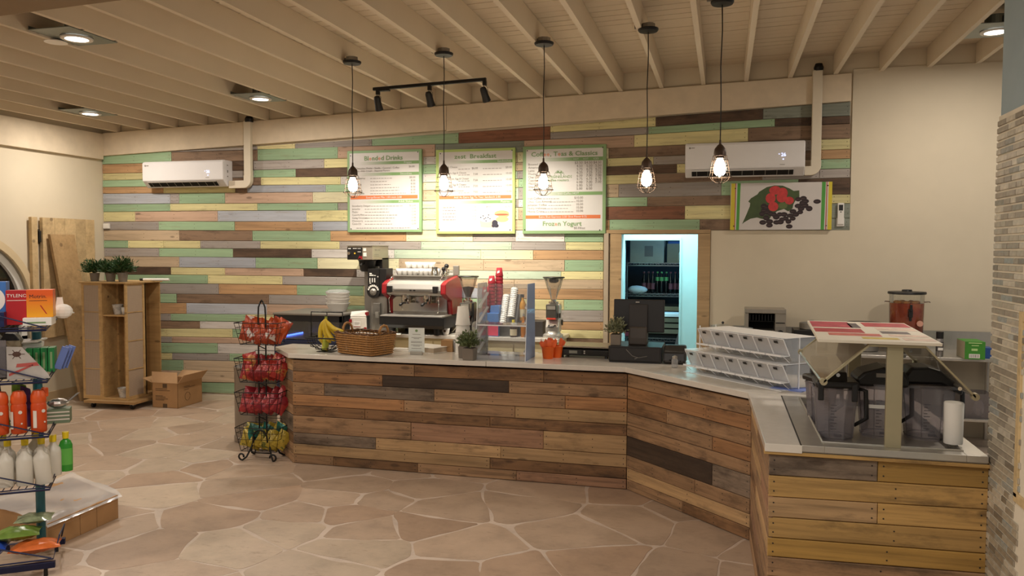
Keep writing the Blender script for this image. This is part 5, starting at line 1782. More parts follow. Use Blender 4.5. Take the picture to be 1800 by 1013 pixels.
# candy bins
ba = -.815
t = thing('bin_rack', 'clear acrylic rack of empty self-serve bins in two tiers on the angled counter', 'bin rack', (-.285, 6.14, ZT), ba)
cw = .1375
LEN = 7*cw
def panel(g, a, b_, th=.003):
    return g
for tier, (z0, n0) in enumerate(((.0, 0), (.175, 1))):
    for k in range(n0, 7):
        x0, x1 = k*cw+.003, (k+1)*cw-.003
        pr_ = [(.015, .165), (.31, .165), (.31, .012), (.10, .012), (.075, .055)]
        g = G()
        for xs in (x0, x1-.003):
            g.prism([(a, b_+z0) for a, b_ in pr_], 'x', xs, xs+.003)
        g.box(x0, .10, z0+.010, x1, .31, z0+.013).box(x0, .307, z0+.012, x1, .31, z0+.165)
        bn = g.obj('bin', M_BIN, t)
        g = G().hexa([(x0, .015, z0+.165), (x1, .015, z0+.165), (x1, .075, z0+.055), (x0, .075, z0+.055)], [(x0, .018, z0+.166), (x1, .018, z0+.166), (x1, .078, z0+.056), (x0, .078, z0+.056)])
        fl = g.obj('flap', M_BINF, bn)
        e = G()
        for a, c_ in (((x0, .013, z0+.165), (x1, .013, z0+.165)), ((x0, .013, z0+.165), (x0, .074, z0+.055)), ((x1, .013, z0+.165), (x1, .074, z0+.055)), ((x0, .05, z0+.167), (x1, .05, z0+.167))):
            e.tube([a, c_], .0032, 4)
        e.box(x0, -.005, z0+.050, x1, .076, z0+.054).box(x0+.002, -.006, z0+.05, x1-.002, -.002, z0+.062)
        e.obj('scoop_lip', M_EDGE, bn)
        G().hexa([(x0+.045, .015, z0+.150), (x0+.078, .015, z0+.150), (x0+.078, .024, z0+.133), (x0+.045, .024, z0+.133)], [(x0+.045, .013, z0+.151), (x0+.078, .013, z0+.151), (x0+.078, .022, z0+.134), (x0+.045, .022, z0+.134)]).obj('black_tag', M_BLACKP, bn)
        e = G()
        for a, c_ in (((x0, .02, z0+.048), (x0, .075, z0+.008)), ((x1, .02, z0+.048), (x1, .075, z0+.008))):
            e.tube([a, c_], .0018, 4)
        e.obj('edge', M_EDGE, bn)
g = G()
for x in (0, LEN):
    for y_ in (.32, .16):
        g.box(x-.003, y_-.003, 0, x+.003, y_+.003, .345)
g.box(0, .01, .170, LEN, .32, .174).box(cw, .03, .343, LEN, .32, .346).box(0, .0, 0, LEN, .32, .003)
g.obj('frame', M_EDGE, t)
o = tag(G().box(-.12, -.10, 0, .10, .09, .004).obj('blue_sheet', plain('blue_plastic_sheet', '#7f93d8', .4)), 'flat pale blue plastic sheet on the counter at the right end of the bin rack', 'sheet')
place(o, (.46, 5.58, ZT+.0), -.5)
o = thing('glass_shaker', 'little glass shaker with a steel top at the left end of the bin rack', 'shaker', (-.36, 6.33, ZT))
G().lathe([(.02, 0), (.026, .01), (.024, .06), (.018, .075)], 0, 0, 14).obj('shaker_body', M_CLEARH, o, smooth=True)
G().lathe([(.019, .072), (.02, .09), (.0, .098)], 0, 0, 14).obj('shaker_top', M_STEEL, o)

# ------------------------------------------------------------------ cold well with sneeze guard at the right end
t = thing('cold_well', 'stainless drop-in cold pan at the right end of the counter', 'cold well', (.77, 4.62, ZT))
G().box(-.395, -.665, -.035, .385, .66, -.030).obj('pan_floor', M_STEELD, t)
g = G()
g.box(-.400, -.672, -.03, -.30, .665, .001).box(.30, -.672, -.03, .388, .665, .001).box(-.30, -.672, -.03, .30, -.60, .001).box(-.30, .60, -.03, .30, .665, .001)
g.obj('rim', M_STEEL, t, bev=.002)
G().box(-.408, -.672, -.03, -.400, .668, .0005).obj('seal', M_BLACKP, t)
G().tube([(-.30, -.60, .004), (.30, -.60, .004), (.30, .60, .004), (-.30, .60, .004)], .006, 6, True).obj('inner_edge', M_STEEL, t)
M_BRASS = plain('champagne_aluminium', '#b5aa8a', .4, .6, var=.04)
t = thing('sneeze_guard', 'metal-framed sneeze guard with sloping clear panes over the cold pan', 'sneeze guard', (.775, 4.02, ZT))
Z_ = .485
for y_ in (.0, 1.15):
    G().box(-.035, y_-.012, .0, .035, y_+.012, Z_-.012).obj('post', M_BRASS, t, bev=.002)
    G().box(-.115, y_-.03, Z_-.012, .125, y_+.03, Z_).obj('top_bar', M_BRASS, t, bev=.002)
    for s, x1, z1 in ((-1, -.31, .305), (1, .335, .265)):
        x0 = -.115 if s < 0 else .125
        G().hexa([(x0, y_-.03, Z_-.012), (x1, y_-.03, z1-.012), (x1, y_+.0, z1-.012), (x0, y_+.0, Z_-.012)], [(x0, y_-.03, Z_), (x1, y_-.03, z1), (x1, y_, z1), (x0, y_, Z_)]).obj('arm', M_BRASS, t)
        G().cyl(x1, z1-.006, y_-.03, y_, .017, n=14, axis='y').obj('arm_end', M_BRASS, t)
        G().cyl(x1*.8, z1+.03, y_-.036, y_-.03, .009, n=10, axis='y').obj('screw', M_CHROME, t)
M_PANE = clear('guard_pane', '#ece9e2', .16, .16, haze='#d8d0c2')
for s, x0, z0, x1, z1 in ((-1, -.12, Z_-.014, -.315, .30), (1, .13, Z_-.014, .34, .26)):
    G().hexa([(x0, -.01, z0-.005), (x1, -.01, z1-.005), (x1, 1.17, z1-.005), (x0, 1.17, z0-.005)], [(x0, -.01, z0), (x1, -.01, z1), (x1, 1.17, z1), (x0, 1.17, z0)]).obj('pane', M_PANE, t)
    G().tube([(x1, -.02, z1-.003), (x1, 1.18, z1-.003)], .007, 6).obj('pane_edge', M_STEEL, t)
G().lathe([(.0, .33), (.05, .325), (.05, .30), (.0, .295)], .05, .24, 18, 'y').obj('end_disc', M_BRASS, t) if False else None
t = thing('topping_board', 'flat white board with red and pink printed squares lying on the sneeze guard', 'board', (.70, 4.0, ZT+Z_+.004), -.05)
G().box(-.265, -.04, 0, .26, 1.02, .014).obj('board', plain('board_white', '#d9d0bd', .6, var=.02), t, bev=.002)
cols = (('print_meat', '#ab3038'), ('print_salmon', '#c4665a'), ('print_berry_red', '#b4404e'), ('print_dark', '#5e5352'), ('print_cream', '#d3b9a5'), ('print_mango', '#c9b04e'))
PM = {n: plain(n, h, .5, var=.3, nscale=18) for n, h in cols}
for n, a, b_, c_, d_ in (('print_mango', -.06, .05, .10, .13), ('print_cream', .12, .03, .25, .14), ('print_salmon', -.20, .18, .04, .30), ('print_dark', .06, .34, .19, .46), ('print_cream', .08, .20, .25, .30), ('print_meat', -.255, .34, -.02, .55), ('print_cream', .06, .52, .25, .66), ('print_berry_red', -.255, .62, -.05, .97), ('print_meat', .02, .72, .25, .97), ('print_dark', -.06, .62, -.01, .90)):
    G().box(a, b_, .0142, c_, d_, .0150).obj('printed_square', PM[n], t)
# blender jars standing in the pan
M_MARK = plain('jar_print', '#5b565a', .6)
def jar(x, y_, label, w_, h_, lidstyle, strip=False, rz=0):
    t = thing('blender_jar', label, 'jar', (x, y_, ZT-.03), rz)
    h = w_/2
    g = G()
    prof = [(h*.80, 0), (h*.82, .012), (h*1.0, h_*.9), (h*1.04, h_)]
    def ring8(r_, z):
        c_ = r_*.42
        return [(-r_, -c_, z), (-c_, -r_, z), (c_, -r_, z), (r_, -c_, z), (r_, c_, z), (c_, r_, z), (-c_, r_, z), (-r_, c_, z)]
    vs = []
    for r_, z in prof:
        vs += ring8(r_, z)
    fs = [tuple(range(7, -1, -1))]
    for j in range(len(prof)-1):
        for i in range(8):
            fs.append((j*8+i, j*8+(i+1) % 8, (j+1)*8+(i+1) % 8, (j+1)*8+i))
    g.add(vs, fs)
    b_ = g.obj('jar_body', M_JAR, t)
    e = G()
    for i in (1, 2, 0, 3):
        e.tube([ring8(prof[1][0], .012)[i], ring8(h*1.0, h_*.9)[i]], .0028, 4)
    e.tube(ring8(h*.82, .012), .003, 4, True).tube(ring8(h*1.03, h_-.004), .004, 4, True)
    e.obj('moulded_edges', M_EDGE if False else M_TOTE, b_)
    e = G()
    for k in range(9):
        z = .06+k*(h_-.13)/9
        e.poly([(-h*.30, -h*(.83+.17*z/h_)-.002, z), (-h*.30+(.028 if k % 2 == 0 else .016), -h*(.83+.17*z/h_)-.002, z), (-h*.30+(.028 if k % 2 == 0 else .016), -h*(.83+.17*z/h_)-.0024, z+.0035), (-h*.30, -h*(.83+.17*z/h_)-.0024, z+.0035)])
    e.obj('scale_marks', M_MARK, b_)
    e = G()
    e.poly([(-.012, -h*.85-.002, .025), (.022, -h*.85-.002, .025), (.022, -h*.85-.003, .036), (-.012, -h*.85-.003, .036)])
    e.obj('printed_mark', M_MARK, b_)
    G().tube([(h*1.0, 0, h_-.01), (h*1.0+.045, 0, h_-.02), (h*1.0+.05, 0, h_*.4), (h*.92, 0, h_*.25)], [.011, .012, .012, .009], 8).obj('handle', M_BLACKP, t, smooth=True)
    if lidstyle == 1:
        G().box(-h*1.02, -h*1.02, h_, h*1.02, h*1.02, h_+.035).obj('lid', M_BLACKP, t, bev=.012)
        G().prism([(-h*.7, h_+.03), (h*.7, h_+.03), (h*.35, h_+.075), (-h*.35, h_+.075)], 'x', -h*.5, h*.5).obj('lid_plug', M_BLACKP, t, bev=.006)
        for s in (-1, 1):
            G().box(s*h*.78-.014, -h*1.10, h_-.06, s*h*.78+.014, -h*1.02, h_+.025).obj('lid_tab', M_BLACKP, t, bev=.005)
    elif lidstyle == 2:
        G().prism([(-h*1.15, h_-.015), (h*1.12, h_-.015), (h*1.12, h_+.03), (h*.9, h_+.07), (0, h_+.085), (-h*.9, h_+.055), (-h*1.25, h_+.02)], 'y', -h*1.05, h*1.05).obj('lid', M_BLACKP, t, bev=.014)
        G().box(-h*.35, -h*1.06, h_+.035, h*.5, -h*.9, h_+.055).obj('lid_window', M_STEELD, t)
    else:
        G().prism([(-h*1.05, h_+.05), (-h*.8, h_+.095), (-h*.1, h_+.10), (h*.35, h_+.085), (h*1.25, h_+.005), (h*1.22, h_-.04), (h*.9, h_-.02), (h*.4, h_+.012), (-h*1.05, h_+.01)], 'y', -h*.75, h*.75).obj('hinged_lid', M_BLACKP, t, bev=.014)
        G().box(-h, -h, h_-.005, h, h, h_+.010).obj('lid_rim', M_TOTE, t)
    if strip:
        G().box(-h*.75, -h*.96, .155, h*.45, -h*.955+.006, .173).obj('label_strip', M_PAPER, t)
    return t
jar(.555, 4.30, 'clear measuring jar with a black tabbed lid, left of three in the cold pan', .20, .265, 1)
jar(.785, 4.42, 'clear jar with a domed black lid and a white label strip, middle of three', .21, .28, 2, True)
jar(1.01, 4.44, 'clear jar with a long sloping black lid, right of three behind the metal post', .235, .27, 3)
jar(.53, 4.66, 'clear jar half hidden behind the left measuring jar in the cold pan', .15, .23, 1, rz=.4)
o = thing('steel_pan', 'small clear tray lying in the back left of the cold pan', 'tray', (.53, 4.92, ZT-.03))
G().box(-.07, -.12, 0, .07, .12, .004).box(-.07, -.12, 0, -.066, .12, .03).box(.066, -.12, 0, .07, .12, .03).box(-.07, -.12, 0, .07, -.116, .03).box(-.07, .116, 0, .07, .12, .03).obj('tray_body', M_TOTE, o)
o = thing('cup_dispenser', 'white cylinder on a clear foot at the front right of the cold pan', 'cup', (1.055, 4.12, ZT-.03))
G().lathe([(.030, 0), (.032, .004), (.012, .012), (.010, .03), (.026, .05)], 0, 0, 18).obj('clear_foot', M_GLASS, o, smooth=True)
G().lathe([(.040, .045), (.041, .05), (.043, .235), (.040, .24), (0, .24)], 0, 0, 24).obj('white_sleeve', M_CUPWH, o, smooth=True, auto=True)
o = thing('hand_blender', 'black and red gadget with a white base behind the left jar', 'blender', (.60, 5.42, ZT))
G().box(-.06, -.06, 0, .06, .06, .09).obj('base', M_WHITE, o, bev=.012)
G().box(-.05, -.05, .09, .05, .05, .24).obj('tower', M_BLACKP, o, bev=.01)
G().lathe([(.025, -.056), (.025, -.05)], .0, .13, 14, 'y').obj('red_button', M_RED, o)
# ------------------------------------------------------------------ stainless work table along the back wall
t = thing('work_table', 'stainless steel work table against the cream wall behind the counter', 'table', (1.26, 8.64, 0))
G().box(-1.39, -.38, .875, 1.39, .375, .905).obj('top', M_STEEL, t, bev=.003)
G().box(-1.39, .355, .905, 1.39, .375, 1.09).obj('backsplash', M_STEEL, t)
G().box(-1.36, -.34, .30, 1.36, .34, .325).obj('lower_shelf', M_STEEL, t, bev=.003)
for x in (-1.33, 0.0, 1.33):
    for y_ in (-.33, .33):
        G().cyl(x, y_, 0, .88, .02, n=12).obj('leg', M_STEEL, t)
t = thing('toaster_oven', 'grey countertop grill toaster with an open dark front and round dial', 'toaster', (.42, 8.66, .905))
M_TOAST = plain('toaster_steel', '#a29a8d', .4, .5)
G().box(-.20, -.16, .36, .20, .16, .405).obj('hood', M_TOAST, t, bev=.005)
G().box(-.20, -.15, .0, -.165, .15, .36).box(.095, -.15, .0, .20, .15, .36).box(-.165, .13, 0, .095, .15, .36).box(-.165, -.15, 0, .095, .13, .06).obj('body', M_TOAST, t)
G().box(-.165, -.10, .06, .095, .128, .36).obj('cavity', M_DARK, t) if False else G().box(-.165, .10, .06, .095, .128, .36).obj('cavity', M_DARK, t)
g = G()
for k in range(9):
    g.box(-.155+k*.030, -.13, .285, -.146+k*.030, .10, .345)
g.box(-.165, -.14, .275, .095, -.135, .28)
g.obj('heating_grill', M_BLACK, t)
G().box(-.16, -.152, .18, .09, .10, .186).box(-.16, -.158, .155, .09, -.15, .185).obj('rack_tray', M_STEEL, t)
G().box(.10, -.153, .26, .19, -.15, .27).obj('nameplate', M_BLACKP, t)
G().box(.10, -.158, .10, .195, -.15, .225).obj('dial_panel', M_STEELD, t)
G().lathe([(.028, -.185), (.030, -.158)], .147, .165, 18, 'y').obj('dial', M_BLACKP, t)
o = thing('steel_pot', 'small stack of steel lids and clear tubs left of the grill toaster', 'lids', (.0, 8.62, .905))
G().lathe([(.0, .20), (.10, .20), (.11, .212), (.06, .225), (.0, .23)], 0, 0, 22, cap=False).lathe([(.09, 0), (.10, .2)], 0, 0, 22).obj('pot_body', M_STEEL, o, smooth=True, auto=True)
G().ball((0, 0, .245), .014, 8, 6).obj('lid_knob', M_BLACKP, o)
o = tag(G().lathe([(.075, 0), (.085, .22), (.082, .22), (.072, .004)], 0, 0, 20).obj('clear_tub', M_CLEARH, smooth=True), 'clear plastic tub beside the doorway end of the work table', 'tub')
o.location = (-.02+.0, 8.40, .906)
o.location = (.235-.05-.02, 8.42, .906) if False else (-.0+.21, 8.36, .906)
o = thing('induction_cooker', 'dark countertop cooker with a steel pan on it, right of the grill toaster', 'cooker', (.86, 8.66, .905))
G().box(-.16, -.15, 0, .16, .15, .20).obj('body', M_BLACKP, o, bev=.006)
G().lathe([(.11, .20), (.12, .205), (.12, .265), (.116, .265), (.114, .21)], .02, 0, 24).obj('pan', M_STEEL, o, smooth=True, auto=True)
G().tube([(.0, 0, .27), (.0, 0, .29), (.04, 0, .29), (.04, 0, .27)], .005).obj('pan_handle', M_STEEL, o)
G().box(-.14, -.153, .03, .14, -.15, .09).obj('control_strip', M_STEELD, o)
# drink dispensers
M_TEA = NT('pink_juice')
M_TEA.b.inputs['Base Color'].default_value = (*lin('#b0421f'), 1)
M_TEA.b.inputs['Roughness'].default_value = .15
_f = M_TEA.noise(M_TEA.coords((1, 1, 1)), 7, 3)
M_TEA.l(M_TEA.ramp(_f, [(.3, lin('#8a2f1a')), (.55, lin('#b4481f')), (.8, lin('#c9803f'))]), M_TEA.b.inputs['Base Color'])
M_TEA = M_TEA.m
t = thing('drink_dispenser', 'clear drink dispenser of red iced tea with a black lid and tap', 'drink dispenser', (1.75, 8.58, .905))
G().box(-.12, -.12, 0, .12, .12, .12).obj('stand', M_BLACKP, t, bev=.01)
G().lathe([(.14, .12), (.150, .13), (.158, .57), (.158, .58)], 0, 0, 30, cap=False).obj('tank', M_GLASS, t, smooth=True)
G().lathe([(.138, .125), (.148, .135), (.154, .49), (0, .492)], 0, 0, 30).obj('tea', M_TEA, t, smooth=True, auto=True)
g = G()
for k in range(7):
    a = k*.9
    g.ball((.09*math.cos(a), .09*math.sin(a), .497), (.035, .035, .018), 8, 6)
g.obj('ice_and_fruit', plain('lemon_slices', '#c98a4a', .3), t, smooth=True)
G().lathe([(.17, .578), (.175, .585), (.172, .602), (.0, .606)], 0, 0, 30).lathe([(.05, .60), (.045, .622), (.0, .625)], 0, 0, 16).obj('lid', M_BLACKP, t, smooth=True, auto=True)
g = G()
for s in (-1, 1):
    g.tube([(s*.155, 0, .50), (s*.20, -.02, .505), (s*.205, -.03, .50)], .005, 6)
g.obj('bail_handle', M_CHROME, t)
G().box(-.018, -.20, .36, .018, -.152, .44).obj('tap', M_BLACKP, t, bev=.006)
G().box(-.010, -.215, .42, .010, -.185, .485).obj('tap_lever', M_BLACKP, t, bev=.003)
G().cyl(0, -.18, .325, .36, .012, n=10).obj('tap_spout', M_BLACKP, t)
G().lathe([(.03, -.158), (.03, -.155)], .09, .30, 8, 'y').obj('printed_flower', plain('flower_pink', '#d9a08a', .6), t)
t = thing('drink_dispenser', 'second drink dispenser, only its black lid showing behind the topping board', 'drink dispenser', (1.37, 8.62, .905))
G().lathe([(.13, 0), (.14, .01), (.145, .27)], 0, 0, 26).obj('tank', M_STEELD, t, smooth=True, auto=True)
G().lathe([(.155, .268), (.16, .275), (.158, .287), (.0, .290)], 0, 0, 26).obj('lid', M_BLACKP, t, smooth=True, auto=True)
# can, boxes
t = thing('spray_can', 'grey spray can with a black cap on the work table right of the drink dispenser', 'spray can', (2.0, 8.35, .905))
G().lathe([(.031, 0), (.033, .004), (.033, .165), (.030, .172)], 0, 0, 18).obj('can_body', plain('can_grey', '#8f8a86', .3, .5), t, smooth=True, auto=True)
G().lathe([(.0335, .05), (.0335, .14)], 0, 0, 18, cap=False).obj('label_band', plain('can_label', '#4e4a4a', .5), t, smooth=True)
G().lathe([(.032, .170), (.033, .235), (.0, .236)], 0, 0, 18).obj('cap', M_BLACKP, t, smooth=True, auto=True)
G().text('GLADE', -.022, .115, .014, -.0338).box(-.022, -.0338, .06, .022, -.0335, .085).obj('lettering', M_PAPER, t) if False else G().box(-.022, -.0340, .06, .022, -.0337, .085).box(-.02, -.0340, .12, .02, -.0337, .128).obj('print', M_PAPER, t)
t = thing('green_box', 'green cardboard carton with a barcode on the work table by the pier', 'box', (2.26, 8.30, .905), -.0)
G().box(-.085, -.11, 0, .085, .16, .165).obj('carton', plain('carton_green', '#3f8a2a', .5), t, bev=.002)
G().box(-.0865, -.105, .003, -.085, .155, .162).obj('side_panel', plain('carton_side', '#c4b99c', .6), t)
G().box(-.05, -.1115, .012, .04, -.110, .05).obj('barcode_patch', M_PAPER, t)
g = G()
for k in range(12):
    g.box(-.044+k*.0065, -.112, .018, -.044+k*.0065+random.choice((.002, .0035)), -.1114, .045)
g.obj('barcode', M_BLK, t)
G().box(-.03, -.112, .125, .03, -.1105, .132).box(-.055, -.112, .148, .055, -.1105, .156).box(-.03, -.112, .08, .02, -.1105, .10).obj('printed_mark', plain('carton_print', '#b9d98e', .6), t)
o = tag(G().box(-.04, -.07, 0, .04, .07, .10).obj('blue_carton', plain('carton_blue', '#274f92', .5), bev=.002), 'small blue carton beside the green box at the pier edge', 'box')
o.location = (2.40, 8.36, .905)
t = thing('storage_bucket', 'clear grey tub with a bag inside on the lower shelf of the work table', 'tub', (2.32, 8.45, .325))
G().hexa([(-.11, -.11, 0), (.11, -.11, 0), (.11, .11, 0), (-.11, .11, 0)], [(-.14, -.13, .24), (.14, -.13, .24), (.14, .13, .24), (-.14, .13, .24)]).obj('tub_body', M_TOTE, t)
G().ball((.05, -.03, .09), (.05, .05, .08), 8, 6).obj('plastic_bag', M_WRAP, t)
# ------------------------------------------------------------------ store room behind the doorway
M_WIRE = plain('wire_shelf_chrome', '#9aa4ab', .3, .9)
t = thing('wire_shelving', 'chrome wire shelving unit in the dim blue store room', 'shelving', (-.86, 10.75, 0))
for x in (-.42, .40):
    for y_ in (-.2, .2):
        G().cyl(x, y_, 0, 1.95, .013, n=8).obj('post', M_WIRE, t)
for z in (.25, .75, 1.34, 1.74):
    g = G()
    for y_ in (-.2, .2):
        g.tube([(-.42, y_, z), (.40, y_, z)], .005, 4).tube([(-.42, y_, z-.035), (.40, y_, z-.035)], .005, 4)
        pts = [(-.42+.82*k/22, y_, z-.035*(k % 2)) for k in range(23)]
        g.tube(pts, .003, 4)
    for k in range(16):
        g.tube([(-.40+.80*k/15, -.2, z), (-.40+.80*k/15, .2, z)], .0025, 4)
    g.obj('wire_shelf', M_WIRE, t)
M_STCARD = plain('store_carton', '#8c7f66', .85)
for nm, lb, x, z, w_, h_, d_ in (('carton', 'large pale carton on the top store room shelf', -.98, 1.745, .22, .30, .16), ('carton', 'brown open carton on the right of the top store room shelf', -.60, 1.745, .12, .25, .14)):
    o = tag(G().box(-w_, -d_, 0, w_, d_, h_).obj(nm, plain('carton_pale', '#a8a493', .85) if w_ > .2 else M_STCARD, bev=.003), lb, 'box')
    o.location = (x, 10.75, z)
    G().box(-.03, -d_-.001, .08, .08, -d_, .22).obj('printed_panel', M_INK, o) if w_ > .2 else G().box(-w_*.9, -d_*.9, h_, w_*.9, d_*.9, h_+.03).obj('blue_lining', plain('lining_blue', '#2d4f86', .6), o)
o = bottle('jug', -.52, 10.60, 1.745, [(.05, 0), (.055, .01), (.055, .12), (.03, .16), (.02, .19)], M_WHITE, 'white jug in front of the carton on the top store room shelf', [(.022, .185), (.022, .21), (0, .21)], M_WHITE)
M_BOTD = plain('dark_bottle', '#14181a', .15)
for k in range(11):
    m = (M_BOTD, plain('bottle_green_label', '#5fae6b', .5) if k == 0 else bpy.data.materials['bottle_green_label'], plain('bottle_red_label', '#7d4a55', .5) if k == 0 else bpy.data.materials['bottle_red_label'])
    o = bottle('shelf_bottle', -1.02+k*.058, 10.66+.04*(k % 2), 1.345, [(.026, 0), (.027, .01), (.027, .16), (.012, .22), (.012, .27)], M_BOTD, '%s dark bottle from the left on the middle store room shelf' % ORD[k], [(.013, .26), (.013, .28), (.0, .28)], m[1] if 3 <= k <= 5 else m[2], (.0275, .16 if 3 <= k <= 5 else .05, .161 if False else (.21 if 3 <= k <= 5 else .13), m[1] if 3 <= k <= 5 else m[2]), group='dark bottles on the store room shelf')
o = tag(G().ball((0, 0, .05), (.12, .06, .05), 12, 6).ball((.06, .01, .045), (.08, .06, .045), 10, 6).obj('white_bag', plain('pale_bag', '#cfe0ea', .6), smooth=True), 'crumpled white bag at the left of the middle store room shelf', 'bag')
o.location = (-1.10, 10.52, 1.345)
t = thing('slatted_crate', 'dark slatted crate below the middle store room shelf', 'crate', (-.78, 10.75, .755))
for k in range(5):
    G().box(-.22, -.15, .06+k*.075, .22, -.13, .115+k*.075).obj('slat', M_STCARD, t)
G().box(-.22, -.13, 0, .22, .15, .44).obj('crate_body', M_DARK, t)
t = thing('store_table', 'pale folding table with a slanted leg in the store room', 'table', (-.50, 10.20, 0))
G().box(-.28, -.15, 1.08, .30, .15, 1.12).obj('table_top', plain('pale_table', '#cfdbe2', .5), t, bev=.004)
G().hexa([(-.28, -.13, 0), (-.22, -.13, 0), (-.22, -.09, 0), (-.28, -.09, 0)], [(.02, -.13, 1.08), (.08, -.13, 1.08), (.08, -.09, 1.08), (.02, -.09, 1.08)]).obj('leg', M_WIRE, t)
G().hexa([(.22, .09, 0), (.28, .09, 0), (.28, .13, 0), (.22, .13, 0)], [(.22, .09, 1.08), (.28, .09, 1.08), (.28, .13, 1.08), (.22, .13, 1.08)]).obj('leg', M_WIRE, t)
for k, (lb, hx, z) in enumerate((('red and white packet on a lower store room shelf', '#8a3a4a', .76), ('pale packet on a lower store room shelf', '#b3b8c4', .255))):
    o = tag(G().box(-.12, -.08, 0, .12, .08, .14).obj('packet', plain('packet_%d' % k if False else ('packet_red' if k == 0 else 'packet_pale'), hx, .5), bev=.006), lb, 'packet')
    o.location = (-.58+.1*k, 10.62+.0, z) if k else (-1.15, 10.72, z)

# ------------------------------------------------------------------ snack rack and bin at the counter end
t = thing('snack_rack', 'black wrought-iron four-basket snack rack with scrolled feet at the counter end', 'rack', (-4.03, 6.36, 0), .12)
g = G()
for x in (-.035, .035):
    g.tube([(x*1.2, .0, .10), (x, 0, .30), (x, 0, 1.30), (x*.9, 0, 1.38), (x*.35, 0, 1.425)], .0075, 6)
g.tube([(-.012, 0, 1.425), (0, 0, 1.445), (.012, 0, 1.425)], .008, 6)
for z in (.35, .66, 1.0):
    g.tube([(-.035, 0, z+.03), (.035, 0, z)], .005, 5)
g.obj('upright', M_BLACK, t, smooth=True)
for sx, sy in ((-1, -1), (1, -1), (-1, 1), (1, 1)):
    pts = [(sx*.07, sy*.02, .20), (sx*.085, sy*.05, .12), (sx*.12, sy*.085, .03)]
    for k in range(11):
        a = -PI/2+k*PI*1.55/10
        rr = .034*(1-.035*k)
        pts.append((sx*(.145+rr*math.cos(a)), sy*(.115+.02*k/10), .041+rr*math.sin(a)))
    G().tube(pts, .0085, 6).obj('scroll_foot', M_BLACK, t, smooth=True)
G().tube([(-.09, -.05, .06), (.09, -.05, .06)], .007, 6).tube([(-.09, .05, .06), (.09, .05, .06)], .007, 6).tube([(-.07, -.06, .16)]+[(.065*math.cos(PI-PI*k/10), -.062, .20+.07*math.sin(PI*k/10)) for k in range(11)]+[(.07, -.06, .16)], .0075, 6).obj('base_frame', M_BLACK, t, smooth=True)
TIER = [(1.05, 1.245, .205), (.71, .925, .21), (.415, .62, .21), (.085, .30, .21)]
for zb, zt, hw in TIER:
    g = G()
    def rc(k, z):
        w_, d_ = hw*(.80+.20*k), .125*(.75+.25*k)
        return [(-w_, -d_, z), (w_, -d_, z), (w_, d_, z), (-w_, d_, z)]
    g.tube(rc(1, zt), .0045, 5, True).tube(rc(.5, (zb+zt)/2), .0025, 4, True).tube(rc(0, zb), .004, 5, True).tube(rc(.78, zb+(zt-zb)*.78), .0025, 4, True)
    for k in range(6):
        f = -1+2*k/5
        for s in (-1, 1):
            g.tube([(f*hw*.80, s*.125*.75, zb), (f*hw, s*.125, zt)], .0024, 4)
    for k in range(4):
        f = -1+2*k/3
        for s in (-1, 1):
            g.tube([(s*hw*.80, f*.125*.75, zb), (s*hw, f*.125, zt)], .0024, 4)
        g.tube([(-hw*.8, f*.094, zb), (hw*.8, f*.094, zb)], .0024, 4)
    g.tube([(-hw*.6, .12, zt), (-hw*.6, .12, zt+.045), (hw*.6, .12, zt+.045), (hw*.6, .12, zt)], .003, 5)
    g.obj('wire_basket', M_BLACK, t)
def bagmat(name, c1, c2, c3):
    m = NT(name)
    v = m.coords((1, 1, 1), True)
    f = m.noise(v, 9, 3)
    m.l(m.ramp(f, [(.40, lin(c1)), (.47, lin(c1)), (.50, lin(c2)), (.60, lin(c2)), (.63, lin(c3)), (.75, lin(c3))]), m.b.inputs['Base Color'])
    m.b.inputs['Roughness'].default_value = .28
    m.b.inputs['Metallic'].default_value = .15
    m.bump(m.noise(v, 26, 3), .5, .006)
    return m.m
BAGM = {'orange': bagmat('orange_snack_foil', '#b84d20', '#9f3a1b', '#cfc2b8'), 'red': bagmat('red_snack_foil', '#8a1a1a', '#a52c22', '#b8763a'),
        'crimson': bagmat('crimson_snack_foil', '#8a1d27', '#a83634', '#74181f'), 'teal': bagmat('teal_snack_foil', '#1f6f63', '#1b4f3f', '#d9c258'), 'yellow': bagmat('yellow_snack_foil', '#a88f2a', '#b59c3a', '#63662a')}
def bagmesh(w_, h_, th):
    g = G()
    nu, nv = 6, 8
    for s in (1, -1):
        vs = []
        for j in range(nv+1):
            for i in range(nu+1):
                u_, v_ = i/nu*2-1, j/nv*2-1
                d = th/2*max(0, (1-abs(u_)**2.5))*max(0, 1-abs(v_)**3)
                d *= 1+.25*math.sin(i*2.1+j*1.7)
                vs.append((u_*w_/2*(1-.08*(1-abs(v_))), s*d, h_/2+v_*h_/2))
        fs = []
        for j in range(nv):
            for i in range(nu):
                a = j*(nu+1)+i
                q = (a, a+1, a+nu+2, a+nu+1)
                fs.append(q if s < 0 else q[::-1])
        g.add(vs, fs)
    return g.mesh('snack_bag', True)
BM = {}
for k in BAGM:
    BM[k] = bagmesh(.125, .165, .032)
    BM[k].materials.append(BAGM[k])
def bag(kind, x, y_, z, rx, ry, rz, label, group, name='snack_bag'):
    o = bpy.data.objects.new(name, BM[kind])
    COL.objects.link(o)
    ca, sa = math.cos(.12), math.sin(.12)
    o.location = (-4.03+x*ca-y_*sa, 6.36+x*sa+y_*ca, z)
    o.rotation_euler = (rx, ry, rz+.12)
    return tag(o, label, 'snack bag', group)
rb = random.Random(5)
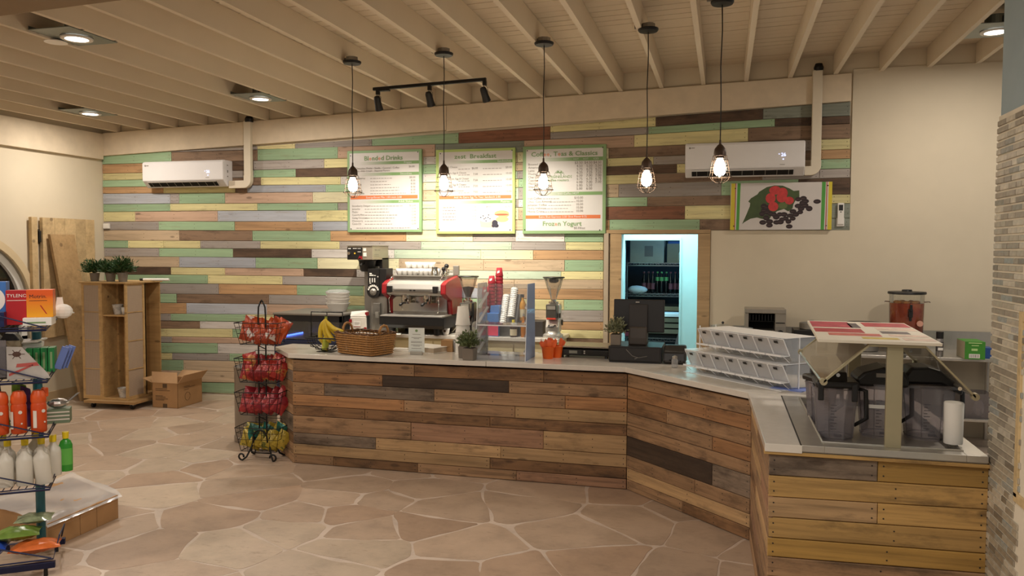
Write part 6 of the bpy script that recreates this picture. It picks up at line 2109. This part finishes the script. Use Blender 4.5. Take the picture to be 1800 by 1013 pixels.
for tier, (kind, nn, lab, grp) in enumerate((('orange', 16, 'orange and white snack bag in the top basket of the black rack', 'snack bags in the top basket'),
                                            ('red', 18, 'red snack bag in the second basket of the black rack', 'snack bags in the second basket'),
                                            ('crimson', 14, 'crimson snack bag in the third basket of the black rack', 'snack bags in the third basket'),
                                            ('yellow', 12, 'yellow snack bag in the bottom basket of the black rack', 'yellow snack bags in the bottom basket'))):
    zb = TIER[tier][0]
    for k in range(nn):
        row = k % 2
        f = (k//2)/max(1, (nn-1)//2)
        bag(kind, -.145+.29*f+rb.uniform(-.008, .008), (-.04 if row == 0 else .035)+rb.uniform(-.008, .008), zb+.008+rb.uniform(0, .03)+(.045 if row else 0), -.15+rb.uniform(-.1, .1), (.6-.35*(f<.15))*rb.uniform(.75, 1.1), rb.uniform(.35, .85), lab.replace(' of the black rack', '').replace(' in the ', ', %s from left in the %s row of the ' % (ORD[k//2], ('front', 'back')[row]), 1), grp)
bag('red', -.10, .02, .80, -.1, -.25, .2, 'red snack bag with orange top leaning left out of the second basket', None)
bag('orange', .13, .03, 1.12, -.1, .55, .1, 'orange and white snack bag sticking out right of the top basket', None)
bag('teal', -.115, -.02, .15, -.1, .35, .1, 'teal snack bag leaning left in the bottom basket', None)
bag('teal', -.04, .04, .155, -.1, .5, -.1, 'teal snack bag behind the yellow bags near the rack post', None)
bag('teal', .10, .045, .16, -.1, .4, -.2, 'dark teal snack bag at the right of the bottom basket', None)
t = thing('waste_bin', 'tall round grey metal bin behind the black snack rack', 'bin', (-4.50, 6.98, 0))
G().lathe([(.205, 0), (.21, .01), (.21, .05), (.203, .055), (.203, .70), (.207, .72), (.207, .745), (.198, .745), (.195, .70)], 0, 0, 36).obj('bin_body', plain('bin_grey', '#8e857a', .35, .6, var=.04), t, smooth=True, auto=True)
G().lathe([(.197, .735), (.15, .765), (0, .77)], 0, 0, 30, cap=False).obj('bin_lid', plain('bin_lid_dark', '#4a443e', .5), t, smooth=True)
# ------------------------------------------------------------------ wooden display tower on its dolly
M_MAPLE = wood('maple_panel', '#c4a06c', .9, .02, rough=.5, var=.03, bump=.05)
M_MAPLED = wood('maple_inside', '#b48f5c', .92, .02, rough=.55, var=.03, bump=.05)
M_MESH = NT('frosted_peg_panel')
_c = M_MESH.coords((1, 1, 1))
_v = M_MESH.n('ShaderNodeTexVoronoi')
_v.inputs['Scale'].default_value = 95
_v.inputs['Randomness'].default_value = .1
M_MESH.l(_c, _v.inputs['Vector'])
M_MESH.l(M_MESH.ramp(_v.outputs['Distance'], [(.25, lin('#9d8974')), (.45, lin('#b8a38e'))]), M_MESH.b.inputs['Base Color'])
M_MESH.b.inputs['Roughness'].default_value = .45
M_MESH = M_MESH.m
X0, X1, Y0, Y1, T0, T1 = -.315, .315, -.30, .30, .10, 1.49
t = thing('display_tower', 'tall light wooden display tower with frosted panels standing on a dolly', 'display cabinet', (-7.135, 8.20, 0), -.0)
G().box(X0-.02, Y0-.02, T1, X1+.02, Y1+.02, T1+.02).obj('top_board', M_MAPLE, t, bev=.002)
G().box(X0, Y0, T0, X1, Y1, T0+.02).obj('bottom_board', M_MAPLE, t)
G().box(X0, Y1-.018, T0+.02, X1, Y1, T1).box(X0, Y0+.02, T0+.02, X0+.018, Y1, T1).box(-.015, Y0+.25, T0+.02, .003, Y1, T1).box(-.0, .02, T0+.02, X1, .038, T1).box(X0, Y0+.24, T0+.02, -.0, Y0+.258, T1).obj('inner_walls', M_MAPLED, t)
def frosted(name, ax, a, b_, c0):
    # framed frosted panel across axis ax between a and b at depth c0
    def bx(g, u0, u1, z0, z1, d0, d1):
        return g.box(u0, c0+d0, z0, u1, c0+d1, z1) if ax == 'x' else g.box(c0+d0, u0, z0, c0+d1, u1, z1)
    g = G()
    bx(g, a, a+.03, T0+.02, T1, 0, .02)
    bx(g, b_-.03, b_, T0+.02, T1, 0, .02)
    n = 4
    for k in range(n+1):
        z = T0+.02+(T1-T0-.02)*k/n
        w_ = .022 if k in (0, n) else .005
        bx(g, a+.03, b_-.03, max(T0+.02, z-w_), min(T1, z+w_), 0, .018)
    f = g.obj(name, M_MAPLE, t)
    for k in range(n):
        z0 = T0+.02+(T1-T0-.02)*k/n+.005
        z1 = T0+.02+(T1-T0-.02)*(k+1)/n-.005
        bx(G(), a+.03, b_-.03, z0, z1, .006, .010).obj('frosted_pane', M_MESH, f)
frosted('panel_frame', 'x', X0, -.04, Y0)
frosted('panel_frame', 'y', Y0, 0.02, X1-.02)
G().box(X0+.275, Y0, T0+.02, X0+.293, Y0+.25, T1).obj('divider', M_MAPLE, t)
G().box(X1-.25, .02, T0+.02, X1, .04, T1).obj('divider', M_MAPLED, t)
G().box(-.02, Y0+.012, 1.10, X1-.02, Y0+.25, 1.118).obj('shelf', M_MAPLE, t)
t2 = thing('dolly', 'low wooden dolly on casters under the display tower', 'dolly', (-7.06, 8.18, 0), .06)
G().box(-.32, -.36, .068, .36, .30, .098).obj('deck', wood('dolly_board', '#b28d5c', .8), t2, bev=.002)
for x in (-.25, .28):
    for y_ in (-.28, .22):
        c_ = G().cyl(y_, .03, x-.014, x+.014, .03, axis='x', n=14).obj('caster_wheel', M_BLACKP, t2)
        G().box(x-.022, y_-.02, .045, x+.022, y_+.03, .068).obj('caster_fork', M_STEEL, c_)
for nm, x, y_, z, lab in (('paper_cup', -.0+.09, -.17, 1.118, 'printed white paper cup on the shelf of the display tower'), ('paper_cup', .17, -.20, .12, 'printed paper cup at the bottom of the display tower')):
    o = thing(nm, lab, 'cup', (-7.135+x, 8.20+y_, z))
    G().lathe([(.042, 0), (.062, .11), (.064, .112), (.062, .116), (.058, .112), (.04, .005)], 0, 0, 22).obj('cup_body', bpy.data.materials.get('printed_cup') or plain('printed_cup', '#c9c5bd', .5, var=.35, nscale=22), o, smooth=True, auto=True)
o = tag(G().lathe([(.024, 0), (.03, .085), (.0, .086)], 0, 0, 16).obj('small_cup', M_CUPWH, smooth=True), 'small plain cup beside the printed cup on the tower shelf', 'cup')
o.location = (-7.135+.195, 8.20-.19, 1.118)
potplant((-7.36, 8.02, T1+.02), 'dark green grass plant, left of three on the display tower', M_LEAFD, .115, .10, .17, .17, 21, 700, .007, .06, True)
potplant((-7.13, 8.02, T1+.02), 'dark green grass plant, middle of three on the display tower', M_LEAFD, .12, .10, .17, .17, 22, 700, .007, .06, True)
potplant((-6.93, 7.99, T1+.02), 'dark green grass plant, right of three on the display tower', M_LEAFD, .12, .11, .18, .20, 23, 760, .007, .06, True)
o = thing('paper_roll', 'rolled white paper with a black end lying on the display tower', 'paper roll', (-6.90, 8.33, T1+.036), .25)
G().cyl(0, 0, -.02, .30, .016, axis='x', n=14).obj('roll', M_PAPER, o, smooth=False)
G().cyl(0, 0, -.06, -.02, .0165, axis='x', n=14).obj('black_end', M_BLACKP, o)
# cardboard box
t = thing('cardboard_box', 'open cardboard box with printed lines on the floor by the display tower', 'box', (-6.45, 8.32, 0), .02)
HX, HY, HZ = .175, .235, .30
for nm, b_ in (('side', (-HX, -HY, 0, HX, -HY+.006, HZ)), ('side', (-HX, HY-.006, 0, HX, HY, HZ)), ('side', (-HX, -HY, 0, -HX+.006, HY, HZ)), ('side', (HX-.006, -HY, 0, HX, HY, HZ)), ('base', (-HX, -HY, 0, HX, HY, .006))):
    G().box(*b_).obj(nm, M_CARD, t)
def flap(a, b_, d):
    a, b_, d = Vector(a), Vector(b_), Vector(d)
    n_ = (b_-a).cross(d).normalized()*.004
    G().hexa([a, b_, b_+d, a+d], [a+n_, b_+n_, b_+d+n_, a+d+n_]).obj('flap', M_CARDIN, t)
flap((-HX, -HY, HZ), (HX, -HY, HZ), (-.03, .04, .125))
flap((HX, -HY, HZ), (HX, HY, HZ), (.07, .02, .10))
flap((-HX, HY, HZ), (-HX, -HY, HZ), (-.13, -.01, .05))
flap((HX, HY, HZ), (-HX, HY, HZ), (0, .10, .07))
g = G()
for z, w_ in ((.225, .16), (.205, .20), (.14, .10), (.125, .14), (.105, .17), (.09, .12)):
    g.box(-.13, -HY-.0008, z, -.13+w_, -HY-.0002, z+.007)
g.obj('printed_lines', M_KRAFT, t)
g = G()
for z, w_ in ((.24, .12), (.225, .22), (.20, .10)):
    g.box(HX+.0002, -.12, z, HX+.0008, -.12+w_, z+.006)
g.tube([(HX+.001, -.05+.05*math.cos(a_*.5), .12+.05*math.sin(a_*.5)) for a_ in range(13)], .002, 4)
g.obj('printed_lines', M_KRAFT, t)
G().box(-.03, -HY-.0009, .24, .03, -HY-.0003, .29).obj('tape', M_KRAFT, t)
G().box(-.03, -HY-.0009, 0, .03, -HY-.0003, .05).obj('tape', M_KRAFT, t)
# ------------------------------------------------------------------ wooden panels by the left wall
M_PINE = wood('pine_panel', '#c9ae82', .85, .10, '#7a5c36', .7, .6)
t = thing('board_panel', 'wide panel of pale upright pine boards hung on the left wall by the corner', 'wooden panel', (XL, 7.80, .80))
for y0, y1, zz in ((0, .085, .0), (.16, .34, .0), (.343, .50, .01), (.503, .68, 0), (.683, .84, .01), (.843, .99, .0)):
    G().box(.03, y0, zz, .075, y1, 1.485).obj('board', M_PINE, t, bev=.002)
G().box(.0, .02, .2, .03, .97, .30).box(.0, .02, 1.2, .03, .97, 1.3).obj('batten', M_PINE, t)
G().box(.03, .095, 1.16, .06, .135, 1.34).box(.06, .10, 1.18, .085, .13, 1.32).obj('black_latch', M_BLACKP, t, bev=.006)
t = thing('leaning_board', 'single tall brown board leaning against the pine panel behind the display tower', 'board', (-7.74, 8.28, 0))
G().hexa([(-.02, -.12, 0), (.02, -.12, 0), (.02, .20, 0), (-.02, .20, 0)], [(-.285, -.28, 2.08), (-.245, -.28, 2.08), (-.245, .10, 2.08), (-.285, .10, 2.08)]).obj('plank', wood('leaning_pine', '#a98a60', .8, .15, '#4f3820', .7, .6), t, bev=.002)
G().tube([(.0, -.24, 1.12), (.05, -.25, 1.12)], .010, 6).obj('peg', M_PAPER, t)
# ------------------------------------------------------------------ wrapped cartons on the floor
t = thing('wrapped_cartons', 'low row of cardboard cartons under crinkled clear plastic on the floor', 'cartons', (-4.45, 4.50, 0))
def cq(u_, v_, z):
    a, b_, c_, d_ = Vector((.35, -.40)), Vector((.34, .15)), Vector((-.33, .43)), Vector((-.34, -.18))
    p = a*(1-u_)*(1-v_)+b_*u_*(1-v_)+c_*u_*v_+d_*(1-u_)*v_
    return (p.x, p.y, z)
for u0, u1 in ((-.12, .36), (.365, .63), (.635, 1.0)):
    G().hexa([cq(u0, 0, 0), cq(u1, 0, 0), cq(u1, 1, 0), cq(u0, 1, 0)], [cq(u0, 0, .165), cq(u1, 0, .165), cq(u1, 1, .165), cq(u0, 1, .165)]).obj('carton', M_CARD, t, bev=.002)
    G().hexa([cq(u0, -.003, .120), cq(u1, -.003, .120), cq(u1, 0, .120), cq(u0, 0, .120)], [cq(u0, -.003, .123), cq(u1, -.003, .123), cq(u1, 0, .123), cq(u0, 0, .123)]).obj('lid_line', M_CARDIN, t)
g = G()
n = 14
vs = []
for j in range(n+1):
    for i in range(n+1):
        u_, v_ = -.15+1.2*i/n, -.03+1.1*j/n
        z = .172+.012*math.sin(7*u_+3*v_)*math.sin(5*v_)+random.uniform(0, .008)
        if v_ < 0:
            z = .150
        vs.append(cq(u_, v_, z))
g.add(vs, [(j*(n+1)+i, j*(n+1)+i+1, (j+1)*(n+1)+i+1, (j+1)*(n+1)+i) for j in range(n) for i in range(n)])
g.obj('plastic_wrap', M_WRAP, t, smooth=True)
# ------------------------------------------------------------------ blue wire goods rack in the left foreground
M_BLUEW = plain('dark_blue_wire', '#171c3d', .4, .4)
RX, RY, RZ = -3.76, 3.72, .6435
t = thing('goods_rack', 'dark blue wire goods rack cut off by the left picture edge', 'rack', (RX, RY, 0), RZ)
TZ = [1.434, 1.133, .815, .505]
for z in TZ:
    g = G()
    g.tube([(-.60, 0, z), (0, 0, z), (0, .40, z+.03), (-.60, .40, z+.03)], .006, 6, True)
    g.tube([(-.60, 0, z), (0, 0, z)], .007, 6)
    for k in range(16):
        x = -.58+k*.038
        g.tube([(x, 0, z+.012), (x+.012, .40, z+.034)], .003, 4)
    g.tube([(-.60, 0, z+.014), (0, 0, z+.014)], .0035, 5)
    g.tube([(-.60, .03, z+.205), (-.38, .015, z+.135), (0, 0, z+.012), (.0, .40, z+.07)], .0045, 5)
    g.obj('wire_shelf', M_BLUEW, t)
G().cyl(-.095, .30, .08, 1.40, .026, n=16).obj('centre_post', plain('teal_post', '#1d5f6a', .4), t)
for y_ in (0, .40):
    b_ = G().box(-.62, y_-.016, .045, .02, y_+.016, .082).obj('base_bar', M_BLUEW, t, bev=.003)
    G().cyl(-.03, y_, 0, .045, .012, .010, n=10).obj('levelling_foot', M_BLACK, b_)
G().tube([(-.60, 0, .095), (.01, 0, .095), (.03, .10, .20), (.03, .30, .20), (.0, .40, .095)], .005, 5).tube([(-.60, 0, .26), (-.30, 0, .20), (0, 0, .10)], .005, 5).obj('base_basket', M_BLUEW, t)
RM = Matrix.Translation((RX, RY, 0)) @ Matrix.Rotation(RZ, 4, 'Z')
def rk(o, x, y_, z, rz=0):
    p = RM @ Vector((x, y_, z))
    o.location = p
    o.rotation_euler = (0, 0, RZ+rz)
    return o
def carton(name, label, cat, w_, d_, h_, m, x, y_, z, rz=0, extra=None, group=None):
    o = thing(name, label, cat, (0, 0, 0), 0, group)
    G().box(-w_/2, 0, 0, w_/2, d_, h_).obj('carton_body', m, o, bev=.0015)
    if extra:
        extra(o, w_, h_)
    return rk(o, x, y_, z, rz)
def ex_blue(o, w_, h_):
    G().lathe([(.0, -.0012), (.075, -.0010), (.075, 0)], .02, h_*.58, 28, 'y').obj('white_disc', M_PAPER, o)
    G().text('Alka-', -.045, h_*.60, .040, -.0016).text('Seltzer', -.050, h_*.44, .040, -.0016).obj('lettering', M_BLK, o)
    G().box(-w_/2+.004, -.0008, .02, w_/2-.004, -.0002, .035).box(-w_/2+.004, -.0008, .045, w_/2-.02, -.0002, .052).obj('stripe', M_PAPER, o)
M_BXB = plain('blue_box_print', '#3d6fb4', .4, var=.2, nscale=4)
M_BXR = plain('red_box_print', '#b01c24', .4)
M_BXO = NT('orange_yellow_box_print')
_tc = M_BXO.n('ShaderNodeTexCoord')
_sp = M_BXO.n('ShaderNodeSeparateXYZ')
M_BXO.l(_tc.outputs['Object'], _sp.inputs[0])
_mr = M_BXO.n('ShaderNodeMapRange')
_mr.inputs[1].default_value = 0
_mr.inputs[2].default_value = .15
M_BXO.l(_sp.outputs[2], _mr.inputs[0])
M_BXO.l(M_BXO.ramp(_mr.outputs[0], [(.1, lin('#e8a01f')), (.7, lin('#e87a1c')), (.85, lin('#dd5a1a'))]), M_BXO.b.inputs['Base Color'])
M_BXO.b.inputs['Roughness'].default_value = .4
M_BXO = M_BXO.m
Z = TZ[0]+.018
carton('medicine_box', 'tall blue medicine box with a white disc on the top shelf of the blue rack', 'box', .20, .10, .245, M_BXB, -.315, .13, Z+.012, 0, ex_blue)
carton('medicine_box', 'low navy box in front of the tall blue medicine box', 'box', .19, .08, .085, plain('navy_box_print', '#15214f', .4), -.305, .03, Z+.002)
carton('medicine_box', 'red medicine box between the blue and orange ones on the top shelf', 'box', .115, .09, .20, M_BXR, -.155, .10, Z+.008, 0,
       lambda o, w_, h_: (G().text('TYLENOL', -w_/2+.004, h_*.80, .027, -.001).box(-w_/2+.005, -.001, h_*.70, w_/2-.005, -.0004, h_*.715).obj('lettering', M_PAPER, o)))
carton('medicine_box', 'low white box lying under the orange medicine box', 'box', .145, .16, .045, M_PAPER, -.05, .05, Z+.004, 0,
       lambda o, w_, h_: G().box(-w_*.35, -.0008, h_*.3, w_*.3, -.0002, h_*.5).obj('print', M_HEAD, o))
carton('medicine_box', 'orange and yellow medicine box on the top shelf of the blue rack', 'box', .135, .10, .16, M_BXO, -.04, .085, Z+.005+.045, 0,
       lambda o, w_, h_: (G().text('Motrin.', -w_/2+.014, h_*.70, .030, -.001).box(-w_/2+.014, -.001, h_*.60, w_/2-.03, -.0004, h_*.615).obj('lettering', M_BLK, o),
                          G().hexa([(.0, -.0012, .07), (.006, -.0012, .07), (.036, -.0012, .02), (.03, -.0012, .02)], [(.0, -.0005, .07), (.006, -.0005, .07), (.036, -.0005, .02), (.03, -.0005, .02)]).obj('print_line', M_BXR, o)))
o = tag(G().ball((0, 0, .055), (.055, .03, .045), 10, 7).hexa([(-.04, -.01, .05), (.01, -.01, .05), (.01, .01, .05), (-.04, .01, .05)], [(-.03, -.005, .14), (.0, -.005, .14), (.0, .005, .14), (-.03, .005, .14)]).obj('white_packet', M_PAPER, smooth=False), 'crumpled white packet at the right end of the top shelf of the blue rack', 'packet')
rk(o, .055, .25, Z+.016)
Z = TZ[1]+.018
carton('medicine_box', 'orange box at the left picture edge on the second shelf of the blue rack', 'box', .10, .09, .18, plain('orange_box_print', '#e07a1e', .4), -.305, .05, Z+.003, 0,
       lambda o, w_, h_: G().box(-w_/2+.004, -.001, h_*.72, w_/2-.01, -.0004, h_*.92).obj('red_print', M_BXR, o))
o = rk(thing('blister_pack', 'dark clear-fronted pack beside the orange box on the second shelf', 'pack', (0, 0, 0)), -.235, .05, Z+.003)
G().box(-.025, 0, 0, .028, .03, .19).obj('insert', M_BLACKP, o, bev=.004)
G().box(-.03, -.012, .01, .03, 0, .225).obj('clear_front', M_TOTE, o, bev=.005)
o = rk(thing('display_card', 'triangular pale grey leaflet holder showing a fly on the second shelf', 'leaflet', (0, 0, 0)), -.20, .02, Z+.003)
G().prism([(0, 0), (.215, .0), (.20, .03), (.075, .185), (.0, .19)], 'y', -.006, .0).obj('card', plain('leaflet_grey', '#a9a39d', .5, var=.2, nscale=8), o)
G().prism([(.01, .02), (.13, .075), (.13, .085), (.01, .035)], 'y', -.0072, -.006).prism([(.045, .07), (.16, .075), (.15, .095), (.05, .09)], 'y', -.0072, -.006).obj('red_print', plain('leaflet_red', '#a94c46', .6), o)
g = G().ball((.05, -.006, .145), (.022, .002, .016), 8, 5)
for k in range(6):
    a = k*PI/3
    g.tube([(.05, -.007, .145), (.05+.04*math.cos(a), -.007, .145+.028*math.sin(a))], .002, 4)
g.obj('printed_fly', plain('fly_brown', '#4a3026', .6), o)
for k in range(4):
    carton('green_packet', 'slim green packet, %s from the left in the row on the second shelf' % ORD[k], 'packet', .034, .10, .145, plain('green_packet_print', '#1f7a3e', .4) if k == 0 else bpy.data.materials['green_packet_print'], -.118+k*.038, .19, Z+.014, 0,
           lambda o, w_, h_: G().box(-.006, -.001, .02, .006, -.0004, .12).obj('print', M_HEAD, o), 'green packets on the blue rack')
for k, (x, z) in enumerate(((-.30, .20), (-.21, .205))):
    o = tag(G().prism([(-.055, 0), (.055, 0), (.02, .045), (-.03, .05)], 'y', 0, .10).obj('black_pouch', M_BLACKP, bev=.004), ('black pouch at the picture edge on top of the second shelf goods', 'black pouch right of the other one on top of the second shelf goods')[k], 'pouch')
    rk(o, x, .18, Z+z)
    o = tag(G().box(-.05, .0, 0, .05, .09, z-.004).obj('grey_carton', M_TOTE if False else M_STCARD, bev=.002), ('brown carton under the black pouch at the picture edge', 'brown carton under the right black pouch on the second shelf')[k], 'box')
    rk(o, x, .18, Z+.012)
o = tag(G().hexa([(-.10, 0, 0), (.06, 0, .01), (.10, .10, .02), (-.06, .12, .012)], [(-.10, 0, .006), (.06, 0, .02), (.10, .10, .03), (-.06, .12, .02)]).box(-.02, .02, -.16, .08, .10, .004).obj('paper_bundle', M_PAPER), 'white paper bundle standing behind the leaflet on the second shelf', 'papers')
rk(o, -.14, .22, Z+.18)
for k in range(3):
    o = tag(G().box(-.02, 0, 0, .02, .012, .14).xf(Matrix.Rotation(.35, 4, 'Y')).obj('blue_packet', plain('blue_packet_print', '#6478b4', .4) if k == 0 else bpy.data.materials['blue_packet_print'], bev=.003), 'blue packet leaning at the right end of the second shelf, %s from the front' % ORD[k], 'packet', 'blue packets on the blue rack')
    rk(o, .025+k*.014, .20+.03*k, Z+.028)
Z = TZ[2]+.018
M_SPRAY = plain('orange_spray_can', '#c94c1d', .3)
M_SPL = plain('spray_label', '#d8d0c4', .5)
for k, (x, rz, lab) in enumerate(((-.335, 0, 'orange repellent can at the left picture edge on the third shelf'), (-.245, 0, 'second orange repellent can from the left on the third shelf'), (-.155, .1, 'third orange repellent can from the left on the third shelf'), (-.055, .5, 'rightmost orange repellent can with its trigger cap on the third shelf'))):
    o = thing('repellent_can', lab, 'can')
    G().lathe([(.038, 0), (.041, .006), (.041, .155), (.037, .17)], 0, 0, 18).obj('can_body', M_SPRAY, o, smooth=True, auto=True)
    G().lathe([(.037, .17), (.041, .18), (.040, .215), (.028, .242), (.0, .248)], 0, 0, 18).obj('cap', plain('orange_cap', '#d2541f', .35) if k == 0 else bpy.data.materials['orange_cap'], o, smooth=True, auto=True)
    g = G().poly([(-.038, -.022, .03), (-.024, -.036, .03), (-.024, -.036, .13), (-.038, -.022, .13)])
    g.xf(Matrix.Translation((-.001, -.002, 0))).obj('label_panel', M_SPL, o)
    G().lathe([(.010, -.0425), (.010, -.040)], .010, .125, 12, 'y').lathe([(.005, -.0428), (.005, -.040)], .016, .06, 8, 'y').obj('print', M_SPL if k < 3 else M_SPL, o)
    if k == 3:
        G().box(.02, -.02, .20, .05, .02, .255).obj('trigger', bpy.data.materials['orange_cap'], o, bev=.008)
    rk(o, x, .06, Z+.004, rz)
carton('striped_box', 'grey-green striped box at the right of the third shelf', 'box', .12, .10, .085, plain('stripe_green', '#6b7c62', .5), .025, .20, Z+.016, 0,
       lambda o, w_, h_: [G().box(-w_/2, -.001, z, w_/2, -.0003, z+.008).obj('stripe', M_SPL, o) for z in (.02, .042, .064)])
o = tag(G().ball((0, 0, .03), (.06, .04, .03), 10, 6).hexa([(.04, -.01, .03), (.06, -.01, .04), (.06, .01, .04), (.04, .01, .03)], [(.10, -.008, .085), (.12, -.008, .09), (.12, .008, .09), (.10, .008, .085)]).obj('silver_pouch', plain('silver_foil', '#b9b5b0', .22, .9, var=.2, nscale=30)), 'shiny silver pouch on the striped box of the third shelf', 'pouch')
rk(o, .02, .24, Z+.103)
for nm, hx, x, y_, w_, h_, dz, lab in (('lime_packet', '#7fae2e', -.17, .20, .10, .27, .0, 'lime green packet behind the orange cans on the third shelf'), ('purple_packet', '#4a2a5c', -.135, .17, .07, .25, .0, 'purple packet in front of the lime one on the third shelf'), ('green_bag', '#8a9a3a', -.28, .18, .12, .20, 0, 'yellow-green packet behind the orange cans near the picture edge'), ('dark_bag', '#231d22', -.32, .22, .14, .29, 0, 'dark sloping bag behind the orange cans at the picture edge')):
    o = tag(G().hexa([(-w_/2, 0, 0), (w_/2, 0, 0), (w_/2, .025, 0), (-w_/2, .025, 0)], [(-w_*.45, .01, h_), (w_*.3, .01, h_*.9), (w_*.3, .02, h_*.9), (-w_*.45, .02, h_)]).obj(nm, plain(nm+'_print', hx, .35, var=.25, nscale=20), bev=.006), lab, 'packet')
    rk(o, x, y_, Z+.012)
Z = TZ[3]+.018
M_HDPE = plain('milky_bottle', '#cfcabd', .35, var=.02)
bp = [(.042, 0), (.045, .008), (.045, .14), (.040, .165), (.018, .19), (.017, .215), (.0, .216)]
for k, x in enumerate((-.325, -.232, -.135, -.035)):
    o = bottle('lotion_bottle', 0, 0, 0, bp, M_HDPE, ('milky white bottle at the left picture edge, front row of the fourth shelf', 'second milky white bottle of the front row on the fourth shelf', 'third milky white bottle of the front row on the fourth shelf', 'rightmost milky white bottle, tilted, in the front row')[k], sq=.75)
    rk(o, x, .07, Z+.004)
    if k == 3:
        o.rotation_euler = (0, -.10, RZ)
for k, (x, y_) in enumerate(((-.33, .17), (-.24, .19), (-.15, .18), (-.065, .18), (-.01, .22), (-.28, .28), (-.11, .27))):
    o = bottle('lotion_bottle', 0, 0, 0, bp[:-1], M_HDPE, 'yellow-capped milky bottle, %s from left in the %s row of the fourth shelf' % ((ORD[k], 'middle') if k < 5 else (ORD[k-5], 'rear')), [(.019, .205), (.020, .245), (.0, .246)], M_YEL, sq=.75, group='yellow-capped bottles on the blue rack')
    rk(o, x, y_, Z+.010+.02*(y_ > .25))
o = bottle('green_bottle', 0, 0, 0, [(.035, 0), (.037, .008), (.037, .16), (.028, .185), (.015, .195), (.015, .21)], plain('green_lotion', '#2f8f2c', .3), 'bright green bottle with yellow cap at the right of the fourth shelf', [(.017, .20), (.019, .24), (.0, .241)], M_YEL, (.0375, .04, .14, plain('green_bottle_label', '#5fb04a', .4)), sq=.7)
rk(o, .055, .24, Z+.025)
Z = .105
def pack(label, m, w_, d_, h_, x, y_, z, rz):
    o = bpy.data.objects.new('soft_pack', BM['red'].copy())
    o.data.materials.clear()
    o.data.materials.append(m)
    COL.objects.link(o)
    tag(o, label, 'pack')
    p = RM @ Vector((x, y_, z))
    o.location = p
    o.scale = (w_/.125, d_/.032, h_/.165)
    o.rotation_euler = (PI/2, 0, RZ+rz)
    return o
pack('olive green soft pack in the bottom basket of the blue rack', plain('olive_pack', '#6f8a3c', .25, var=.25, nscale=20), .25, .07, .16, -.20, .22, Z+.12, .05)
pack('orange soft pack below the olive one in the bottom basket', plain('orange_pack', '#cf6a33', .25, var=.25, nscale=20), .27, .07, .15, -.10, .16, Z+.05, .08)
pack('blue soft pack at the picture edge in the bottom basket', plain('blue_pack', '#24449a', .25, var=.25, nscale=20), .18, .09, .16, -.32, .16, Z+.07, 0)
pack('clear and green soft pack on top of the bottom basket goods', plain('pale_green_pack', '#8f9a78', .15, var=.4, nscale=25), .20, .05, .15, -.12, .32, Z+.17, .0)
